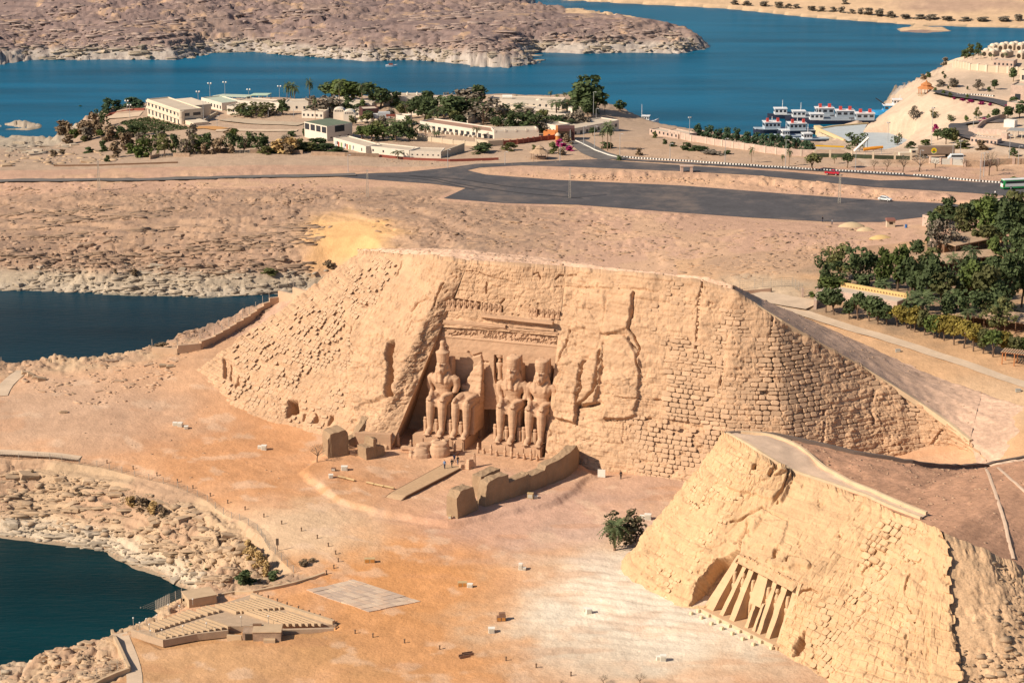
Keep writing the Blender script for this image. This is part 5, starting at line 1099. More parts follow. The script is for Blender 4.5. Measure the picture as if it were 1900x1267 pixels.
def twig_meshes(var):
    key = ('bare', var)
    if key in TV: return TV[key]
    r = random.Random(var+40); tm = trunk_mesh(var+40, .62, .028, .05, 5, .3, .3, .6); mb = MB()
    for k in range(150):
        a = r.uniform(0, 6.28); q = r.uniform(.05, .36); z = .45+.3*r.random()+.15*(.4-q); b = (q*cos(a)*.75, q*sin(a)*.75, z); d_ = Vector((cos(a)*r.uniform(.2, 1), sin(a)*r.uniform(.2, 1), r.uniform(.2, .9))).normalized()*r.uniform(.08, .17)
        p = Vector(b); s_ = Vector((r.uniform(-1, 1), r.uniform(-1, 1), r.uniform(-1, 1))).normalized()*.006
        mb.add([p-s_, p+s_, p+d_], [(0, 1, 2)]); mb.add([p+d_*.4-s_*.7, p+d_*.4+s_*.7, p+d_*.6+Vector((r.uniform(-.1, .1), r.uniform(-.1, .1), .1))], [(0, 1, 2)])
    TV[key] = (mb.mesh('crown', LM['grey']), tm); return TV[key]
def frond_mesh(L, droop, seed, m, wd=.2, nl=14):
    r = random.Random(seed); mb = MB(); pts = []
    for i in range(nl+1): t = i/nl; pts.append(Vector((L*(t-.12*t*t*droop), 0, L*(.55*t*(1-.3*droop)-droop*.85*t*t))))
    for i in range(nl):
        p, q = pts[i], pts[i+1]; w_ = .03*L*(1-i/nl)+.005; mb.add([p+Vector((0, -w_*.5, 0)), p+Vector((0, w_*.5, 0)), q+Vector((0, w_*.4, 0)), q+Vector((0, -w_*.4, 0))], [(0, 1, 2, 3)])
        if i > 1:
            ll = wd*L*(sin(pi*(i/nl)**.7)*.9+.25)
            for s_ in (-1, 1): mb.add([p, q, p+Vector((ll*.55, s_*ll, -.25*ll+r.uniform(-.05, .05)*L))], [(0, 1, 2)])
    return mb.mesh('frond', m)
PF = {}
def palm_meshes(var):
    if var in PF: return PF[var]
    r = random.Random(var+5); mb = MB()
    for k in range(26):
        fm = frond_mesh(.42, r.uniform(.35, 1.5), k, None, .22, 7); a = 2.4*k; M_ = Matrix.Translation((0, 0, .78))@Matrix.Rotation(a, 4, 'Z')@Matrix.Rotation(-r.uniform(-.5, .7), 4, 'Y')
        vs = [M_@v.co for v in fm.vertices]; mb.add([(v.x, v.y, .78+(v.z-.78)*.72) for v in vs], [tuple(p.vertices) for p in fm.polygons]); bpy.data.meshes.remove(fm)
    cm = mb.mesh('crown', LM['palm']); tb = MB(); tb.tube([(0, 0, -.05), (.01, 0, .3), (.0, .01, .78)], [.035, .028, .03], 7); tb.lathe((0, 0, .7), [(.03, 0), (.055, .05), (.04, .1)], 7)
    PF[var] = (cm, tb.mesh('trunk', M_palmbark)); return PF[var]
WORDS = {}
def place_tree(name, u, v, hpx, wpx, kind, tint, label, cat, group, p=None, var=None, rz=None, lift=-.05):
    p = ground(u, v, lift) if p is None else np.array(p, float); k = mpp(p); h = hpx*k/.97; w_ = wpx*k
    var = random.randrange(4) if var is None else var
    if kind == 'bare': cm, tm = twig_meshes(var % 3)
    elif kind == 'palm': cm, tm = palm_meshes(var % 3)
    else: cm, tm = tree_meshes(kind, tint, var)
    t = thing(name, label, cat, p, random.uniform(0, 6.28) if rz is None else rz, group)
    ws = w_/(.9 if kind not in ('palm',) else .85); t.scale = (ws, ws, h)
    link('crown' if tm is not None else 'foliage', cm, t)
    if tm is not None: link('trunk', tm, t)
    return t
def plant_list(txt, name, cat, group, labfn, gw=1.):
    for i, row in enumerate(txt.split()):
        a = row.split(','); a[3] = float(a[3])*gw; place_tree(name, float(a[0]), float(a[1]), float(a[2]), float(a[3]), a[4], a[5], labfn(i, a), cat, group)
NEAR = [(300, 'the curved two-storey building'), (420, 'the white hall with the green roof'), (560, 'the sloping lawn bank'), (640, 'the green-roofed restaurant'), (720, 'the parked white truck'), (800, 'the long hotel wing'), (900, 'the long hotel wing'), (960, 'the flat hotel roofs by the lake'), (1060, 'the dark red hotel portal'), (1140, 'the hotel entrance road'), (1240, 'the stony lake point'), (1420, 'the stone boundary wall'), (1560, 'the striped kerb'), (1700, 'the harbour fence'), (1800, 'the covered lorry trailer'), (2000, 'the bend of the asphalt road')]
def near(u): return next(n for x, n in NEAR if u <= x)
ADJ = {'round': 'rounded', 'loose': 'open-crowned', 'tall': 'tall', 'bush': 'low', 'clip': 'clipped', 'bare': 'leafless', 'palm': 'feathery'}
TIN = {'green': 'green', 'dark': 'dark green', 'olive': 'olive green', 'yellow': 'yellow-green', 'grey': 'grey', 'dry': 'brown', 'straw': 'straw-coloured', 'palm': 'green', 'pink': 'magenta', 'dusty': 'dusty', 'lake': 'blue-green'}
SEEN = {}
POSW = ['', 'shorter ', 'fuller ', 'narrower ', 'broader ', 'smaller ', 'ragged ', 'larger ']
def lab(noun, place=None):
    def f(i, a):
        u = float(a[0]); pl = place or near(u); key = (noun, a[4], a[5], pl); n = SEEN.get(key, 0); SEEN[key] = n+1
        side = ['beside', 'just right of another by', 'behind', 'right of', 'at the end of', 'amid the clump by', 'at the back by', 'farthest right by'][n % 8]
        return '%s %s %s %s %s' % (TIN[a[5]], ADJ[a[4]] if ADJ[a[4]] != 'feathery' else 'feathery', noun, side, pl)
    return f
# hotel garden and lake shore
plant_list("""447,215,22,34,loose,olive 460,218,20,30,loose,dark 485,216,24,40,loose,olive 500,215,20,26,loose,grey 525,214,28,22,tall,dark 575,214,18,18,round,dark 601,215,36,46,loose,grey 618,212,26,30,loose,grey 655,214,26,34,loose,dark
615,186,34,40,round,dark 634,190,42,44,round,green 654,192,40,46,round,green 684,192,38,40,round,dark 706,200,36,38,round,dark 752,210,26,24,loose,dark 776,215,36,36,round,dark 790,206,38,28,round,dark 788,222,34,34,tall,dark 800,215,36,30,round,dark 842,228,48,66,round,dark 825,218,36,40,loose,dark 875,226,44,36,loose,dark 896,232,50,48,loose,grey 912,230,40,34,loose,dark
870,200,36,44,round,grey 888,198,40,34,round,dark 850,196,26,40,loose,grey 1088,206,60,64,tall,dark 1072,206,40,40,tall,dark 1105,206,44,40,tall,green 1151,206,20,19,clip,dark 970,244,34,40,loose,dark 985,246,36,38,loose,dark 1006,246,30,32,loose,grey 1025,242,28,36,round,dark 1045,236,22,30,round,dark 948,246,36,24,tall,dark
672,258,24,30,round,green 690,262,30,34,round,green 700,256,32,30,round,olive 712,260,26,30,loose,green 735,262,34,30,loose,dark 760,262,46,34,loose,dark 745,252,26,30,tall,dark 585,275,20,34,bush,dark 570,280,18,28,bush,olive 555,282,26,20,bush,olive 605,282,16,36,bush,dark 628,284,12,30,bush,dark 890,284,14,32,bush,dark 900,282,18,26,round,dark 945,280,16,24,bush,olive 992,278,10,8,bush,olive 1025,285,22,18,bush,olive 1040,288,14,16,bush,dry 1038,272,14,20,bush,pink 1055,280,10,16,bush,pink 1052,268,20,14,bush,dry
1100,252,16,14,round,dark 1130,275,12,24,bush,dark 1150,298,10,10,bush,dark 1215,256,12,10,bush,olive 1235,268,10,9,bush,dark 1248,272,9,12,bush,dark 1275,278,14,22,bush,dark 1295,280,10,30,bush,dark 1320,286,8,30,bush,grey 1350,286,7,16,bush,dark 1185,288,14,12,bush,dry""", 'garden_tree', 'tree', 'trees of the hotel garden', lab('tree'), 1.5)
plant_list("540,197,46,26,palm,palm 533,198,48,18,palm,palm 547,199,44,24,palm,palm 575,197,54,18,palm,palm 630,200,56,26,palm,palm 672,201,52,24,palm,palm 585,222,44,12,palm,palm 812,238,42,34,palm,palm 728,250,30,30,palm,palm 884,258,24,22,palm,palm 965,215,26,30,palm,palm 1032,222,40,40,palm,palm 1052,220,36,44,palm,palm 1055,242,22,30,palm,palm 1127,280,56,30,palm,palm 1118,278,44,16,palm,palm 1133,278,46,16,palm,palm 958,190,14,10,palm,palm 1021,186,18,12,palm,palm 1034,188,14,12,palm,palm 1048,188,18,14,palm,palm 1122,210,22,12,palm,palm 738,295,16,30,palm,palm 745,250,30,30,palm,palm 790,256,26,26,palm,palm 810,262,20,24,palm,palm 1394,303,32,14,palm,palm 1452,310,26,10,palm,palm 1464,308,34,16,palm,palm", 'palm_tree', 'palm', 'palms of the hotel and roadside', lab('palm'))
plant_list("150,222,24,24,tall,lake 185,208,22,22,bush,lake 200,206,24,30,bush,lake 218,204,20,30,bush,lake 240,200,20,36,bush,lake 258,200,16,30,bush,lake 112,250,16,22,bush,dry 128,252,24,24,bush,dry 150,250,26,30,bush,dry 175,248,40,40,bush,dry 188,240,34,34,loose,dark 165,260,26,36,bush,grey 205,262,30,36,bush,dry 225,258,24,36,bush,dark 245,254,22,30,bush,dark 262,252,24,26,tall,dark 238,278,36,40,bush,dry 215,292,30,30,bush,dry 262,292,34,36,bush,green 280,290,38,36,loose,green 305,290,40,40,loose,olive 325,288,38,34,loose,dark 345,288,36,30,loose,grey 360,285,34,34,loose,olive 385,284,36,36,loose,dark 405,284,28,34,bush,dry 430,282,34,40,loose,dark 452,282,36,40,loose,dark 475,282,34,36,loose,dark 490,280,26,26,tall,dark 515,284,28,46,bush,straw 540,284,30,40,bush,straw 200,300,12,16,bush,dark 100,290,12,22,bush,dry 115,286,10,18,bush,dry", 'shore_shrub', 'shrub', 'scrub below the hotel', lab('shrub', 'the lawn terraces and the rocky shore'))
plant_list("1295,258,26,30,tall,lake 1312,260,26,30,tall,lake 1330,264,24,30,tall,lake 1348,266,28,30,tall,lake 1366,268,28,30,tall,lake 1384,272,28,30,tall,lake 1400,274,28,28,tall,lake 1416,276,28,28,tall,lake 1432,278,30,28,tall,lake 1448,280,30,28,tall,lake 1464,282,30,28,tall,lake 1478,284,28,28,tall,lake 1494,286,26,26,tall,lake 1506,287,22,20,tall,lake", 'quay_tree', 'tree', 'row of trees behind the stone boundary wall', lambda i, a: 'blue-green tree, number %s from the left, behind the stone wall' % ['one', 'two', 'three', 'four', 'five', 'six', 'seven', 'eight', 'nine', 'ten', 'eleven', 'twelve', 'thirteen', 'fourteen'][i])
plant_list("1508,317,32,40,round,olive 1572,312,28,28,round,dark 1548,304,16,16,palm,palm 1590,278,30,48,loose,dark 1664,270,22,20,loose,dark 1622,316,22,24,bare,grey 1645,318,26,28,bare,grey 1675,320,32,36,bare,grey 1705,318,34,44,bare,grey 1735,312,18,34,bare,grey 1788,310,18,18,bare,grey 1835,326,48,40,bare,grey 1850,318,26,40,bare,grey 1755,268,30,34,round,dark 1740,260,20,26,round,dark 1770,262,24,30,bush,olive 1785,276,16,40,bush,olive 1690,276,14,22,bush,dark 1720,270,12,26,bush,green 1820,278,18,36,bush,dry 1890,346,18,34,bush,green 1880,290,16,20,bush,dark 1695,222,24,24,loose,grey 1732,220,16,18,loose,olive 1764,226,14,16,loose,dark 1793,226,12,10,clip,green 1812,222,22,16,loose,olive 1834,224,12,9,clip,green 1848,220,18,24,round,dark 1870,222,24,30,round,dark 1892,220,26,34,round,dark 1735,172,10,9,clip,green 1750,178,11,10,clip,green 1763,182,11,9,clip,green 1795,185,10,9,clip,green 1759,166,7,5,clip,dark 1795,167,7,5,clip,dark 1745,160,12,24,bush,grey 1770,162,16,28,bush,grey 1815,168,20,24,loose,grey 1845,166,18,22,round,dark 1835,170,9,10,bush,dark 1753,146,8,8,bush,dark 1750,138,6,8,bush,dark 1715,148,10,18,bush,dry 1724,144,10,14,bush,dark 1752,122,16,16,bush,grey 1790,108,16,28,bush,dark 1800,104,20,26,tall,olive 1815,104,22,20,tall,dark 1842,86,18,22,tall,dark 1870,80,12,24,round,dark 1888,80,14,26,round,dark 1820,110,12,12,palm,palm 1805,112,12,10,palm,palm 1795,110,12,10,palm,palm 1840,112,12,12,palm,palm 1865,112,14,12,palm,palm 1880,152,26,20,round,dark 1896,84,12,10,palm,palm 1895,206,20,20,round,dark 1880,198,18,26,round,dark 1735,246,16,14,bush,pink 1800,190,5,18,bush,pink 1820,194,6,16,bush,pink 1837,196,5,12,bush,pink 1785,187,4,14,bush,pink 1770,184,4,10,bush,pink 1830,224,5,30,bush,pink 1866,200,6,8,bush,pink", 'harbour_tree', 'tree', 'trees of the harbour bank', lab('plant'))
plant_list("1363,9,9,22,bush,grey 1385,11,9,24,bush,grey 1415,12,10,26,bush,grey 1447,15,12,24,bush,grey 1463,16,9,16,bush,grey 1478,16,8,18,bush,grey 1508,20,9,22,bush,grey 1525,22,10,20,bush,grey 1545,22,9,20,bush,grey 1560,24,12,20,bush,grey 1580,26,9,16,bush,grey 1595,27,12,18,bush,grey 1610,28,14,22,bush,grey 1630,31,14,26,bush,grey 1652,33,12,24,bush,grey 1680,34,8,30,bush,grey 1705,35,8,30,bush,grey 1730,36,9,30,bush,grey 1760,38,8,30,bush,grey 1790,39,7,30,bush,grey 1820,40,8,34,bush,grey 1860,40,9,34,bush,grey 1890,38,12,26,bush,grey 1567,8,8,20,bush,grey", 'shore_shrub', 'shrub', 'shrubs along the far sandy shore', lambda i, a: 'grey shrub on the far sandy shore, %s' % ('in the thin left part of the row' if i < 6 else ('in the dense middle of the row' if i < 15 else 'in the low right part of the row')))
# dense grove on the right
plant_list("""1535,540,70,60,loose,dark 1560,520,66,70,loose,olive 1590,530,70,60,loose,dark 1545,500,40,50,loose,olive 1612,525,58,50,round,dark 1640,535,70,50,tall,green 1665,540,80,60,tall,green 1690,545,70,60,round,dark 1660,500,30,30,loose,olive 1700,478,34,40,round,dark 1720,560,90,70,round,dark 1750,560,84,60,loose,dark 1740,470,60,50,loose,grey 1765,470,50,46,loose,grey 1745,420,38,40,round,olive 1725,418,28,30,bush,dark 1790,440,60,50,loose,olive 1810,420,50,50,round,dark 1830,445,70,60,tall,green 1855,445,80,64,round,dark 1885,440,84,70,tall,olive 1900,430,60,60,loose,dark 1835,400,40,30,loose,dark 1800,560,80,60,round,green 1830,580,90,70,round,olive 1865,575,96,70,tall,dark 1895,570,110,60,tall,dark 1880,500,70,60,tall,dark 1898,480,60,50,round,dark 1790,600,60,60,loose,dark 1850,615,60,60,loose,olive 1700,590,60,50,loose,dark 1755,600,56,46,round,dark 1600,545,40,46,bush,dark 1630,550,36,40,bush,dark 1570,548,34,40,bush,green 1505,550,10,20,bush,green 1523,536,12,24,bush,dark""", 'grove_tree', 'tree', 'trees of the grove right of the temples', lab('tree', 'the thatched pavilions in the right grove'))
plant_list("1532,580,48,36,round,dark 1547,584,50,40,round,dark 1575,592,36,26,round,dark 1592,594,52,36,round,dark 1612,596,50,36,round,dark 1628,602,52,38,round,dark 1645,604,40,30,round,dark 1665,606,40,34,round,yellow 1683,610,40,30,round,yellow 1697,616,48,34,round,yellow 1715,622,48,34,round,olive 1733,628,46,34,round,green 1752,632,50,36,round,yellow 1770,640,56,36,round,yellow 1788,646,54,36,round,yellow 1806,652,54,34,round,yellow 1824,656,48,34,round,olive 1842,662,50,36,round,green 1862,660,46,36,round,yellow 1882,664,44,36,round,olive 1900,664,40,34,round,green 1690,612,40,30,round,olive 1742,628,44,30,round,yellow", 'hedge_tree', 'tree', 'trees lined up along the pale path', lab('tree', 'the pale path past the grove'), 1.3)
plant_list("1768,520,50,40,palm,palm 1800,508,56,46,palm,palm 1708,600,60,70,palm,palm 1763,585,50,36,palm,palm 1795,610,40,40,palm,palm 1640,560,40,40,palm,palm", 'palm_tree', 'palm', 'palms inside the right grove', lab('palm', 'the thatched pavilions in the right grove'))
# the denser fill of both plantings
rf = random.Random(77); n_ = 0; reg = px("1530,520 1620,490 1700,460 1740,430 1800,400 1900,395 1900,600 1800,600 1700,585 1600,560 1540,550"); rows_ = []
while n_ < 26:
    u, v = rf.uniform(1530, 1905), rf.uniform(395, 600)
    if not inpoly(np.array([u]), np.array([v]), reg)[0] or (1690 < u < 1790 and 470 < v < 515): continue
    n_ += 1; rows_.append('%d,%d,%d,%d,%s,%s' % (u, v, rf.uniform(36, 66), rf.uniform(34, 62), rf.choice(['round', 'loose', 'tall', 'bush']), rf.choice(['dark', 'green', 'olive', 'dark'])))
plant_list(' '.join(rows_), 'grove_tree', 'tree', 'trees of the grove right of the temples', lab('tree', 'the pavilions in the right grove'), 1.2)
n_ = 0; rows_ = []; reg = px("600,205 720,190 760,205 900,196 960,205 1100,210 1120,240 1010,246 900,240 800,238 700,250 600,222")
while n_ < 40:
    u, v = rf.uniform(590, 1120), rf.uniform(190, 252)
    if not inpoly(np.array([u]), np.array([v]), reg)[0]: continue
    n_ += 1; rows_.append('%d,%d,%d,%d,%s,%s' % (u, v, rf.uniform(16, 34), rf.uniform(16, 36), rf.choice(['round', 'loose', 'tall', 'bush']), rf.choice(['dark', 'green', 'olive', 'grey'])))
plant_list(' '.join(rows_), 'garden_tree', 'tree', 'trees of the hotel garden', lab('tree'), 1.2)
rows_ = ['%d,%d,%d,%d,bush,%s' % (rf.uniform(100, 570), 0, rf.uniform(10, 26), rf.uniform(18, 36), rf.choice(['dark', 'green', 'olive', 'dry', 'grey'])) for _ in range(44)]
rows_ = [r_.replace(',0,', ',%d,' % (rf.uniform(252, 288) if float(r_.split(',')[0]) > 230 else rf.uniform(225, 285)), 1) for r_ in rows_]
plant_list(' '.join(rows_), 'shore_shrub', 'shrub', 'scrub below the hotel', lab('shrub', 'the lawn terraces and the rocky shore'))
# near the temples
place_tree('acacia_tree', 588, 857, 38, 44, 'bare', 'grey', 'bare umbrella-shaped acacia before the mud-brick wall stump', 'tree', None)
place_tree('leaning_tree', 1178, 1004, 40, 52, 'loose', 'dusty', 'dusty low tree leaning right behind the single palm', 'tree', None)
place_tree('leaning_tree', 1156, 1003, 54, 82, 'loose', 'dusty', 'dusty olive flat-topped tree just behind the single palm', 'tree', None)
plant_list("457,1082,28,46,bush,dark 505,1078,22,32,bush,dark 480,1082,10,16,bush,dry 128,1200,26,40,bush,olive 562,1050,12,30,bush,dry 580,1042,8,18,bush,dry 60,880,8,8,bush,dry 215,508,10,8,bush,dry 500,510,12,40,bush,olive 610,498,16,26,bush,dry 250,512,16,18,bush,dry 300,645,10,34,bush,dry 150,920,9,14,bush,dry 355,1050,6,10,bush,dark 383,1058,6,9,bush,dark", 'desert_shrub', 'shrub', 'low shrubs on the rocky banks', lab('shrub', 'the rocky lake bank'))
plant_list("245,938,20,26,bush,straw 265,945,24,34,bush,dry 285,950,22,30,bush,straw 303,956,20,24,bush,dry 470,1040,30,30,bush,straw 482,1055,36,30,bush,straw 495,1068,30,24,bush,straw 460,1025,26,26,bush,straw", 'dry_shrub', 'shrub', 'dry brush on the bank below the fence', lab('brush', 'the rocky bank below the mesh fence'))
plant_list("1042,1268,8,16,bare,grey 1120,1268,18,30,bare,grey 1188,1270,24,34,bare,grey", 'bare_twig', 'shrub', 'bare twigs at the lower edge', lab('shrub', 'the lower edge of the pale sand'))
# the palm before the smaller temple, every frond a piece
pb = ground(1140, 1021); k = mpp(pb); pt = thing('palm_tree', 'single date palm standing on the pale sand between the temples', 'palm', pb)
mb = MB(); mb.tube([(0, 0, -.2), (.05, 0, 2.0), (0, .05, 4.6)], [.28, .22, .26], 8); mb.lathe((0, 0, 4.1), [(.25, 0), (.45, .3), (.3, .8)], 8); mb.build('trunk', M_palmbark, pt)
fms = [frond_mesh(2.9, d_, i, LM['palm'], .2, 12) for i, d_ in enumerate((.4, .8, 1.2, 1.6))]
for k in range(30):
    o = link('frond', fms[(k*7) % 4], pt); o.location = (0, .05, 4.7); o.rotation_euler = (0, random.uniform(-.75, .55), 2.4*k)
for k in range(7):
    o = link('frond', fms[3], pt); o.location = (0, .05, 4.5); o.rotation_euler = (0, random.uniform(.4, .8), 1.1*k+.3)
# ================================================================== ROCKS
def rock_mesh(seed, m, flat=.6):
    r = random.Random(seed); bm = bmesh.new()
    for sx in (-1, 1):
        for sy in (-1, 1):
            for sz in (-1, 1): bm.verts.new((sx*.5*r.uniform(.5, 1.05), sy*.42*r.uniform(.5, 1.05), sz*.42*r.uniform(.5, 1.05)*flat))
    for k in range(3): bm.verts.new((r.uniform(-.55, .55), r.uniform(-.45, .45), r.uniform(.1, .55)*flat))
    g_ = bmesh.ops.convex_hull(bm, input=bm.verts[:]); bmesh.ops.delete(bm, geom=[e for e in g_['geom_interior'] if isinstance(e, bmesh.types.BMVert)], context='VERTS')
    bmesh.ops.triangulate(bm, faces=bm.faces[:]); me = bpy.data.meshes.new('boulder'); bm.to_mesh(me); bm.free(); me.materials.append(m); return me
M_rk = [mat('bank_boulder', (.43, .305, .2), .95, .18, .9, rnd=.2, bump=.06, bscale=4), mat('bleached_boulder', (.38, .31, .235), .95, .2, .9, rnd=.15, bump=.06, bscale=4), mat('brown_boulder', (.34, .235, .165), .95, .2, .9, rnd=.2, bump=.06, bscale=4), mat('desert_boulder', (.42, .28, .185), .95, .2, .9, rnd=.2, bump=.06, bscale=4), mat('far_boulder', (.31, .235, .20), .95, .2, .5, rnd=.2)]
RMS = [[rock_mesh(i*10+k, M_rk[i]) for k in range(5)] for i in range(5)]
ROCKT = [[(np.array([v.co[:] for v in m.vertices]), [tuple(p.vertices) for p in m.polygons]) for m in row] for row in RMS]
def scatter(region, n, big, smin, smax, mi, label, group, seed, stuffname='small_rocks', zmix=None, pw=2.4, ledge=False):
    r = random.Random(seed); us = [p[0] for p in region]; vs = [p[1] for p in region]; items = []; tries = 0
    while len(items) < n and tries < n*12:
        tries += 1; u = r.uniform(min(us), max(us)); v = r.uniform(min(vs), max(vs))
        if not inpoly(np.array([u]), np.array([v]), region)[0]: continue
        if ledge:
            if fbm(np.array([u*.007]), np.array([v*.10+.012*u]), 3, seed)[0] < r.uniform(.46, .6): continue
        elif fbm(np.array([u*.02]), np.array([v*.035]), 3, seed)[0] < r.uniform(.3, .56): continue
        items.append((u, v, smin*(smax/smin)**(r.random()**pw)))
    us = np.array([i[0] for i in items]); vs = np.array([i[1] for i in items])
    items.sort(key=lambda i: -i[2]); V = [[] for _ in M_rk]; Fc = [[] for _ in M_rk]; cnt = [0]*len(M_rk)
    for k, (u, v, s) in enumerate(items):
        p = ground(u, v)
        if p[2] < WZ-.3: continue
        i = mi if zmix is None or p[2] > zmix+r.uniform(-1, 1) else 1
        rz = r.gauss(0, .5)+(3.14 if r.random() < .5 else 0); sc = (s*r.uniform(1., 1.8), s*.9, s*r.uniform(.5, 1.0)); q = r.randrange(5)
        if ledge: rz = r.gauss(.02, .09)+(3.14 if r.random() < .5 else 0); sc = (s*r.uniform(2.2, 5), s*1.1, s*r.uniform(.6, .95))
        if k < big:
            o = link('boulder', RMS[i][q]); o.location = (p[0], p[1], p[2]-s*.02); o.scale = sc; o.rotation_euler = (r.uniform(-.12, .12), r.uniform(-.12, .12), rz); tag(o, label % ('pale grey' if i == 1 else 'brown'), 'boulder', group)
        else:
            vv, ff = ROCKT[i][q]; c, s_ = cos(rz), sin(rz); w_ = vv*np.array(sc)
            V[i].append(np.stack([w_[:, 0]*c-w_[:, 1]*s_+p[0], w_[:, 0]*s_+w_[:, 1]*c+p[1], w_[:, 2]+p[2]-s*.02], -1)); Fc[i] += [(a+cnt[i], b+cnt[i], c_+cnt[i]) for a, b, c_ in ff]; cnt[i] += len(vv)
    for i in range(len(M_rk)):
        if V[i]: tag(np_mesh(stuffname, np.concatenate(V[i]), np.array(Fc[i]), M_rk[i]), label=None, kind='stuff')
scatter(px("0,870 100,875 230,900 330,930 420,985 500,1050 545,1085 440,1090 340,1082 280,1060 200,1025 120,1008 0,995"), 2000, 60, .2, 2.6, 0, '%s boulder on the rocky bank below the mesh fence', 'boulders on the near lake bank', 1, zmix=-7.6, pw=3.4)
scatter(px("0,1225 60,1205 150,1180 215,1170 230,1200 220,1240 150,1267 0,1267"), 260, 15, .3, 2.2, 0, '%s boulder on the low point at the lower left lake shore', 'boulders on the lower left point', 2, zmix=-6)
scatter(px("0,440 200,430 420,430 560,470 610,500 560,545 400,549 200,545 0,538"), 1100, 50, .3, 2.8, 2, '%s boulder on the cliff bank above the dark inlet', 'boulders above the inlet', 3, zmix=-4.5, pw=3.2)
scatter(px("0,360 300,360 560,390 620,420 520,440 300,430 0,440"), 260, 10, .3, 1.6, 2, '%s boulder on the upper slope left of the sand drift', 'boulders on the upper slope', 4)
scatter(px("640,365 900,385 1250,405 1560,420 1600,470 1380,520 1150,495 900,455 700,430"), 600, 15, .3, 1.7, 3, '%s boulder on the desert behind the large temple hill', 'boulders behind the temple hill', 5)
scatter(px("0,345 640,335 690,350 640,380 0,358"), 350, 0, .3, 1.3, 3, '%s', 'x', 6)
scatter(px("900,318 1268,330 1464,345 1616,358 1770,374 1620,368 1464,356 1268,341 1000,330"), 500, 0, .3, 1.3, 3, '%s', 'x', 7)
scatter(px("640,300 900,312 1120,300 1060,285 860,300 700,292"), 150, 0, .25, .8, 3, '%s', 'x', 8)
scatter(px("0,268 60,262 130,268 200,285 240,300 0,310"), 200, 18, .8, 4.5, 0, '%s boulder on the rocky shore at the left end of the hotel point', 'boulders at the hotel point', 9, zmix=-2)
scatter(px("0,70 300,60 600,80 900,95 1000,110 1000,122 880,122 600,106 300,110 0,118"), 500, 30, .7, 4.2, 4, '%s boulder on the cliffs of the far peninsula', 'boulders on the far peninsula', 10, zmix=-4, pw=2.)
scatter(px("1000,60 1250,55 1308,90 1180,97 1010,97"), 220, 10, .7, 4, 4, '%s boulder at the tip of the far peninsula', 'boulders at the peninsula tip', 11, zmix=-4, pw=2.)
scatter(px("0,0 900,0 1150,35 1000,60 0,60"), 250, 0, .6, 2.6, 4, '%s', 'x', 12, pw=2.)
scatter(px("20,660 250,655 330,690 260,740 140,760 20,700"), 380, 12, .25, 1.6, 3, '%s rock on the bare rise left of the temple hill', 'rocks on the left rise', 13)
scatter(px("250,640 420,590 520,555 480,600 380,650 280,690"), 200, 6, .3, 1.5, 3, '%s rock on the slope under the stepped wall', 'rocks under the stepped wall', 14)
scatter(px("1380,440 1600,420 1680,440 1560,470 1500,520 1400,520"), 350, 6, .3, 1.5, 3, '%s rock on the disturbed ground before the grove', 'rocks before the grove', 15)
scatter(px("1262,290 1500,302 1640,300 1850,320 1850,335 1600,325 1262,300"), 200, 0, .25, .9, 3, '%s', 'x', 16)
scatter(px("300,700 420,760 470,830 560,845 600,900 400,930 250,860 100,800 250,740"), 160, 0, .15, .5, 3, '%s', 'x', 17)
scatter(px("0,395 200,380 450,385 600,420 590,480 560,545 400,549 200,545 0,538"), 1500, 0, .45, 1.5, 2, '%s', 'x', 31, 'ledge_rocks', zmix=-5, ledge=True)
scatter(px("640,375 900,395 1250,412 1560,430 1600,470 1380,525 1150,500 900,460 760,430"), 500, 0, .3, .9, 3, '%s', 'x', 32, 'ledge_rocks', ledge=True)
scatter(px("0,875 230,900 420,985 545,1085 440,1090 340,1082 200,1025 0,995"), 420, 0, .4, 1.4, 0, '%s', 'x', 33, 'ledge_rocks', zmix=-7.6, ledge=True)
scatter(px("0,2 900,2 1150,38 1250,55 1300,88 1180,97 1005,97 1000,120 600,106 300,110 0,118"), 1300, 0, .9, 2.6, 4, '%s', 'x', 34, 'ledge_rocks', zmix=-5, ledge=True)
scatter(px("0,345 300,350 600,360 560,390 200,375 0,385"), 160, 0, .3, .8, 3, '%s', 'x', 35, 'ledge_rocks', ledge=True)
# rocks lying on the gravel scree of the small hill
r = random.Random(3); P_ = GT_[0]; V, Fc, cnt = [], [], 0
for k in range(1300):
    i = r.randrange(20, P_.shape[0]-2); j = int(P_.shape[1]*r.random()**1.4*.999); p = P_[i, j]; s = .15*(8**(r.random()**3)); vv, ff = ROCKT[2][k % 5]
    sv = np.array([s*r.uniform(.8, 1.4), s*r.uniform(.8, 1.2), s*r.uniform(.6, 1.1)])
    if k < 70 and k % 2 == 0: sv = sv/s*r.uniform(.7, 1.9); Pq = GR_[1] if k % 2 else P_; j = Pq.shape[1]-1-r.randrange(0, 14) if k % 2 else r.randrange(18, 60); i = int(25+k*3.3+r.random()*5) % Pq.shape[0]; p = Pq[i, j]
    V.append(vv*sv+p); Fc += [(a+cnt, b+cnt, c+cnt) for a, b, c in ff]; cnt += len(vv)
o = np_mesh('scree_rocks', np.concatenate(V)-np.array(temple2.location), np.array(Fc), M_rk[0], temple2); tag(o, kind='stuff')
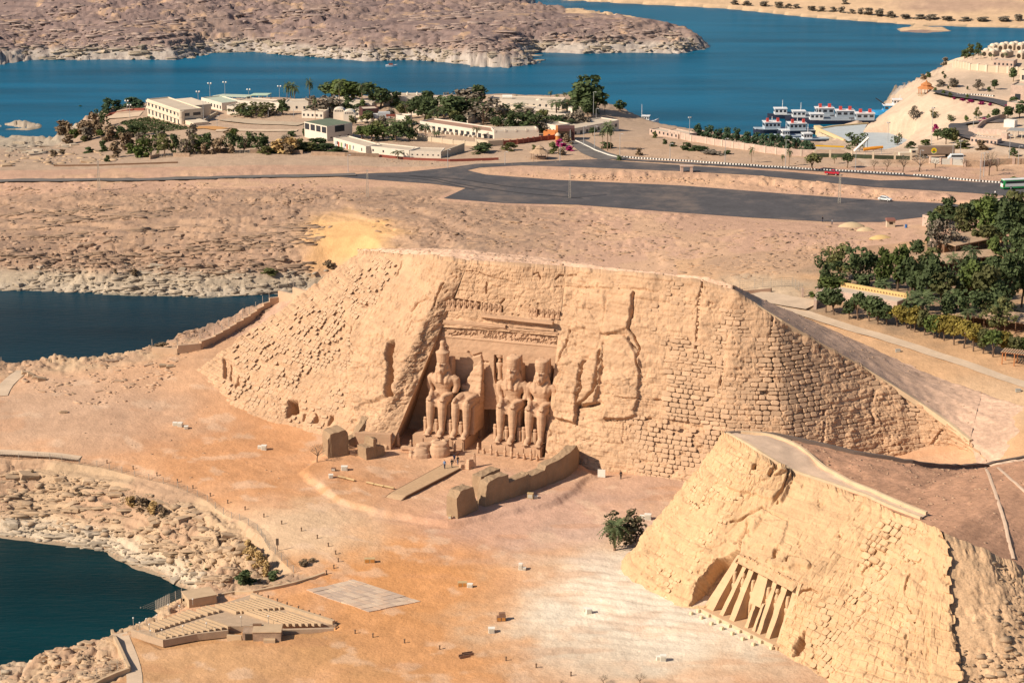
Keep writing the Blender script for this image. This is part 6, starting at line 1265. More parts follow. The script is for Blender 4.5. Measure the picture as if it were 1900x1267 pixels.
for TP_, par_, m_, n_, seed_ in ((TOP1, temple, M_rk[3], 900, 5), (TOP2, temple2, M_rk[3], 1500, 6)):
    r = random.Random(seed_); V, Fc, cnt = [], [], 0; hi_ = TP_.shape[0]//2
    for k in range(n_):
        p = TP_[r.randrange(2, hi_), r.randrange(0, TP_.shape[1])]; s = .12*(5**(r.random()**2.5)); vv, ff = ROCKT[3][k % 5]; V.append(vv*s*np.array([1.2, 1, .8])+p); Fc += [(a+cnt, b+cnt, c+cnt) for a, b, c in ff]; cnt += len(vv)
    tag(np_mesh('gravel_stones', np.concatenate(V)-np.array(par_.location), np.array(Fc), m_, par_), kind='stuff')
# ================================================================== THE FORECOURT
M_white = mat('white_box', (.74, .70, .62), .7, .08, 2); M_tan = mat('tan_box', (.50, .36, .19), .8, .15, 2); M_brown = mat('brown_box', (.23, .13, .085), .8, .15, 2); M_wood = mat('ramp_wood', (.47, .315, .19), .85, .12, 1.5, fine=.1); M_woodd = mat('dark_timber', (.20, .115, .07), .85, .15, 2)
# ramp: planked deck on low side beams
ra = [at(701, 936.5, -.55), at(730, 943, -.55), at(753, 921, .95), at(722, 916.5, .95), at(859, 866.5, 1.15), at(823, 861.5, 1.15)]
t = thing('ramp', 'long wooden ramp rising from the sand to the temple terrace', 'ramp', ra[0])
L0 = [ra[0], ra[3], ra[5]]; R0 = [ra[1], ra[2], ra[4]]
def along(P_, s):
    d = [np.linalg.norm(P_[1]-P_[0]), np.linalg.norm(P_[2]-P_[1])]; x = s*(d[0]+d[1])
    return P_[0]+(P_[1]-P_[0])*x/d[0] if x < d[0] else P_[1]+(P_[2]-P_[1])*(x-d[0])/d[1]
for k in range(30):
    a, b, c, d = along(L0, k/30), along(R0, k/30), along(R0, (k+.93)/30), along(L0, (k+.93)/30)
    mb = MB(); up = np.array([0, 0, .12]); mb.add([a, b, c, d, a+up, b+up, c+up, d+up], [(3, 2, 1, 0), (4, 5, 6, 7), (0, 1, 5, 4), (1, 2, 6, 5), (2, 3, 7, 6), (3, 0, 4, 7)]); mb.build('plank', M_wood, t, True)
for P_ in (L0, R0):
    mb = MB(); mb.tube([P_[0], P_[1], P_[2]], .16, 5); mb.build('side_beam', M_woodd, t, True)
mb = MB(); mb.add(sum([[q, q-np.array([0, 0, 1.4])] for q in R0], []), [(0, 1, 3, 2), (2, 3, 5, 4)]); mb.build('side_board', M_woodd, t, True)
def boxthing(name, label, cat, u, v, sz, m, rz=0, group=None, detail='lamp'):
    p = ground(u, v); t = thing(name, label, cat, p, rz, group)
    b = MB().box((0, 0, 0), sz, 0, .97).build('case', m, t)
    if detail == 'lamp':
        MB().box((0, -sz[1]*.52, sz[2]*.15), (sz[0]*.78, .05, sz[2]*.68)).build('front_panel', mat('pale_glass', (.50, .46, .38), .3, .05, 1, spec=.5), t); MB().box((0, 0, sz[2]*.97), (sz[0]*1.06, sz[1]*1.06, .06)).build('lid', m, t)
    return t
n_ = 0
for u, v, sz, m, lb in (
    (325, 789, (1.0, .8, .7), M_white, 'leftmost white floodlight box of three on the bare left slope'), (334.5, 791, (1.0, .9, .9), M_white, 'middle white floodlight box of three on the left slope'), (345.5, 795, (.9, .8, .6), M_white, 'small rightmost floodlight box of three on the left slope'),
    (482, 832, (.8, .7, .6), M_white, 'smaller white floodlight box of the pair below the left cliff'), (490, 834, (1.1, .9, 1.0), M_white, 'larger white floodlight box of the pair below the left cliff'),
    (639, 872, (1.3, .9, .9), M_white, 'white box with a lid right of the bare acacia'), (614, 886, (.9, .8, .7), M_white, 'small white cube box before the bare acacia'), (619, 873, (.9, .7, .6), M_brown, 'brown tilted box behind the small white cube'),
    (966, 1056, (.7, .7, 1.2), M_white, 'tall white floodlight box on the sand before the palm'), (973, 1057, (.6, .6, .5), M_white, 'little white box beside the tall one on the sand'),
    (1086, 1134, (.7, .7, .7), M_white, 'smaller box of the pair on the rippled sand'), (1092.5, 1137, (1., .9, .9), M_white, 'larger white box of the pair on the rippled sand'), (1222, 1224, (.7, .7, .7), M_white, 'smaller box of the pair at the lower right sand'), (1230.5, 1225, (1.0, .9, 1.0), M_white, 'larger white box of the pair at the lower right sand'),
    (1191, 961, (.8, .7, .6), M_white, 'smaller white box of the pair beside the smaller hill foot'), (1202, 963, (1.3, .9, 1.1), M_white, 'larger white box of the pair beside the smaller hill foot'), (984, 924, (1.2, .8, 1.1), M_tan, 'tan box at the shadow edge of the long mud-brick wall'), (994, 924, (.8, .6, .5), M_white, 'small white box beside the tan box by the long wall'),
    (912, 1173, (1.1, .9, .9), M_white, 'single white box on the orange sand'), (872, 1089, (1.0, .7, .7), M_white, 'white box beside the tan double case'), (1000, 873, (.7, .6, .6), M_white, 'tiny white box at the foot of the long wall inside the court'), (835, 962, (.6, .6, .7), M_tan, 'small tan stone at the corner of the wall stump')):
    boxthing('floodlight_box', lb, 'floodlight box', u, v, sz, m, random.uniform(-.2, .15))
def crate(u, v, w_, lb, m, cells=2, stack=False):
    t = thing('equipment_case', lb, 'case', ground(u, v), .05); MB().box((0, 0, 0), (w_, .9, .85)).build('case', m, t)
    for k in range(cells): MB().box((-w_/2+(k+.5)*w_/cells, -.47, .12), (w_/cells*.75, .05, .6)).build('front_panel', mat('amber_panel', (.48, .22, .06), .6, .1, 2), t)
    if stack: MB().box((w_*.1, .1, .85), (w_*.7, .8, .6)).build('upper_case', m, t)
crate(686, 1043, 2.0, 'tan double case left on the orange sand', M_tan); crate(858, 1087, 1.7, 'tan case with amber panels on the sand', M_tan); crate(930, 1151, 1.6, 'dark brown stacked case on the orange sand', M_brown, 2, True)
for k, (u, v) in enumerate(((862, 1219), (868, 1215))):
    t = thing('trough', ['front one of two brown timber troughs on the lower sand', 'rear one of two brown timber troughs on the lower sand'][k], 'trough', ground(u, v), .35)
    for y in (-.35, .35): MB().box((0, y, 0), (1.9, .1, .5)).build('side_board', M_brown, t)
    MB().box((0, 0, 0), (1.9, .62, .1)).build('base_board', M_brown, t)
for k, (a, b) in enumerate((((627, 886), (642, 889)), ((643, 889.5), (658, 893.5)), ((680, 897), (694, 900)), ((695, 900.5), (712, 904)), ((713, 904), (731, 908)))):
    p, q = ground(*a), ground(*b); t = thing('timber_rail', ['shortest timber rail at the left edge of the forecourt', 'timber rail right of the small white cube box', 'timber rail left end of the long run by the ramp', 'middle timber rail of the long run by the ramp', 'timber rail touching the ramp edge'][k], 'rail', p)
    MB().tube([p+[0, 0, .32], q+[0, 0, .32]], .2, 6).build('log', M_tan, t, True)
    for f in (.1, .9): MB().box(p+(q-p)*f, (.25, .35, .3)).build('support', M_woodd, t, True)
# bollards
bm_ = MB(); bm_.lathe((0, 0, 0), [(.14, 0), (.14, .1), (.10, .12), (.10, .55), (.15, .58), (.15, .72), (.08, .78)], 8); me_bol = bm_.mesh('bollard', mat('bollard_brown', (.20, .13, .085), .7, .1, 2))
Z7 = zpx("585,66 728,98 858,134 970,170 1055,204 1150,246 1245,284 1340,320 1443,360 1540,398 1648,436 1735,476 1795,520 1835,562 1850,604 1825,640 1785,670 1410,790 1467,808 1517,826 1570,846 1632,866 1690,888 1750,910 1812,934 1837,972", 0, 837)
Z8 = zpx("85,996 182,1016 355,1047 547,1082 910,1144 1075,1182 1265,1227", 630, 837)
for k, (u, v) in enumerate(Z7+Z8):
    o = link('bollard', me_bol); o.location = Vector(ground(u, v)); o.scale = (1.2, 1.2, 1)
    tag(o, ('brown bollard light in the curved line along the mesh fence' if k < 17 else 'brown bollard light beside the stepped seating' if k < 26 else 'brown bollard light on the open lower sand'), 'bollard', 'bollard lights on the sand')
# information board
p = ground(515, 1022); t = thing('information_board', 'tall narrow dark board on a post by the mesh fence corner', 'sign', p)
MB().cyl((0, 0, 0), (0, 0, 1.3), .07, n=6).build('post', M_woodd, t); MB().box((0, 0, 1.2), (.55, .12, 1.35), .2).build('panel', mat('board_panel', (.16, .12, .09), .6, .2, 4), t)
p = ground(1116, 886); t = thing('sign_board', 'white board leaning against the cliff foot right of the long wall', 'sign', p+np.array([0, 0, .0]), -.2)
MB().box((0, 0, .1), (1.6, .12, 1.7)).build('panel', M_white, t)
for x in (-.7, .7): MB().box((x, .25, 0), (.1, .5, .5)).build('leg', M_woodd, t)
# paved pad of big slabs
A_, B_, C_, D_ = [at(u, v, -1.2) for u, v in ((568, 1091), (655, 1073.5), (781, 1114.5), (684, 1133))]
t = thing('paved_pad', 'square pad of worn grey and pink slabs on the sand', 'paving', A_); r = random.Random(9)
mtl = [mat('slab_%s' % n, c, .9, .08, .8) for n, c in (('grey', (.47, .355, .275)), ('pink', (.54, .39, .285)), ('pale', (.57, .435, .325)))]
GN = 9
for i in range(GN):
    for j in range(GN):
        q = []
        for a, b in ((i+.02, j+.02), (i+.98, j+.02), (i+.98, j+.98), (i+.02, j+.98)):
            a /= GN; b /= GN; p = (A_*(1-a)+D_*a)*(1-b)+(B_*(1-a)+C_*a)*b; q.append((p[0], p[1]))
        zc = float(max(hq([x for x, _ in q], [y for _, y in q]))); h_ = zc+.10+.03*r.random()
        MB().prism(q, zc-.5, h_).build('slab', mtl[r.randrange(3)], t, True)
# ------------------------------------------------------------------ fences and low walls
M_wire = mat('wire_grey', (.22, .19, .16), .7, .1, 1); M_post = mat('fence_post', (.42, .37, .31), .8, .1, 1)
def fence(name, label, pts, h, post=2.5, wires=True, m=None, dens=.45, lift=0., cat='fence'):
    P_ = [p if len(p) == 3 and not isinstance(p[0], int) and isinstance(p, np.ndarray) else ground(*p[:2]) for p in pts]; t = thing(name, label, cat, P_[0]); L = []
    for i in range(len(P_)-1):
        n = max(1, round(np.linalg.norm(P_[i+1]-P_[i])/post))
        L += [P_[i]+(P_[i+1]-P_[i])*k/n for k in range(n)]
    L.append(P_[-1]); L = [np.array([p[0], p[1], (hz(p[0], p[1]) if lift == 0 else p[2])+lift]) for p in L]
    pm = MB().cyl((0, 0, -.2), (0, 0, h+.12), .06, n=5).mesh('post', M_post)
    for p in L: o = link('post', pm, t); o.location = Vector(p-np.array(t.location))
    mb = MB()
    for a, b in zip(L[:-1], L[1:]):
        for k in range(5): z = np.array([0, 0, h*(.08+.9*k/4)]); mb.cyl(a+z, b+z, .022, n=3, caps=False)
        n = int(np.linalg.norm(b-a)/dens)
        for k in range(n): q = a+(b-a)*(k+.5)/n; mb.cyl(q+[0, 0, .05], q+[0, 0, h], .016, n=3, caps=False)
    if wires: mb.build('wire_mesh', M_wire, t, True)
    return t, L
fence('wire_fence', 'mesh fence curving along the top of the near rocky bank', px("-40,852 0,849 70,851 115,856 180,866 250,884 330,905 385,930 445,965 478,985 500,1020 545,1062"), 1.35, 3.6)
fence('wire_fence', 'mesh fence on the crest above the inlet at far left', px("-20,682 0,678 60,666 118,656"), 2.0, 3.4)
fence('wire_fence', 'short stretch of mesh fence before the stepped wall', px("195,655 234,652 262,647"), 1.6, 3.)
fence('wire_fence', 'pale mesh fence and gate posts before the grove', px("1372,538 1400,536 1430,534 1470,532 1488,545"), 2.4, 3.0)
# stepped wall climbing behind the left foot of the hill
t = thing('stepped_wall', 'low stone wall stepping up the slope behind the left cliff foot', 'wall', ground(283, 656)); M_wall = mat('sand_wall', (.54, .375, .25), .9, .12, .8)
ws = px("283,656 330,652 372,642 398,629 412,621 425,614 437,606 450,599 463,591 475,582 488,573 500,565 518,556 545,551 577,547")
for i in range(len(ws)-1):
    zc_ = lambda q: at(q[0], q[1], float(np.interp(q[0], [283, 372, 420, 450, 488, 518, 545, 577], [6.2, 7.9, 8.8, 9.6, 10.8, 12.4, 14., 15.8]))); a, b = zc_(ws[i]), zc_(ws[i+1]); zt = max(a[2], b[2])+.75; d_ = b-a; d_[2] = 0; nn = np.array([-d_[1], d_[0], 0])/np.linalg.norm(d_)*.35
    MB().prism([tuple((a-nn)[:2]), tuple((b-nn)[:2]), tuple((b+nn)[:2]), tuple((a+nn)[:2])], min(a[2], b[2])-1.5, zt).build('wall_step', M_wall, t, True)
    if i % 1 == 0:
        MB().cyl((*a[:2], zt), (*a[:2], zt+1.9), .07, n=5).build('post', M_post, t, True)
        if i > 2:
            mb = MB()
            for k in range(4): mb.cyl((*a[:2], zt+.4+k*.45), (*b[:2], zt+.4+k*.45), .02, n=3)
            mb.build('wire', M_wire, t, True)
# broken slabs on the left rise
for k, (u, v, w_, h_, lb) in enumerate(((47, 694, 2.2, 1.3, 'leftmost of four broken slabs leaning in a row'), (57, 698, 2., 1.2, 'second of four broken slabs leaning in a row'), (66, 702, 2., 1.3, 'third of four broken slabs leaning in a row'), (78, 706, 2.6, 1.5, 'largest, rightmost of four broken slabs in a row'), (208, 670, 4.0, .6, 'flat dark slab on the crest left of the temple hill'), (226, 666, 3.6, .7, 'second flat slab on the crest beside the first'), (303, 680, 2.4, .9, 'rounded boulder pair left on the rise, left one'), (316, 681, 2.2, .9, 'rounded boulder pair left on the rise, right one'), (118, 766, 2.2, .9, 'lone pale boulder on the lower left slope'), (30, 890, 4.5, 1.6, 'large overhanging slab on the near rocky bank'), (57, 885, 5.5, 2.0, 'biggest dark slab near the fence on the near bank'))):
    o = link('rock_slab', rock_mesh(300+k, M_rk[2 if 3 < k < 6 else 0], .7)); o.location = Vector(ground(u, v, .15)); o.scale = (w_, w_*.6, h_*1.6); o.rotation_euler = (.1, .3 if k < 4 else .05, .3); tag(o, lb, 'rock')
# kerbed paths: lower left walk and the upper-left walk
drape_strip('path', [ground(*p) for p in px("-60,843 0,841 60,843 100,848 148,852")], 3.2, M_pave, .12, wend=2.5)
drape_strip('path', [ground(*p) for p in px("0,735 8,716 30,700 44,690")], 3.5, M_pave, .12)
drape_strip('path', [ground(*p) for p in px("1400,548 1450,566 1500,585 1560,604 1620,621 1700,645 1780,672 1850,697 1960,735")], 4.4, M_pave, .1, wend=3.2)
qp = [ground(*p) for p in px("1375,549 1430,540 1520,552 1545,590 1600,612 1560,610 1480,592 1420,572")]
drape_strip('path', [ground(*p) for p in px("1392,552 1425,556 1470,562 1510,568")], 9, M_pave, .14)
for nm, pp, w0, w1 in (('footpath', "1829,868 1836,885 1850,925 1862,965 1872,1005 1880,1040", .8, .9), ('footpath', "1852,868 1875,890 1905,915 1940,940", .9, .9), ('footpath', "1835,864 1870,858 1900,851 1940,845", 1.6, 1.6)):
    # trodden lines on the gravel, following the hill top surface
    V = []; FP = TOP2[:TOP2.shape[0]//2].reshape(-1, 3); pu, pv = proj(FP); pts = px(pp); n = 40; C_ = []
    for k in range(n+1):
        f = k/n*(len(pts)-1); i = min(int(f), len(pts)-2); u_, v_ = lerp2(pts[i], pts[i+1], f-i); j = np.argmin((pu-u_)**2+(pv-v_)**2); C_.append(FP[j])
    C_ = np.array(C_)
    for _ in range(4): C_[1:-1] = (C_[:-2]+2*C_[1:-1]+C_[2:])/4
    tg = np.gradient(C_, axis=0); nn = np.stack([-tg[:, 1], tg[:, 0], 0*tg[:, 0]], -1); nn /= np.linalg.norm(nn, axis=1)[:, None]+1e-9
    V = np.stack([C_-nn*w0*.4+[0, 0, .12], C_+[0, 0, .2], C_+nn*w0*.4+[0, 0, .12]]); o = np_mesh('footpath', V-np.array(temple2.location), gridq(3, n+1), M_path, temple2, True)
# ------------------------------------------------------------------ stepped seating by the lake
M_seat = mat('seat_stone', (.50, .36, .23), .9, .12, .7); M_seatd = mat('seat_wall', (.44, .32, .22), .9, .15, .8, fine=.1)
SA, SBp, SC, SD = [at(u, v, z) for u, v, z in ((245, 1173, -1.5), (464, 1105, -1.5), (625, 1160, -1.5), (304, 1190, -1.2))]
ss_ = thing('seating', 'stone seating with many straight bench rows beside the lake', 'seating', SD)
q = [at(245, 1173, -1.35), at(304, 1190.5, -1.35), at(424, 1162, -1.35), at(445, 1163, -1.5), at(625, 1160, -1.5), at(464, 1105, -1.5)]
MB().prism([tuple(p[:2]) for p in q], -3.2, -1.3).build('platform', M_seatd, ss_, True)
PD = (SC-SBp); PD[2] = 0; PD /= np.linalg.norm(PD)
def rows(p0, p1, n, l0, l1):
    for k in range(n):
        f = k/max(n-1, 1); u, v = lerp2(p0, p1, f); e = at(u, v, -1.28); L_ = l0+(l1-l0)*f; s = e-PD*L_; qd = np.array([-PD[1], PD[0], 0]); w_ = .62
        vs = []
        for c in (s, e): vs += [c-qd*.05, c+qd*w_, c+qd*w_+[0, 0, .42], c+qd*.12+[0, 0, .48], c-qd*.02+[0, 0, .62], c-qd*.05+[0, 0, .62]]
        m_ = 6; fs = [(i, (i+1) % m_, m_+(i+1) % m_, m_+i) for i in range(m_)]+[tuple(range(m_-1, -1, -1)), tuple(range(m_, 2*m_))]
        MB().add(vs, fs).build('bench', M_seat, ss_, True)
z5 = lambda x, y: (180+x/4.13, 1040+y/4.13)
rows(z5(445, 548), z5(795, 436), 10, 3.0, 3.8); rows(z5(530, 606), z5(1005, 524), 11, 2.6, 6.0); rows(z5(850, 420), z5(935, 400), 3, 3.0, 3.4); rows(z5(1068, 410), z5(1405, 378), 9, 5.4, 6.6); rows(z5(1420, 505), z5(1715, 503), 7, 11, 8.6)
def ribbon_px(name, pts, w_, h_, m, parent): return ribbon([at(u, v, -1.4) for u, v in pts], w_, h_, m, parent, name)
ribbon_px('side_wall', [z5(1185, 278), z5(1420, 362), z5(1640, 432), z5(1815, 488)], .7, .75, M_seat, ss_); ribbon_px('side_wall', [z5(270, 545), z5(400, 590), z5(512, 625)], .4, .5, M_seatd, ss_); ribbon_px('side_wall', [z5(512, 622), z5(760, 575), z5(1005, 548)], .4, .45, M_seatd, ss_); ribbon_px('side_wall', [z5(1400, 535), z5(1600, 530), z5(1815, 524)], .6, .25, M_seatd, ss_)
for k in range(5): p = at(*z5(1015+k*1, 556+k*9), -1.5-k*.18); MB().box(p+PD*1.2+np.array([0, 0, -.6]), (2.6, .5, .6), atan2(PD[1], PD[0])+.55).build('step', M_seat, ss_, True)
rzs = atan2(SC[1]-SD[1], SC[0]-SD[0])
def kiosk(label, u, v, sz, rz, m, extra=None, name='kiosk'):
    t = thing(name, label, 'kiosk', ground(u, v), rz); MB().box((0, 0, -.5), (sz[0], sz[1], sz[2]+.5)).build('wall', m, t); MB().box((0, 0, sz[2]), (sz[0]*1.04, sz[1]*1.06, .14)).build('roof', M_seat, t)
    return t
M_rub = mat('rubble_wall', (.36, .25, .175), .95, .3, 1.2, fine=.2)
t = kiosk('stone control booth in front of the stepped seating', 497, 1183, (4.8, 3.4, 1.7), .02, M_rub, name='booth')
MB().box((-3.3, .2, 0), (1.9, 2.6, 1.4)).build('annex', M_rub, t); MB().box((-3.2, -1.15, .1), (1.2, .12, 1.15)).build('doorway', M_dark, t); MB().box((-1.9, 1.2, 1.84), (1.5, .5, .3)).build('roof_vent', M_woodd, t)
t = thing('stone_bench', 'short stone bench before the control booth', 'bench', ground(500, 1191), .02); MB().box((0, 0, 0), (2.0, .8, .55)).build('seat', M_seat, t); MB().box((0, .3, .55), (2.0, .2, .12)).build('backrest', M_seat, t)
t = kiosk('flat-roofed low kiosk between the seating and the lake', 370, 1116, (5.2, 4.2, 1.6), .45, M_seat)
MB().box((-2.7, .6, .4), (.5, .1, .5)).build('vent', M_dark, t)
for k, (x, y, h_) in enumerate(((330, 545, 1.6), (403, 550, 1.4), (413, 590, 1.2), (500, 590, 1.4), (660, 570, 1.6), (840, 540, 1.4), (1105, 500, 1.6), (1315, 490, 1.5), (280, 500, 1.4), (380, 490, 1.0), (460, 470, 1.2), (548, 390, 1.2), (632, 390, 1.0), (735, 340, 1.0))):
    u, v = z5(x, y); p = at(u, v, -1.3); t = thing('lamp_post', 'thin lamp post %s the stepped seating' % ('in the lake-side row of' if k > 7 else 'with a small globe standing among'), 'lamp', p, 0, 'lamp posts of the seating'); MB().cyl((0, 0, 0), (0, 0, h_), .05, n=5).build('pole', M_post, t); MB().lathe((0, 0, h_), [(.05, 0), (.16, .12), (.12, .26), (.02, .3)], 8).build('globe', mat('lamp_globe', (.7, .68, .64), .3, .02, 1, spec=.4), t)
def lowwall(label, pts, h_, w_=.5, m=None, name='low_wall'):
    t = thing(name, label, 'wall', ground(*pts[0])); ribbon([ground(*p) for p in pts], w_, h_, m or M_seat, t, 'masonry'); return t
lowwall('low wall along the lake edge beside the seating', px("214,1172 250,1158 290,1140 338,1118"), 1.0); fence('wire_fence', 'tall mesh fence on the wall along the lake by the seating', [ground(u, v)+np.array([0, 0, 1.0]) for u, v in px("235,1163 262,1152 290,1140 315,1129 338,1118")], 1.8, 2.6, lift=.001)
lowwall('low wall running down toward the lower left frame edge', px("205,1170 214,1192 224,1212 234,1234 240,1247"), 1.1); lowwall('low wall meeting the corner at the lower left', px("240,1248 215,1257 190,1268 160,1285"), 1.0)
fence('wire_fence', 'mesh fence behind the low wall at the lower left', px("180,1256 205,1248 232,1238"), 1.6, 2.)
drape_strip('path', [ground(*p) for p in px("222,1176 232,1198 242,1222 252,1252 250,1275")], 2.6, M_pave, .1)
lowwall('long low kerb wall from the seating toward the paved pad', px("405,1106 436,1101 470,1100 510,1092 545,1084 575,1075 602,1066"), .5)
lowwall('earth-toned retaining wall at the head of the dark kerb before the grove', px("1372,547 1400,545 1431,542"), 1.0, .6, mat('dark_retaining', (.22, .14, .10), .9, .1, 1))
# small lamp boxes on the orange ground right
for u, v, lb in ((1666, 653, 'grey lamp box on the orange ground behind the hill'), (1889, 727, 'grey lamp box on the orange ground at right edge')): boxthing('lamp_box', lb, 'floodlight box', u, v, (1.1, .7, .6), mat('grey_box', (.33, .32, .29), .6, .1, 2), .1)
# ------------------------------------------------------------------ people
def person(label, p, shirt, trousers, hgt=1.75, rz=0., stride=.2, shade=0):
    t = thing('person', label, 'person', p, rz); k = hgt/1.75; mb = MB()
    for sx, st in ((-1, stride), (1, -stride)):
        limb(mb, [(sx*.11*k, -st, .02, .06), (sx*.11*k, -st*.8, .12, .06), (sx*.105*k, -st*.45-.03, .46*k, .075), (sx*.10*k, 0, .88*k, .105)], 8); limb(mb, [(sx*.11*k, -st-.14, .04, .045), (sx*.11*k, -st+.06, .05, .055)], 6)
    body = MB(); ring_loft(body, [((0, 0, .82*k), .17, .12), ((0, 0, 1.0*k), .16, .115), ((0, -.01, 1.25*k), .2, .13), ((0, 0, 1.42*k), .19, .11), ((0, 0, 1.5*k), .08, .07)], 10)
    for sx, st in ((-1, -stride), (1, stride)): limb(body, [(sx*.2*k, 0, 1.42*k, .065), (sx*.25*k, -st*.2, 1.15*k, .055), (sx*.24*k, -st*.8-.03, .9*k, .042)], 6)
    skin = MB(); limb(skin, [(0, 0, 1.46*k, .055), (0, -.01, 1.56*k, .055)], 8); skin.lathe((0, -.02, 1.54*k), [(.05, 0), (.085, .05), (.095, .12), (.085, .18), (.04, .22)], 9, .85, 1); limb(skin, [(0, -.12, 1.62*k, .02), (0, -.1, 1.66*k, .015)], 5)
    for sx, st in ((-1, -stride), (1, stride)): limb(skin, [(sx*.24*k, -st*.8-.03, .9*k, .035), (sx*.24*k, -st*.8-.07, .8*k, .03)], 6)
    hair = MB(); hair.lathe((0, .0, 1.63*k), [(.098, 0), (.1, .06), (.07, .13), (.02, .15)], 9, .88, 1.05)
    o = skin.build('body', mat('skin', (.30, .17, .11), .6, .05, 3), t, smooth=True); mb.build('trousers', mat('cloth_'+trousers[0], trousers[1], .9, .1, 3), t, smooth=True); body.build('shirt', mat('cloth_'+shirt[0], shirt[1], .9, .1, 3), t, smooth=True); hair.build('hair', mat('hair_dark', (.02, .015, .012), .7, .1, 3), t, smooth=True)
    return t
NAVY = ('navy', (.02, .025, .06)); BLK = ('black', (.02, .02, .025)); BLUE = ('light_blue', (.20, .32, .52)); GREY = ('grey', (.2, .2, .22)); WHT = ('white', (.7, .7, .7)); JEAN = ('denim', (.05, .08, .16))
zr = 1.28
person('person in a light blue top and dark trousers, leftmost on the ramp', at(825, 868.5, zr), BLUE, NAVY, 1.85, .3); person('person in black walking on the ramp, second from left', at(838.5, 866.5, zr), BLK, BLK, 1.85, -2.6, .3)
person('person in navy at the ramp head nearest the fallen head', at(843, 857, 1.0), NAVY, NAVY, 1.8, 2.8); person('person in dark jacket and jeans, rightmost at the ramp head', at(849.5, 861, 1.1), BLK, JEAN, 1.85, .4, .1)
person('person in black beside the cliff foot right of the long wall', ground(1152, 888), BLK, BLK, 1.8, .3); person('person in dark clothes at the lower edge of the car park', ground(1526, 412), BLK, NAVY, 1.8, 1.); person('person in grey stooping figure right of the car park walker', ground(1544, 417), GREY, NAVY, 1.75, -.8)
# ================================================================== HOTEL, HARBOUR, VEHICLES
M_hw = mat('hotel_white', (.68, .60, .50), .85, .07, .4, fine=.04); M_hc = mat('hotel_cream', (.64, .54, .42), .85, .08, .4); M_rf = mat('hotel_roof', (.52, .43, .335), .9, .12, .4, fine=.08); M_rfg = mat('green_roof', (.14, .17, .12), .9, .12, .4)
M_win = mat('window_glass', (.03, .035, .045), .25, .1, 1, spec=.5); M_red = mat('red_wall', (.24, .07, .05), .85, .12, .5); M_org = mat('orange_wall', (.58, .22, .07), .85, .1, .6); M_maroon = mat('maroon_wall', (.10, .045, .04), .85, .1, .6)
M_gw = mat('garden_wall', (.55, .45, .33), .9, .1, .5); M_pink = mat('pink_stone', (.50, .37, .30), .9, .2, .8, fine=.15); M_metal = mat('pole_metal', (.40, .40, .40), .5, .05, 2); M_glb = mat('lamp_globe', (.7, .68, .64), .3, .02, 1)
def lbox(mb, x0, x1, y0, y1, z0, z1): return mb.box(((x0+x1)/2, (y0+y1)/2, z0), (x1-x0, y1-y0, z1-z0))
def bld(name, label, cat, p0, p1, depth, h, m=None, rm=None, wins=(), par=.4, group=None, z=None, extra=None, wname='window'):
    m = m or M_hw; rm = rm or M_rf
    P0 = ground(*p0) if not isinstance(p0, np.ndarray) else p0; P1 = ground(*p1) if not isinstance(p1, np.ndarray) else p1
    zb = (P0[2]+P1[2])/2 if z is None else z; L = float(np.hypot(*(P1-P0)[:2])); rz = atan2(P1[1]-P0[1], P1[0]-P0[0])
    t = thing(name, label, cat, (P0[0], P0[1], zb), rz, group)
    lbox(MB(), 0, L, 0, depth, -2.5, h).build('wall', m, t); lbox(MB(), .15, L-.15, .15, depth-.15, h, h+.06).build('roof', rm, t)
    if par:
        mb = MB(); lbox(mb, 0, L, 0, .28, h, h+par); lbox(mb, 0, L, depth-.28, depth, h, h+par); lbox(mb, 0, .28, .281, depth-.281, h, h+par); lbox(mb, L-.28, L, .281, depth-.281, h, h+par); mb.build('parapet', m, t)
    for w_ in wins:
        f, n, ww, wh, sill = w_[:5]; wm = w_[5] if len(w_) > 5 else M_win; nm = w_[6] if len(w_) > 6 else wname
        S_ = L if f == 'f' else depth
        for k in range(n):
            c = S_*(k+.5)/n; mb = MB()
            if f == 'f': lbox(mb, c-ww/2, c+ww/2, -.05, .2, sill, sill+wh)
            elif f == 'r': lbox(mb, L-.2, L+.05, c-ww/2, c+ww/2, sill, sill+wh)
            else: lbox(mb, -.05, .2, c-ww/2, c+ww/2, sill, sill+wh)
            wo = mb.build(nm, wm, t)
            if wname == 'window' and f == 'f' and ww > 1.6: lbox(MB(), c-ww/2-.1, c+ww/2+.1, -.16, -.05, sill-.18, sill).build('sill', m, wo)
    return t
# curved two-storey building: front wing, rounded corner, back wing
A_ = ground(274, 216); B_ = ground(335, 231)
t = bld('two_storey_building', 'curved two-storey cream building with two rows of windows by the lake', 'building', A_, B_, 9.5, 5.9, M_hc, M_rf, (('f', 9, 1.5, 1.15, 3.75), ('f', 9, 1.3, 1.8, .5), ('r', 2, 3.2, 1.2, 3.7), ('r', 1, 5.5, 2.4, .2)), .45)
L = float(np.hypot(*(B_-A_)[:2])); lbox(MB(), -.1, L+.5, -.5, 0, 2.6, 3.55).build('balcony_band', M_hc, t); lbox(MB(), -.1, L+.5, -.45, 0, 5.2, 5.9).build('eaves', M_hc, t); MB().lathe((L, .6, -2), [(1.1, 0), (1.1, 5.0), (1.1, 5.6), (1.2, 5.61), (1.2, 7.9), (1.1, 8.0)], 16).build('corner', M_hc, t)
mb = MB(); lbox(mb, 1.0, 20, 10.5, 19, -3, 5.4); mb.build('back_wing', M_hc, t)
mb = MB(); lbox(mb, L, L+9, 1.5, 8, -2.5, 2.4); mb.build('terrace_wing', M_hc, t)
for k in range(4): lbox(MB(), 4+k*4, 4.9+k*4, 10.40, 10.5, 3.2, 4.0).build('window', M_win, t)
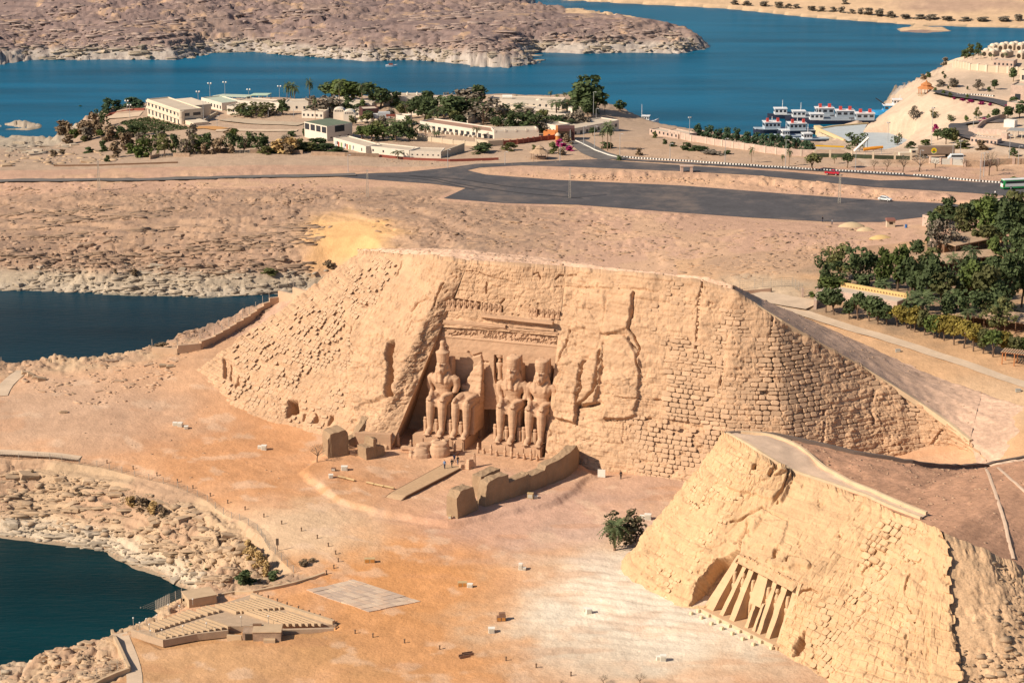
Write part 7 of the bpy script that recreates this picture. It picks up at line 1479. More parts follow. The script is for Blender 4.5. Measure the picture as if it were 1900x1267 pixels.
bld('white_hall', 'white low hall with a row of windows and pale green flat roof', 'building', (374, 199), (412, 206), 9, 3.2, M_hw, mat('pale_green_roof', (.42, .47, .38), .9, .1, .5), (('f', 7, .9, 1.3, 1.0), ('r', 2, .8, 1.2, 1.0)))
bld('white_hall', 'white wing with shaded windows behind the olive trees', 'building', (421, 213), (470, 213), 7, 2.8, M_hw, None, (('f', 6, .8, 1.2, .9),))
def canopy(label, p0, p1, dep, h, m, name='canopy', n=6, cat='canopy', tilt=0.):
    P0, P1 = ground(*p0), ground(*p1); L = float(np.hypot(*(P1-P0)[:2])); t = thing(name, label, cat, P0, atan2(P1[1]-P0[1], P1[0]-P0[0]))
    dz = max(0, P1[2]-P0[2]); MB().add([(0, 0, h), (L, 0, h+dz), (L, dep, h+dz+tilt), (0, dep, h+tilt), (0, 0, h+.25), (L, 0, h+dz+.25), (L, dep, h+dz+tilt+.25), (0, dep, h+tilt+.25)], [(3, 2, 1, 0), (4, 5, 6, 7), (0, 1, 5, 4), (1, 2, 6, 5), (2, 3, 7, 6), (3, 0, 4, 7)]).build('roof', m, t)
    for k in range(n):
        for y in (.3, dep-.3): x = .3+(L-.6)*k/(n-1); MB().cyl((x, y, -1), (x, y, h+dz*k/(n-1)), .12, n=5).build('post', M_hw, t)
    return t
canopy('long pale green canopy roof at the lakeside terrace', (395, 192), (458, 194), 6, 2.9, mat('pale_green_roof', (.42, .47, .38), .9, .1, .5), n=8)
t = canopy('small green canopy over a red stand at the lakeside', (464, 193), (497, 193), 5, 3.4, mat('mint_roof', (.40, .52, .40), .9, .1, .5), n=3); lbox(MB(), .5, 6.2, .6, 3, 0, 1.7).build('counter', M_red, t)
for k in range(6): lbox(MB(), .7+k*.9, 1.2+k*.9, .5, .6, .8, 1.3).build('counter_panel', M_hw, t)
bld('restaurant', 'white restaurant with a green flat roof and wide dark windows', 'building', (607, 262), (654, 257), 13.5, 5.6, M_hw, M_rfg, (('l', 4, 2.6, 2.2, 3.0), ('f', 1, 4.4, 2.3, 3.0), ('f', 3, .9, .5, 1.0)), 0)
P_ = ground(640, 232); 
for k, (u, v) in enumerate(((629, 224), (648, 228))):
    t = thing('roof_vault', ['left white barrel vault behind the green roof', 'right white barrel vault behind the green roof'][k], 'roof vault', ground(u, v)); mb = MB(); n = 9; vs = []
    for y in (0, 5):
        for i in range(n): a = pi*i/(n-1); vs.append((2.2*cos(a), y, 3.4+1.3*sin(a)))
    mb.add(vs, [(i, i+1, n+i+1, n+i) for i in range(n-1)]+[tuple(range(n-1, -1, -1)), tuple(range(n, 2*n)), (0, n, 2*n-1, n-1)]); mb.box((0, 2.5, 0), (4.4, 5, 3.4)); mb.build('vault', M_hw, t)
    for j in range(5): MB().box((-1.4+j*.7, -.03, 3.5), (.35, .1, .5)).build('window', M_win, t)
colr = [mat('door_blue', (.42, .46, .50), .8, .1, 1), mat('door_green', (.2, .3, .12), .8, .1, 1), mat('door_red', (.35, .08, .05), .8, .1, 1)]
t = bld('staff_building', 'long low white building with coloured doors before the restaurant', 'building', (619, 272), (679, 285), 6.5, 2.5, M_hw, M_rf, (('f', 4, .6, 1.1, .8),), .35)
for k in range(7): lbox(MB(), 1.2+k*1.9, 2.1+k*1.9, -.06, .1, -.3, 1.8).build('door', colr[(k*2) % 3], t)
bld('staff_building', 'low white building in the middle, stepping down right of the coloured doors', 'building', (683, 284), (759, 294), 7, 2.3, M_hw, M_rf, (('f', 4, .6, .8, .9),), .35); bld('staff_building', 'low white building nearest the asphalt, right end of the long row', 'building', (760, 294), (818, 294), 7.5, 2.1, M_hw, M_rf, (('f', 6, .5, .4, 1.0), ('r', 3, .7, .5, .9)), .35)
bld('garden_wall', 'pale wall with scalloped ends right of the long white row', 'wall', (819, 293), (862, 281), .6, 2.2, M_gw, M_gw, (), .3)
t = bld('hotel_wing', 'long white hotel wing with dark verandas behind the palms', 'building', (779, 243), (917, 258), 8, 2.7, M_hw, mat('red_brown_roof', (.36, .22, .16), .9, .12, .4), (('f', 13, 1.5, 1.7, .2), ), .45)
for k in range(13): lbox(MB(), .2+k*2.27, .7+k*2.27, -1.2, 0, -1, .9).build('veranda_pier', M_hw, t)
t = bld('hotel_wing', 'white hotel block with stepped parapet above the red garden wall', 'building', (917, 258), (1000, 256), 8, 2.5, M_hw, M_rf, (), .5)
for k in range(5): lbox(MB(), k*3.9, .7+k*3.9, -.1, .5, 2.5, 3.6).build('pinnacle', M_hw, t)
def panel_wall(name, label, pts, h, m, pm, step=4., w_=.4, pw=.6, cat='wall', pname='panel', extra=.25):
    P_ = [ground(*p) for p in pts]; t = thing(name, label, cat, P_[0]); L = []
    for i in range(len(P_)-1):
        n = max(1, round(np.linalg.norm(P_[i+1]-P_[i])/step)); L += [P_[i]+(P_[i+1]-P_[i])*k/n for k in range(n)]
    L.append(P_[-1]); L = [np.array([p[0], p[1], hz(p[0], p[1])]) for p in L]
    for k, p in enumerate(L):
        d_ = L[min(k+1, len(L)-1)]-L[max(k-1, 0)]; MB().box(p-np.array([0, 0, .6]), (pw, pw, h+.6+extra), atan2(d_[1], d_[0])).build('pier', pm, t, True)
    for a, b in zip(L[:-1], L[1:]):
        d_ = b-a; d_[2] = 0; n = np.linalg.norm(d_); d_ = d_/n; nn = np.array([-d_[1], d_[0], 0])*w_/2; a2, b2 = a+d_*pw*.5, b-d_*pw*.5
        if m is not None: MB().prism([tuple((a2-nn)[:2]), tuple((b2-nn)[:2]), tuple((b2+nn)[:2]), tuple((a2+nn)[:2])], [a[2]-.6, b[2]-.6]*1+[b[2]-.6, a[2]-.6], [a[2]+h, b[2]+h, b[2]+h, a[2]+h]).build(pname, m, t, True)
    return t
panel_wall('red_wall', 'dark red panelled garden wall before the hotel portal', px("933,270 960,268 990,264 1029,259"), 1.7, M_red, mat('red_pier', (.34, .13, .09), .9, .1, 1), 3.2)
panel_wall('garden_wall', 'pale garden wall meeting the red panelled wall', px("884,268 905,272 933,270"), 2.0, M_gw, M_gw, 5); panel_wall('garden_wall', 'long pale garden wall below the hotel wing garden', px("768,258 800,263 840,268 884,272"), 1.6, M_gw, M_gw, 6)
t = bld('gatehouse', 'bright orange gatehouse block beside the hotel portal', 'building', (1008, 256), (1030, 257), 4, 2.0, M_org, M_org, (('f', 1, .8, 1.2, .3),), .4)
t = thing('tower', 'small round orange tower with a domed cap by the entrance road', 'tower', ground(1035, 264)); MB().cyl((0, 0, -.5), (0, 0, 2.4), .95, .85, 12).build('drum', M_org, t); MB().lathe((0, 0, 2.4), [(1.05, 0), (1.0, .3), (.6, .8), (.1, 1.1)], 12).build('dome', M_gw, t)
t = thing('portal', 'dark maroon entrance portal frame with a white room inside', 'building', ground(1031, 262), -.02); lbox(MB(), 0, .8, 0, 7, -1, 4.6).build('wall', M_org, t); lbox(MB(), 5.9, 6.9, 0, 7, -1, 4.6).build('wall', M_maroon, t); lbox(MB(), .8, 5.9, 0, 7, 3.6, 4.6).build('lintel', M_maroon, t); lbox(MB(), .8, 5.9, 5, 6.8, -1, 3.6).build('inner_wall', M_hw, t); lbox(MB(), 2, 2.9, 4.9, 5, .6, 1.9).build('window', M_win, t); lbox(MB(), 5.2, 5.4, -.6, 0, -.5, 4.2).build('boom_pole', M_metal, t)
bld('hotel_wing', 'long low hotel wing with flat tan roof right of the portal', 'building', (1062, 251), (1148, 243), 9, 2.9, M_hw, M_rf, (('f', 8, 1.2, 1.2, .8),), .4); bld('hotel_wing', 'white wing left of the portal with small windows', 'building', (1010, 247), (1031, 250), 7, 3.1, M_hw, M_rf, (('f', 3, .6, .9, 1.1),), .45)
bld('white_cottage', 'white cottage between the dark trees left of the portal', 'building', (921, 240), (956, 243), 7, 2.7, M_hw, M_rf, (('f', 4, .5, .7, 1.0),), .4)
bld('white_cottage', 'small white cottage under the trees left of the palms', 'building', (836, 229), (868, 231), 6, 2.4, M_hw, M_rf, (('f', 4, .6, .8, .8),), .3)
t = bld('lakeside_wing', 'stepped white lakeside building with roof pinnacles right of the tree clump', 'building', (711, 197), (790, 197), 9, 3.4, M_hw, mat('sand_roof', (.44, .35, .26), .9, .15, .5), (('f', 9, .7, .9, 1.0),), .5)
for k in range(5): MB().lathe((1.5+k*4, 7, 3.4), [(.5, 0), (.45, .6), (.2, 1.2)], 8).build('pinnacle', M_hw, t)
bld('lakeside_wing', 'flat-roofed white building group along the lake beside the big tree', 'building', (905, 199), (1042, 203), 10, 2.8, M_hw, M_rf, (('f', 12, .7, 1.0, .8),), .4); bld('lakeside_wing', 'lower flat-roofed block before the lakeside building group', 'building', (930, 207), (985, 212), 7, 2.0, M_hc, M_rf, (('f', 5, .6, .8, .7),), .35); bld('lakeside_wing', 'white lakeside block behind the grey-crowned trees', 'building', (800, 197), (895, 198), 8, 2.6, M_hw, M_rf, (('f', 8, .6, .9, .8),), .35)
t = thing('water_tank', 'white horizontal water tank on legs by the lakeside roofs', 'tank', ground(932, 195)); MB().cyl((0, 0, 3.2), (4, 0, 3.2), .9, n=12).build('tank', M_white, t)
for x in (.6, 3.4): MB().box((x, 0, -1), (.2, 1.2, 3.5)).build('leg', M_metal, t)
t = thing('roof_dome', 'small pale dome on the flat hotel roof', 'dome', ground(1000, 198)); MB().lathe((0, 0, 1.5), [(1.8, 0), (1.7, .7), (1.1, 1.5), (.2, 1.8)], 14).build('dome', M_hc, t); MB().cyl((0, 0, -1), (0, 0, 1.5), 1.85, n=14).build('drum', M_hc, t)
bld('white_house', 'white house with a wide roof terrace above the lawn bank', 'building', (529, 206), (572, 207), 8, 3.2, M_hw, M_rf, (('f', 3, .8, 1., 1.0),), .4); bld('white_house', 'white low house half hidden by grey leafless crowns', 'building', (580, 212), (668, 218), 8, 2.6, M_hw, M_rf, (('f', 8, .8, 1.1, .7),), .4); bld('white_house', 'small white house with stairs left of the roof terrace', 'building', (500, 205), (524, 207), 6, 3., M_hw, M_rf, (('f', 2, .7, .9, 1.),), .4)
t = bld('arch_house', 'dark brown house front with a tall white arch beside a parked truck', 'building', (673, 222), (703, 221), 7, 3.8, M_maroon, M_rf, (), .4)
mb = MB(); n = 8; vs = [(.9, -.06, -.5), (2.7, -.06, -.5)]+[(1.8+.9*cos(pi*i/n), -.06, 2.0+.9*sin(pi*i/n)) for i in range(n+1)]; mb.add(vs, [tuple([0, 1]+list(range(2, n+3)))]); mb.add([(x, .3, z) for x, y, z in vs], [tuple([0, 1]+list(range(2, n+3)))[::-1]]); mb.build('arch', M_hw, t)
t = thing('arch_gate', 'pink gate frame at the hotel drive', 'gate', ground(717, 231)); lbox(MB(), 0, .7, 0, .8, -.5, 3.1).build('pier', M_pink, t); lbox(MB(), 2.6, 3.3, 0, .8, -.5, 3.1).build('pier', M_pink, t); lbox(MB(), -.1, 3.4, -.1, .9, 3.1, 3.8).build('lintel', M_red, t)
bld('white_cottage', 'white wall block with stepped top right of the pink gate', 'building', (734, 231), (753, 233), 4, 3.2, M_hw, M_rf, (), .5)
for k, (u, v) in enumerate(((668, 237), (678, 236), (688, 236), (698, 236))):
    t = thing('parasol', 'sand-coloured parasol in the row beside the green roof', 'parasol', ground(u, v), 0, 'parasols in a row'); MB().cyl((0, 0, 0), (0, 0, 2.5), .06, n=5).build('pole', M_metal, t); MB().lathe((0, 0, 2.3), [(1.3, 0), (1.2, .12), (.1, .9)], 10).build('canopy', M_gw, t)
for k, (u, v, u2, v2, d_, h_, lb) in enumerate(((602, 199, 640, 200, 7, 2.8, 'low white house behind the big dark tree clump at the lake'), (648, 204, 690, 205, 7, 2.6, 'white house under the big dark tree clump'), (757, 214, 800, 216, 7, 2.6, 'white house half hidden among trees above the hotel wing'), (858, 214, 900, 216, 7, 2.6, 'white block in the middle of the hotel trees'), (1000, 222, 1050, 224, 7, 2.4, 'cream block behind the palms left of the big tree'), (1062, 214, 1098, 215, 6, 2.4, 'pale low wall block under the big tree'), (985, 214, 1030, 216, 6, 2.2, 'low white block behind the feathery palms'), (560, 219, 600, 221, 6, 2.4, 'white garden block above the lawn bank'), (700, 240, 745, 243, 5, 1.8, 'low white terrace block right of the parasols'), (440, 200, 500, 202, 8, 2.4, 'white building under the long green canopy'), (1205, 250, 1258, 258, 5, 1.6, 'pale stone shed on the stony point left of the row of trees'), (1240, 254, 1278, 260, 4, 2.2, 'pale block with sloping top at the end of the stone wall'), (1842, 124, 1880, 126, 7, 2.6, 'pale villa block on the slope under the domed villas'), (1868, 206, 1900, 209, 7, 3.0, 'tan flat block behind the guard shelter'), (1800, 268, 1850, 270, 4, 2., 'low stone storehouse along the asphalt bend'))):
    bld('white_house', lb, 'building', (u, v), (u2, v2), d_, h_, M_hw if k < 10 else M_pink, M_rf, (('f', max(3, int((u2-u)/7)), .7, .9, .8),), .35)
# lawn terraces, sports court, embankments
for k in range(9):
    f = k/8; a, b = lerp2((296, 231), (232, 226), 0), 0
    p, q = lerp2((226, 230), (268, 247), f), lerp2((275, 221), (352, 240), f)
    t = thing('hedge', 'clipped hedge terrace below the two-storey building, row %s from the lake' % ['one', 'two', 'three', 'four', 'five', 'six', 'seven', 'eight', 'nine'][k], 'hedge', ground(*p)); P0, P1 = ground(*p), ground(*q); d_ = P1-P0; L = np.linalg.norm(d_); d_ /= L; mb = MB()
    cl = [(*(P0+d_*L*i/14-np.array(t.location))[:2], .5+(P0+d_*L*i/14)[2]-P0[2], .75) for i in range(15)]; link('foliage', leaf_cloud('foliage', k, 420, cl, LM['dark'], .28, .3), t)
drape_strip('court', [ground(*p) for p in px("352,240 385,236 412,241")], 6, mat('orange_court', (.50, .26, .10), .9, .08, .5), .25)
drape_strip('terrace', [ground(*p) for p in px("200,222 232,216 262,212")], 12, M_pave, .2); lowwall('dark red wall around the lake terrace left of the building', px("192,223 205,214 250,205 268,205"), .9, .5, M_red, 'terrace_wall')
lowwall('low pale steps wall right of the two-storey building', px("372,233 386,222 404,212"), 1.2, .6, M_gw, 'stair_wall'); drape_strip('bank', [ground(*p) for p in px("420,222 470,228 520,230 560,232")], 8, mat('lawn_bank', (.46, .36, .26), .9, .15, .4), .3); drape_strip('path', [ground(*p) for p in px("400,244 440,242 500,244 552,243")], 5, M_pave, .25)
for k, (a, lb) in enumerate((("278,296 295,292", 'shortest piece of brick boundary wall at the left'), ("322,291 352,291", 'brick boundary wall piece left of the rising stretch'), ("392,284 436,282", 'brick boundary wall piece at the brow of the rise'), ("464,284 520,284 562,286", 'brick boundary wall right of the iron rail'), ("578,288 640,290 703,292", 'brick boundary wall before the coloured doors'), ("703,291 760,297 835,300 925,297", 'low boundary wall under the long white row'))): lowwall(lb, px(a), 1.3 if k < 5 else .8, .5, M_rub if k < 5 else M_red, 'boundary_wall')
lowwall('thin dark kerb line left of the boundary wall', px("100,309 180,308 240,306 330,303"), .5, .5, M_woodd, 'boundary_kerb')
for a, lb in (("300,293 320,291", 'short iron rail in the boundary wall gap at left'), ("437,285 463,285", 'short iron rail in the boundary wall gap at right')): fence('iron_rail', lb, px(a), 1.1, 1.5)
# gazebo by the road
t = thing('gazebo', 'thatched gazebo with two-tier roof beside the asphalt', 'gazebo', ground(1001, 295))
for k in range(6): a = k*pi/3+.3; MB().cyl((3*cos(a), 2.4*sin(a), -.3), (3*cos(a), 2.4*sin(a), 2.4), .1, n=5).build('post', M_woodd, t)
M_th = mat('thatch', (.42, .29, .19), .95, .2, 1.2, fine=.2); MB().lathe((0, 0, 2.3), [(3.7, 0), (3.6, .12), (1.4, 1.3)], 8).build('lower_roof', M_th, t); MB().lathe((0, 0, 3.8), [(1.7, 0), (1.6, .1), (.1, 1.0)], 8).build('upper_roof', M_th, t); MB().box((0, 0, -.2), (4.4, 3, 1.0)).build('base_wall', M_rub, t)
# stone wall with piers, harbour fence
panel_wall('stone_wall', 'pale stone boundary wall with piers before the row of trees', px("1262,258 1283,263 1310,267 1340,272 1380,278 1420,284 1460,289 1512,291"), 2.4, M_pink, mat('stone_pier', (.56, .45, .36), .9, .1, 1), 5.2, .4, .7, extra=.05)
panel_wall('harbour_fence', 'row of pale fence piers with dark planting behind the road', px("1512,292 1540,292 1580,293 1620,295 1660,296 1690,297"), 1.3, mat('hedge_panel', (.05, .06, .035), .9, .3, 1), M_gw, 6, .5, .7, 'fence', 'planting', 1.2)
panel_wall('panel_wall', 'grey panelled wall below the covered lorry trailer', px("1726,303 1745,305 1765,306 1789,308"), 2.0, mat('grey_panel', (.42, .40, .36), .8, .1, 1), M_pink, 4.2, .3, .7); panel_wall('ruined_wall', 'stone wall with arched gaps behind the leafless trees', px("1790,309 1820,310 1850,306 1880,305 1930,306"), 2.0, M_rub, M_pink, 4.0, .5, .9)
t = thing('barrier_beam', 'yellow-topped quay barrier beside the moored boats', 'barrier', ground(1513, 277)); P0, P1 = ground(1513, 277), ground(1566, 277); L = float(np.hypot(*(P1-P0)[:2])); t.rotation_euler = (0, 0, atan2(P1[1]-P0[1], P1[0]-P0[0])); lbox(MB(), 0, L, 0, .4, -1, 1.0).build('wall', M_conc, t); lbox(MB(), 0, L, -.05, .45, 1.0, 1.5).build('rail', mat('yellow_paint', (.62, .36, .02), .6, .05, 1), t)
ribbon_q = thing('quay_curb', 'yellow-and-tan quay curb around the grey quay', 'kerb', at(1517, 239, -6.4)); ribbon([at(u, v, -6.45) for u, v in px("1567,261 1545,251 1519,240 1545,235.5 1580,232.5 1611,230")], .8, .5, mat('quay_tan', (.62, .48, .27), .9, .1, 1), ribbon_q, 'curb')
ribbon([at(u, v, -9.5) for u, v in px("1565,268 1542,260 1515,246")], 2.5, 3.0, mat('quay_tan', (.62, .48, .27), .9, .1, 1), ribbon_q, 'quay_wall')
t = thing('slide', 'white inclined chute structure beside the dark tree at the quay', 'chute', ground(1585, 282), .35); mb = MB(); mb.add([(0, -.6, .2), (0, .6, .2), (5.4, .6, 4.6), (5.4, -.6, 4.6), (0, -.6, .6), (0, .6, .6), (5.4, .6, 5.0), (5.4, -.6, 5.0)], [(3, 2, 1, 0), (4, 5, 6, 7), (0, 1, 5, 4), (1, 2, 6, 5), (2, 3, 7, 6), (3, 0, 4, 7)]); mb.build('chute', M_white, t)
for x in (2, 4, 5.2): MB().cyl((x, 0, -.5), (x, 0, .3+x*.8), .12, n=5).build('leg', M_metal, t)
t = thing('conveyor', 'orange tarpaulin-covered beam on posts by the harbour fence', 'beam', ground(1602, 287), .12); MB().tube([(0, 0, 1.8), (3, 0, 2.2), (7, 0, 2.5)], [.55, .6, .5], 8).build('cover', mat('orange_tarp', (.60, .25, .03), .7, .15, 1), t)
for x in (.6, 3.5, 6.5): MB().cyl((x, 0, -.5), (x, 0, 2), .12, n=5).build('leg', M_metal, t)
# striped kerbs: every block a piece
def striped(label, pts, n, w_=.45, h_=.35):
    P_ = [ground(*p) for p in pts]; t = thing('striped_kerb', label, 'kerb', P_[0]); d = np.concatenate([[0], np.cumsum([np.linalg.norm(P_[i+1]-P_[i]) for i in range(len(P_)-1)])]); A_ = np.array(P_)
    mw_, mk = mat('kerb_white', (.74, .72, .68), .8, .06, 2), mat('kerb_black', (.045, .045, .045), .8, .1, 2); blk = [lbox(MB(), 0, d[-1]/n*.98, -w_/2, w_/2, -.3, h_).mesh('kerb_block', m) for m in (mw_, mk)]
    for k in range(n):
        a, b = [np.array([np.interp(d[-1]*q/n, d, A_[:, c]) for c in range(3)]) for q in (k, k+1)]; o = link('kerb_block', blk[k % 2], t); o.location = Vector((a[0], a[1], hz(a[0], a[1])+.05))-t.location; o.rotation_euler = (0, 0, atan2(b[1]-a[1], b[0]-a[0]))
striped('long black-and-white kerb along the road behind the car park', px("1146,292 1200,295.5 1268,299.5 1350,305.5 1464,312.5 1580,319 1679,324.5"), 190, .5, .45); striped('black-and-white kerb leading to the green coach', px("1695,326 1760,332 1810,336.5 1858,340"), 56, .5, .45)
striped('black-and-white kerb around the traffic island by the shelter', px("1782,240 1790,246 1805,251 1825,255 1846,257"), 40, .45, .4); striped('black-and-white kerb of the upper embankment road', px("1770,176.5 1800,176.5 1825,177.5 1845,179.5"), 30, .45, .4); lowwall('white kerb of the hotel entrance road', px("1068,262 1085,270 1105,280 1130,289 1146,293"), .4, .4, M_white, 'road_kerb')
drape_strip('road', [ground(*p) for p in px("1736,172 1770,180 1810,184 1850,190 1880,200")], 6.5, M_asph, .35); drape_strip('road', [ground(*p) for p in px("1870,225 1835,228 1800,230 1780,235 1775,244 1790,255 1830,264 1900,274 1960,280")], 7, M_asph, .35)
lowwall('curving dark-faced retaining wall along the bend of the road', px("1812,243 1822,233 1840,226 1865,219"), 1.8, .5, M_pink, 'retaining_wall'); lowwall('pinkish stone wall behind the traffic island', px("1798,246 1825,249 1850,250 1868,252"), 2.0, .5, M_pink, 'stone_wall')
# terraced gazebo, villas
t = thing('gazebo', 'orange pagoda-roofed gazebo on the embankment above the boats', 'gazebo', ground(1718, 175)); M_or = mat('terracotta', (.46, .19, .075), .9, .12, 1)
for k in range(8): a = k*pi/4; MB().cyl((3*cos(a), 2.6*sin(a), -.5), (3*cos(a), 2.6*sin(a), 2.5), .14, n=5).build('post', M_or, t)
MB().lathe((0, 0, 2.4), [(3.7, 0), (3.5, .3), (2.2, 1.0), (2.2, 1.5), (2.4, 1.6), (.9, 2.5), (.5, 2.6), (.1, 3.4)], 8).build('roof', M_or, t); MB().box((0, 0, -.4), (7.5, 5.5, .5)).build('floor', M_gw, t)
for k, (u, v, lb) in enumerate(((1826, 106, 'leftmost domed villa with a round dark opening'), (1837, 107, 'second domed villa from the left on the upper ridge'), (1860, 109, 'domed villa in the middle with a broad shaded side'), (1890, 110, 'domed villa close to the right edge of the ridge'), (1906, 111, 'domed villa cut by the right frame edge'), (1856, 95, 'back-row domed villa behind the middle one'), (1874, 94, 'back-row domed villa right of the middle one'), (1890, 95, 'back-row domed villa nearest the right edge'), (1838, 97, 'back-row small villa left with pale dome'))):
    t = thing('villa', lb, 'villa', ground(u, v), -.75, 'domed villas on the ridge'); w_ = 3.2; lbox(MB(), -w_/2, w_/2, 0, 6.4, -3, 2.7).build('wall', mat('villa_wall', (.47, .38, .29), .9, .1, .5), t); MB().lathe((0, 1.7, 2.7), [(1.5, 0), (1.35, .45), (.9, .85), (.1, 1.05)], 12).build('dome', M_hc, t)
    MB().lathe((0, 4.7, 2.7), [(1.5, 0), (1.35, .45), (.9, .85), (.1, 1.05)], 12).build('dome', M_hc, t)
    mb = MB(); n = 12; mb.add([(1.0*cos(2*pi*i/n), -.05, 1.3+1.0*sin(2*pi*i/n)) for i in range(n)], [tuple(range(n))]); mb.add([(1.0*cos(2*pi*i/n), .2, 1.3+1.0*sin(2*pi*i/n)) for i in range(n)], [tuple(range(n))[::-1]]); mb.build('opening', M_dark, t)
panel_wall('terrace_wall', 'arched pale terrace wall below the domed villas', px("1770,124 1800,130 1830,133 1870,136 1920,138"), 2.6, M_gw, M_hc, 4.5, .6, 1.0); lowwall('stair wall climbing to the domed villas', px("1748,124 1760,119 1775,113 1790,109"), 1.0, 1.2, M_gw, 'stair_wall')
bld('tan_house', 'tan house with an arched opening at the right edge below the villas', 'building', (1892, 152), (1925, 152), 8, 4.2, M_hc, M_rf, (('f', 3, .9, 2.0, .6),), .4); bld('tan_house', 'large tan block with a bright side wall by the embankment road', 'building', (1874, 186), (1930, 190), 10, 5.5, M_pink, M_rf, (('f', 2, 2.2, 2.6, 0),), .5)
t = canopy('flat grey guard shelter on posts at the road bend', (1868, 258), (1910, 260), 6, 3.0, mat('grey_roof', (.3, .3, .29), .8, .1, 1), 'shelter', 4, 'shelter'); bld('guard_booth', 'small stone guard booth at the left end of the shelter', 'booth', (1857, 258), (1868, 259), 2.5, 2.2, M_pink, M_rf, (), 0)
bld('white_container', 'white box container above the guard shelter', 'container', (1862, 236), (1882, 237), 3, 2.6, M_white, M_white, (), 0)
# ------------------------------------------------------------------ vehicles
M_tyre = mat('tyre', (.02, .02, .02), .8, .1, 3); M_rim = mat('rim', (.45, .45, .45), .4, .05, 3); M_glass = mat('vehicle_glass', (.03, .035, .045), .15, .05, 1, spec=.6); M_lamp = mat('tail_lamp', (.45, .02, .02), .4, .05, 1); M_head = mat('head_lamp', (.75, .75, .7), .2, .05, 1)
def wheels(t, xs, y, r, w_=.25):
    for x in xs:
        for s in (-1, 1):
            o = MB().cyl((x, s*y-w_/2*s, r), (x, s*y+w_/2*s, r), r, n=14).build('wheel', M_tyre, t); MB().cyl((x, s*y+w_/2*s, r), (x, s*(y+.02)+w_/2*s, r), r*.55, n=10).build('rim', M_rim, o)
def profile(mb, pts, y0, y1, top_in=0.):                # side outline in x,z extruded across, narrowing to the top
    z0, z1 = min(p[1] for p in pts), max(p[1] for p in pts); n = len(pts); k = lambda z: 1-top_in*((z-z0)/(z1-z0))
    vs = [(x, y0*k(z), z) for x, z in pts]+[(x, y1*k(z), z) for x, z in pts]
    a = sum(pts[i][0]*pts[(i+1) % n][1]-pts[(i+1) % n][0]*pts[i][1] for i in range(n)); fs = [tuple(range(n)) if a > 0 else tuple(range(n-1, -1, -1)), tuple(range(2*n-1, n-1, -1)) if a > 0 else tuple(range(n, 2*n))]
    fs += [(i, n+i, n+(i+1) % n, (i+1) % n) if a > 0 else (i, (i+1) % n, n+(i+1) % n, n+i) for i in range(n)]
    return mb.add(vs, fs)
def bevel(o, w_=.06, seg=2):
    bm = bmesh.new(); bm.from_mesh(o.data); bmesh.ops.recalc_face_normals(bm, faces=bm.faces[:]); bmesh.ops.bevel(bm, geom=bm.edges[:], offset=w_, segments=seg, affect='EDGES', clamp_overlap=True); bm.to_mesh(o.data); bm.free(); return o
def heading(a, b): P, Q = ground(*a), ground(*b); return atan2(Q[1]-P[1], Q[0]-P[0])
p = ground(1544, 325); t = thing('pickup_truck', 'red pickup truck on the upper road beside the striped kerb', 'pickup', p+np.array([0, 0, .1]), heading((1540, 325), (1560, 326.5))); M_redp = mat('red_paint', (.50, .02, .035), .35, .04, 1, spec=.5)
bevel(profile(MB(), [(-2.4, .45), (2.4, .45), (2.45, .95), (1.2, 1.05), (-2.45, 1.05)], -.88, .88).build('body', M_redp, t)); bevel(profile(MB(), [(-.35, 1.03), (1.2, 1.03), (.75, 1.65), (-.2, 1.7)], -.82, .82, .18).build('cab', M_redp, t)); profile(MB(), [(-.3, 1.12), (1.0, 1.12), (.68, 1.56), (-.18, 1.58)], -.8, .8, .1).build('window', M_glass, t)
lbox(MB(), -2.3, -.5, -.72, .72, 1.0, 1.07).build('load_bed', M_dark, t); wheels(t, (-1.5, 1.5), .82, .36)
for s in (-.65, .65): MB().box((2.43, s, .7), (.06, .3, .16)).build('headlight', M_head, t)
p = ground(1642, 373); t = thing('parked_car', 'white hatchback standing on the lower asphalt of the car park', 'car', p+np.array([0, 0, .08]), heading((1634, 371.5), (1651, 373.5))); M_wp = mat('white_paint', (.74, .74, .72), .3, .03, 1, spec=.5)
bevel(profile(MB(), [(-2.1, .35), (2.1, .35), (2.15, .75), (1.2, .92), (-2.05, .95), (-2.15, .7)], -.85, .85).build('body', M_wp, t), .09); bevel(profile(MB(), [(-1.95, .9), (1.2, .9), (.5, 1.42), (-1.3, 1.46)], -.8, .8, .2).build('cabin', M_wp, t), .08); profile(MB(), [(-1.78, .97), (1.0, .97), (.42, 1.34), (-1.25, 1.38)], -.82, .82, .17).build('window', M_glass, t); wheels(t, (-1.3, 1.3), .78, .32)
for s in (-.6, .6): MB().box((2.12, s, .6), (.06, .35, .16)).build('headlight', M_head, t); MB().box((-2.12, s, .72), (.06, .25, .2)).build('tail_light', M_lamp, t)
p = ground(1861, 353); hd = radians(12); t = thing('coach', 'green and white coach seen from behind at the right edge', 'coach', p+np.array([0, 0, .1]), hd); M_gp = mat('green_paint', (.03, .33, .10), .35, .05, 1, spec=.5)
bevel(profile(MB(), [(0, .35), (12, .35), (12, 1.3), (0, 1.3)], -.1, 2.4).build('lower_body', M_gp, t), .1); bevel(profile(MB(), [(0.02, 1.25), (12, 1.25), (12, 2.9), (.25, 3.05)], -.09, 2.39, .04).build('body', M_gp, t), .12); lbox(MB(), .3, 11.8, 0, 2.3, 3.0, 3.2).build('roof', M_wp, t)
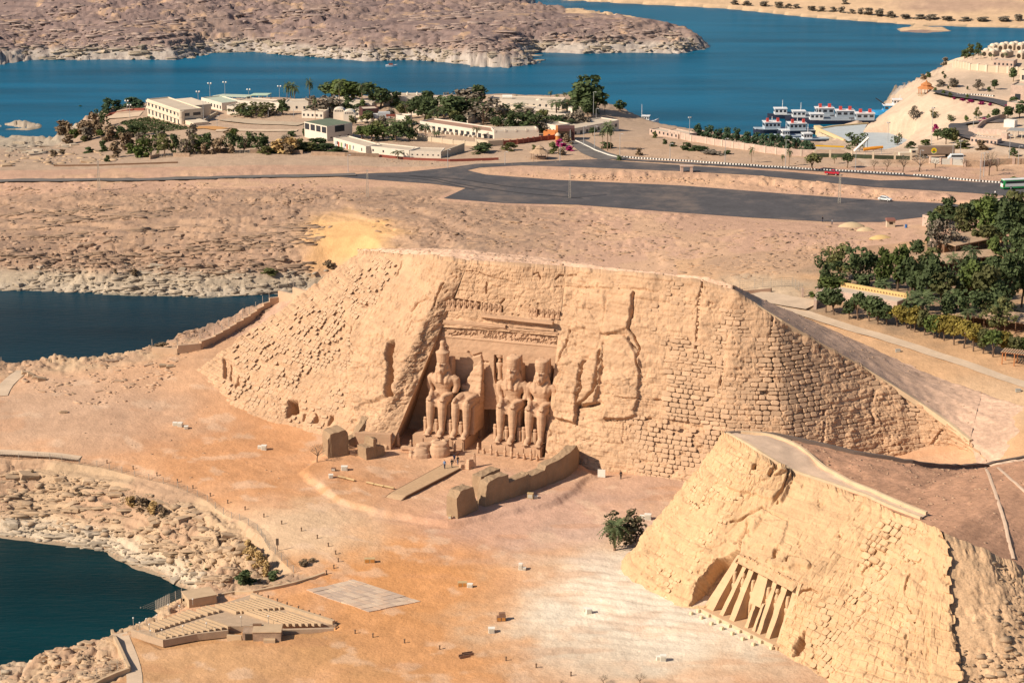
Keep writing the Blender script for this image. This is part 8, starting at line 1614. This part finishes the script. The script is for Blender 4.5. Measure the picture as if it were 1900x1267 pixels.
lbox(MB(), .9, 11.8, -.13, 0, 1.95, 2.75).build('side_window', M_glass, t); lbox(MB(), .7, 9.5, -.125, 0, .95, 1.9).build('side_panel', M_wp, t); lbox(MB(), -.03, .2, .3, 2.0, 2.0, 2.75).build('rear_window', M_glass, t); lbox(MB(), -.035, .2, .25, 2.05, .75, 1.85).build('rear_panel', M_wp, t)
for y in (.08, 2.2): lbox(MB(), -.05, .1, y-.1, y+.12, .8, 1.5).build('tail_light', M_lamp, t)
for x in (2.6, 9.6):
    o = MB().cyl((x, -.14, .5), (x, .2, .5), .5, n=14).build('wheel', M_tyre, t); MB().cyl((x, -.16, .5), (x, -.14, .5), .28, n=10).build('rim', M_rim, o)
p = ground(1846, 364); t = thing('motorcycle', 'rider in white on a motorcycle behind the coach', 'motorcycle', p, .3)
for x in (-.65, .65): MB().cyl((x, -.06, .32), (x, .06, .32), .32, n=12).build('wheel', M_tyre, t)
limb(mb := MB(), [(-.6, 0, .6, .1), (0, 0, .7, .16), (.5, 0, .85, .1)], 8); mb.build('body', M_dark, t); MB().tube([(.45, -.35, 1.05), (.5, 0, 1.0), (.45, .35, 1.05)], .03, 5).build('handlebar', M_metal, t)
person('person in a white top riding the motorcycle', p+np.array([0, 0, .1]), WHT, BLK, 1.75, .3+pi/2, .35)
p = ground(693, 223); t = thing('truck', 'white box truck parked before the dark arch house', 'truck', p, .1); lbox(MB(), 0, 1.8, 0, 2, .5, 2.3).build('cab', M_wp, t); lbox(MB(), 1.9, 6.5, -.1, 2.1, .7, 2.9).build('cargo_box', mat('grey_box2', (.5, .52, .54), .6, .05, 1), t); lbox(MB(), -.03, .6, .2, 1.8, 1.4, 2.1).build('windscreen', M_glass, t); wheels(t, (.9, 5.2), 1.0, .42)
p = ground(1766, 303); t = thing('minibus', 'white minibus parked behind the grey panelled wall', 'minibus', p+np.array([-1, 1, .6]), .03); bevel(profile(MB(), [(0, .4), (5.2, .4), (5.2, 2.2), (1.0, 2.2), (.5, 1.4), (0, 1.1)], 0, 1.9).build('body', M_wp, t)); lbox(MB(), 1.0, 5.0, -.04, 0.1, 1.35, 1.95).build('window', M_glass, t); wheels(t, (1, 4.2), .95, .36)
p = ground(1706, 296); t = thing('lorry_trailer', 'brown covered lorry trailer with a round yellow emblem', 'trailer', p+np.array([0, 1.5, .3]), .02); bevel(lbox(MB(), 0, 12.5, 0, 2.5, 1.2, 3.9).build('cover', mat('brown_tarp', (.23, .17, .13), .85, .1, .6), t), .08); lbox(MB(), 0, 12.5, .2, 2.3, .9, 1.2).build('chassis', M_dark, t); wheels(t, (1.2, 2.6, 10), 1.25, .5)
def disc(r, y, m, nm, c=(5.2, 2.5), par=None, n=18, a0=0., a1=2*pi): 
    mb = MB(); mb.add([(c[0], y, c[1])]+[(c[0]+r*cos(a0+(a1-a0)*i/n), y, c[1]+r*sin(a0+(a1-a0)*i/n)) for i in range(n+1)], [(0, i+1, i+2) for i in range(n)]); return mb.build(nm, m, par)
em = disc(1.0, -.02, mat('emblem_yellow', (.68, .50, .02), .6, .03, 1), 'emblem', par=t); disc(.62, -.03, mat('emblem_green', (.05, .22, .06), .6, .03, 1), 'emblem_leaf', (5.2, 2.3), em, 12, pi, 2*pi); disc(.34, -.035, mat('emblem_red', (.42, .07, .03), .6, .03, 1), 'emblem_core', (5.2, 2.62), em, 12); disc(1.1, -.015, M_wp, 'emblem_rim', par=em, a0=pi*1.15, a1=pi*1.85)
p = ground(1690, 292); t = thing('lorry', 'pale lorry cab beside the covered trailer', 'lorry', p, .1); bevel(lbox(MB(), 0, 3, 0, 2.2, .5, 2.6).build('cab', M_hc, t), .1); lbox(MB(), .4, 1.6, -.04, .1, 1.6, 2.3).build('window', M_glass, t); lbox(MB(), -4, -.2, 0, 2.2, .6, 1.6).build('load_bed', M_hc, t); wheels(t, (-3, 1.6), 1.05, .45)
t = thing('kiosk', 'small booth with a reddish roof below the car park edge', 'kiosk', ground(1653, 422), 0); lbox(MB(), -1.2, 1.2, 0, 2, -.2, 2.).build('wall', M_gw, t); MB().box((0, 1, 2.0), (3.0, 2.8, .5), 0, .8).build('roof', mat('red_brown_roof2', (.22, .1, .08), .9, .1, 1), t); lbox(MB(), -.5, .5, -.05, .1, .9, 1.6).build('window', M_dark, t)
t = thing('kiosk', 'small stone kiosk with open sides on the strip between roads', 'kiosk', ground(1274, 320), 0)
for x in (-1.6, 1.6): lbox(MB(), x-.45, x+.45, 0, 1.6, -.2, 1.9).build('pier', M_pink, t)
lbox(MB(), -2.2, 2.2, -.2, 1.9, 1.9, 2.15).build('roof', M_pink, t)
t = thing('barrel', 'blue barrel on the orange ground below the car park', 'barrel', ground(1681, 423)); MB().cyl((0, 0, 0), (0, 0, 1.0), .4, n=10).build('barrel', mat('blue_plastic', (.05, .14, .35), .5, .05, 1), t)
for u, v, w_, h_, lb, m in ((1580, 422, 9, 1.6, 'larger heap of pale sand below the car park', mat('sand_heap', (.50, .38, .24), .95, .1, .8)), (1606, 428, 6, 1.1, 'smaller heap of pale sand right of the larger one', mat('sand_heap', (.50, .38, .24), .95, .1, .8)), (1635, 442, 7, 1.0, 'yellowish sand heap before the kiosk', mat('yellow_sand_heap', (.56, .39, .18), .95, .1, .8))):
    t = thing('sand_heap', lb, 'sand heap', ground(u, v)); MB().lathe((0, 0, -.2), [(w_/2, 0), (w_*.4, h_*.5), (w_*.2, h_), (.2, h_*1.15)], 14, 1, .6).build('heap', m, t, smooth=True)
# ------------------------------------------------------------------ masts and lamps
def pylon(label, u, v, hpx):
    p = ground(u, v); h = hpx*mpp(p)/.98; t = thing('lattice_mast', label, 'mast', p); mb = MB(); w0, w1 = .34, .2; c = [(-1, -1), (1, -1), (1, 1), (-1, 1)]; n = 12; P = lambda k, j: Vector((c[j][0]*(w0+(w1-w0)*k/n), c[j][1]*(w0+(w1-w0)*k/n), h*k/n))
    for j in range(4): mb.cyl(P(0, j), P(n, j), .05, n=4)
    for k in range(n):
        for j in range(4): mb.cyl(P(k, j), P(k+1, (j+1) % 4), .03, n=3)
    mb.build('lattice', M_post, t); MB().box((0, 0, h), (.5, .5, .3)).build('head', M_post, t)
for a in (('lattice mast in the middle of the lower car park', 1057, 368, 54), ('lattice mast near the right end of the car park', 1557, 377, 50), ('lattice mast at the left road junction', 682, 366, 48), ('lattice mast by the asphalt road at far left', 184, 354, 52)): pylon(*a)
def lamp(label, u, v, hpx, kind='street', group='street lamps along the roads', p=None):
    p = ground(u, v) if p is None else p; h = hpx*mpp(p)/.98; t = thing('street_lamp', label, 'street lamp', p, 0, group); MB().cyl((0, 0, -.2), (0, 0, h), .11, .07, 6).build('pole', M_metal, t)
    if kind == 'globe':
        for x in (-.55, .55): MB().lathe((x, 0, h-.1), [(.1, 0), (.36, .2), (.38, .4), (.2, .65)], 8).build('globe', M_glb, t)
        MB().tube([(-.55, 0, h-.1), (0, 0, h-.3), (.55, 0, h-.1)], .05, 5).build('arm', M_metal, t)
    elif kind == 'flood':
        for x in (-.4, .4): MB().box((x, -.1, h), (.5, .35, .45), x).build('lamp_head', M_metal, t)
    else: MB().tube([(0, 0, h-.05), (.3, -.3, h+.12), (.7, -.6, h+.1)], .05, 5).build('arm', M_metal, t); MB().box((.8, -.7, h), (.7, .3, .15), -.7).build('lamp_head', M_metal, t)
for u, v, hp, kd, lb in ((390, 190, 33, 'globe', 'twin-globe lamp left on the lakeside terrace'), (418, 190, 35, 'globe', 'twin-globe lamp right on the lakeside terrace'), (236, 207, 18, 'globe', 'globe lamp on the round lake terrace, rear'), (241, 219, 22, 'globe', 'globe lamp on the round lake terrace, front'), (462, 190, 22, 'globe', 'twin-globe lamp by the red stand'), (519, 186, 24, 'globe', 'twin-globe lamp before the two lake palms'), (368, 192, 20, 'globe', 'single lamp behind the two-storey building'), (378, 230, 40, 'street', 'tall pole at the corner of the two-storey building'), (456, 216, 14, 'street', 'short lamp on the lawn bank, left'), (498, 218, 15, 'street', 'short lamp on the lawn bank, middle'), (545, 219, 15, 'street', 'short lamp on the lawn bank, right'), (403, 236, 20, 'street', 'thin pole by the orange court'),
    (831, 312, 34, 'street', 'thin pole before the long white row'), (646, 320, 32, 'street', 'thin pole left of the road junction'), (937, 306, 24, 'street', 'thin pole left of the thatched gazebo'), (1039, 300, 35, 'street', 'lamp right of the thatched gazebo'), (1083, 271, 36, 'street', 'left street lamp on the entrance road'), (1103, 276, 41, 'street', 'right street lamp on the entrance road'), (1150, 293, 44, 'street', 'street lamp at the start of the striped kerb'), (1243, 297, 30, 'street', 'street lamp left of the stone wall'), (1101, 222, 50, 'street', 'tall mast before the big dark tree'), (1106, 224, 22, 'street', 'shorter mast before the big dark tree'),
    (1279, 262, 42, 'flood', 'tall twin floodlight mast left of the row of trees'), (1345, 304, 46, 'street', 'street lamp before the stone wall, left'), (1457, 313, 52, 'street', 'street lamp before the stone wall, between dry palms'), (1587, 317, 38, 'street', 'street lamp right of the two round trees'), (1647, 266, 36, 'flood', 'floodlight mast on the quay'), (1728, 272, 68, 'flood', 'tall floodlight mast behind the trailer'), (1781, 298, 34, 'flood', 'floodlight mast right of the trailer'), (1706, 316, 36, 'street', 'street lamp at the left end of the trailer'), (1818, 338, 52, 'street', 'left of two tall lamps near the coach'), (1825, 328, 44, 'street', 'right of two tall lamps near the coach'), (1889, 306, 34, 'street', 'lamp at the ruined wall by the right edge'), (1872, 300, 46, 'flood', 'floodlight mast before the guard shelter'), (1806, 236, 18, 'street', 'lamp on the road bend'), (1767, 301, 32, 'street', 'lamp before the grey panels')): lamp(lb, u, v, hp, kd)
# ------------------------------------------------------------------ boats
M_hull = mat('hull_dark', (.025, .03, .055), .5, .1, 1, spec=.3); M_bw = mat('boat_white', (.72, .72, .72), .5, .05, 1); M_bg = mat('boat_grey', (.38, .44, .50), .6, .08, 1); M_fun = mat('funnel_red', (.50, .07, .06), .6, .06, 1); M_deck = mat('deck', (.16, .17, .19), .8, .1, 1)
def hull(mb, L, B, H, bow=.3, z0=-.6):
    st = []
    for i in range(13):
        f = i/12; k = 1-max(0, (f-(1-bow))/bow)**2.; k = max(k, .04); sh = H*(1+.35*max(0, (f-.65)/.35)**2); x = L*f
        st += [(x, -B/2*k*.8, z0), (x, -B/2*k, sh), (x, B/2*k, sh), (x, B/2*k*.8, z0)]
    fs = [(i*4+j, i*4+j+1, i*4+5+j, i*4+4+j) for i in range(12) for j in range(3)]+[(i*4+3, i*4, i*4+4, i*4+7) for i in range(12)]+[(3, 2, 1, 0), (48, 49, 50, 51)]
    return mb.add(st, fs)
def house(t, x0, x1, w_, z0, z1, n=4, nm='deckhouse', m=None, roof=True):
    o = lbox(MB(), x0, x1, -w_/2, w_/2, z0, z1).build(nm, m or M_bw, t)
    for k in range(n):
        for s in (-1, 1): c = x0+(x1-x0)*(k+.5)/n; MB().box((c, s*w_/2, z0+(z1-z0)*.45), ((x1-x0)/n*.62, .08, (z1-z0)*.35)).build('window', M_win, o)
    MB().box((x1, 0, z0+(z1-z0)*.45), (.08, w_*.8, (z1-z0)*.35)).build('front_window', M_win, o)
    if roof: lbox(MB(), x0-.25, x1+.25, -w_/2-.25, w_/2+.25, z1, z1+.22).build(nm+'_roof', M_bw, t)
    return o
def mast(t, x, z, h): MB().cyl((x, 0, z), (x, 0, z+h), .1, n=5).build('mast', M_bw, t); MB().box((x, 0, z+h*.5), (.15, 1.2, .12)).build('mast_arm', M_bw, t)
def ferry(label, u, v, L, rz, kind):
    p = at(u, v, WZ); t = thing('ferry', label, 'ferry', p, rz, 'ferries moored at the quay')
    if kind == 'long':
        hull(MB(), L, 5.6, 1.5).build('hull', M_hull, t); lbox(MB(), .5, L*.78, -2.3, 2.3, 1.5, 1.62).build('deck', M_deck, t); house(t, .8, 8.5, 4.4, 1.6, 4.4, 3, 'engine_house', M_bg)
        for x in (2.5, 6.5): MB().box((x, 0, 4.6), (1.2, 1.2, 1.5)).build('funnel', M_fun, t)
        house(t, L*.72, L*.9, 3.8, 1.7, 4.2, 3, 'wheelhouse'); mast(t, L*.78, 4.4, 3.4)
        for s in (-1, 1): lbox(MB(), L*.35, L*.72, s*2.3-.08, s*2.3+.08, 1.6, 2.3).build('rail', M_bg, t)
    elif kind == 'house':
        hull(MB(), L, 5.8, 1.6).build('hull', M_hull, t); hull(MB(), L, 5.9, 1.9, .3, 1.2).build('bulwark', M_bg, t); house(t, L*.30, L*.72, 4.8, 1.9, 4.6, 4, 'deckhouse', M_bg)
        for x in (L*.36, L*.64): MB().box((x, 1.2, 4.8), (1.0, 1.0, 1.5)).build('funnel', M_fun, t)
        mast(t, L*.5, 4.8, 2.)
    else:
        hull(MB(), L, 4.6, 1.3).build('hull', M_hull, t); hull(MB(), L*1.01, 4.7, 1.9, .35, .9).build('bulwark', M_bg, t); house(t, L*.5, L*.74, 3.2, 1.6, 3.9, 3, 'wheelhouse'); mast(t, L*.6, 4.1, 3.6)
    return t
hb = atan2(16, -24)-.9+pi*.0
hb = radians(176)
ferry('long ferry farthest out, with red funnels and a wheelhouse at the left end', 1549, 219, 29, radians(181), 'long'); ferry('middle long ferry with two red funnels', 1587, 224, 30, radians(181), 'long'); ferry('long ferry closest to the quay curb', 1624, 229, 31, radians(181), 'long')
ferry('grey ferry with boxy deckhouse at the left of the harbour', 1466, 246, 15.5, radians(186), 'house'); ferry('grey ferry with boxy deckhouse nearest the quay corner', 1515, 248, 16.5, radians(186), 'house'); ferry('small white workboat half hidden by the row of trees', 1490, 259, 12, radians(186), 'small'); ferry('white-bowed workboat with a tall mast beside the yellow barrier', 1538, 264, 15, radians(190), 'small')
t = thing('ferry', 'bright blue work ferry with a white wheelhouse behind the embankment', 'ferry', at(1690, 213, WZ), radians(180), 'ferries moored at the quay'); M_blu = mat('boat_blue', (.04, .28, .55), .5, .06, 1); hull(MB(), 17, 5.5, 1.6).build('hull', M_blu, t); house(t, 3, 12, 4.5, 1.6, 4.2, 4, 'deckhouse', M_blu); house(t, 4, 8, 3.6, 4.4, 6.6, 3, 'wheelhouse'); MB().cyl((11, 0, 4.2), (15.5, 0, 7.2), .18, n=6).build('crane_arm', M_dark, t); mast(t, 5, 6.8, 2)
t = thing('cruise_boat', 'white boat moored at the stony point below the big tree', 'boat', at(1187, 238, WZ), radians(-12)); hull(MB(), 8, 4, 3.4, .5).build('hull', M_bw, t); house(t, 1, 4, 2.8, 3.4, 5.2, 3, 'deckhouse'); mast(t, .8, 4, 6)
t = thing('motor_boat', 'tiny white motorboat with passengers out on the lake', 'boat', at(716, 124, WZ), radians(8)); hull(MB(), 5.6, 1.8, .8, .5, -.2).build('hull', M_bw, t); MB().box((2.4, 0, .7), (2.0, 1.2, .8)).build('canopy', M_red, t)
# ------------------------------------------------------------------ grove pavilions
def pavilion(label, p0, p1, dep, h, tilt=0., n=5):
    t = canopy(label, p0, p1, dep, h, M_th, 'pavilion', n, 'pavilion', tilt)
    for c in t.children:
        if c.name.startswith('post'): c.data.materials[0] = M_woodd
    L = float(np.hypot(*(ground(*p1)-ground(*p0))[:2])); lbox(MB(), .6, L-.6, dep*.55, dep-.4, -.5, h-.1).build('back_wall', M_woodd, t); return t
pavilion('wide thatched pavilion in the middle of the grove', (1715, 512), (1772, 508), 9, 2.8, .4); pavilion('thatched pavilion with posts right of the wide one', (1774, 505), (1868, 498), 7, 3.2, .2, 7); pavilion('thatched roof at the back of the grove', (1772, 478), (1860, 460), 8, 3.0, .5, 5); pavilion('lower cafe roof behind the yellow-green hedge trees', (1745, 602), (1905, 622), 8, 2.6, .3, 9)
bld('stone_building', 'low stone building at the upper right of the grove', 'building', (1765, 470), (1790, 462), 7, 2.8, M_pink, M_rf, (), .3); bld('stone_building', 'pink stone ruin with square openings above the grove', 'building', (1740, 420), (1790, 412), 6, 2.2, M_pink, M_rf, (('f', 4, .8, .8, .9),), .3); bld('stone_building', 'pink stone ruin with openings near the right edge above the grove', 'building', (1845, 398), (1890, 390), 6, 2.6, M_pink, M_rf, (('f', 5, .8, .8, 1.1),), .3)
M_yel = mat('yellow_parapet', (.62, .43, .18), .9, .08, 1)
t = bld('gate_building', 'long stone gate building with a yellow zigzag parapet behind the trees', 'building', (1542, 556), (1664, 578), 5, 2.4, M_pink, M_rf, (), 0); L = float(np.hypot(*(ground(1664, 578)-ground(1542, 556))[:2]))
lbox(MB(), 0, L, 4.4, 5, 2.4, 3.6).build('parapet', M_yel, t)
for k in range(22): x = L*(k+.5)/22; MB().add([(x-.3, 4.36, 2.7), (x+.3, 4.36, 2.7), (x, 4.36, 3.2), (x-.3, 4.45, 2.7), (x+.3, 4.45, 2.7), (x, 4.45, 3.2)], [(0, 1, 2), (5, 4, 3), (0, 3, 4, 1), (1, 4, 5, 2), (2, 5, 3, 0)]).build('parapet_notch', M_woodd, t)
lowwall('short pale stone wall at the left end of the gate building', px("1512,574 1516,560 1530,550"), 2.2, .7, M_pink, 'stone_wall')
t = thing('metal_gate', 'pale metal gate at the head of the pale path', 'gate', ground(1489, 551)); 
for x in (0, 3.6): MB().box((x, 0, -.2), (.5, .5, 2.4)).build('pier', M_pink, t)
for k in range(12): MB().cyl((.4+k*.26, 0, .1), (.4+k*.26, 0, 1.9), .035, n=4).build('bar', M_post, t)
t = thing('pergola', 'wooden slatted pergola at the right edge on the pale path', 'pergola', ground(1859, 676), radians(-26))
for x in (0, 2.7, 5.4, 8.1):
    for y in (0, 3.0): MB().box((x, y, -.2), (.2, .2, 2.9)).build('post', M_or, t)
for y in (0, 3.0): lbox(MB(), -.4, 8.6, y-.1, y+.1, 2.7, 2.9).build('beam', M_or, t)
for k in range(16): lbox(MB(), -.3+k*.55, .02+k*.55, -.4, 3.4, 2.9, 3.0).build('slat', M_th, t)
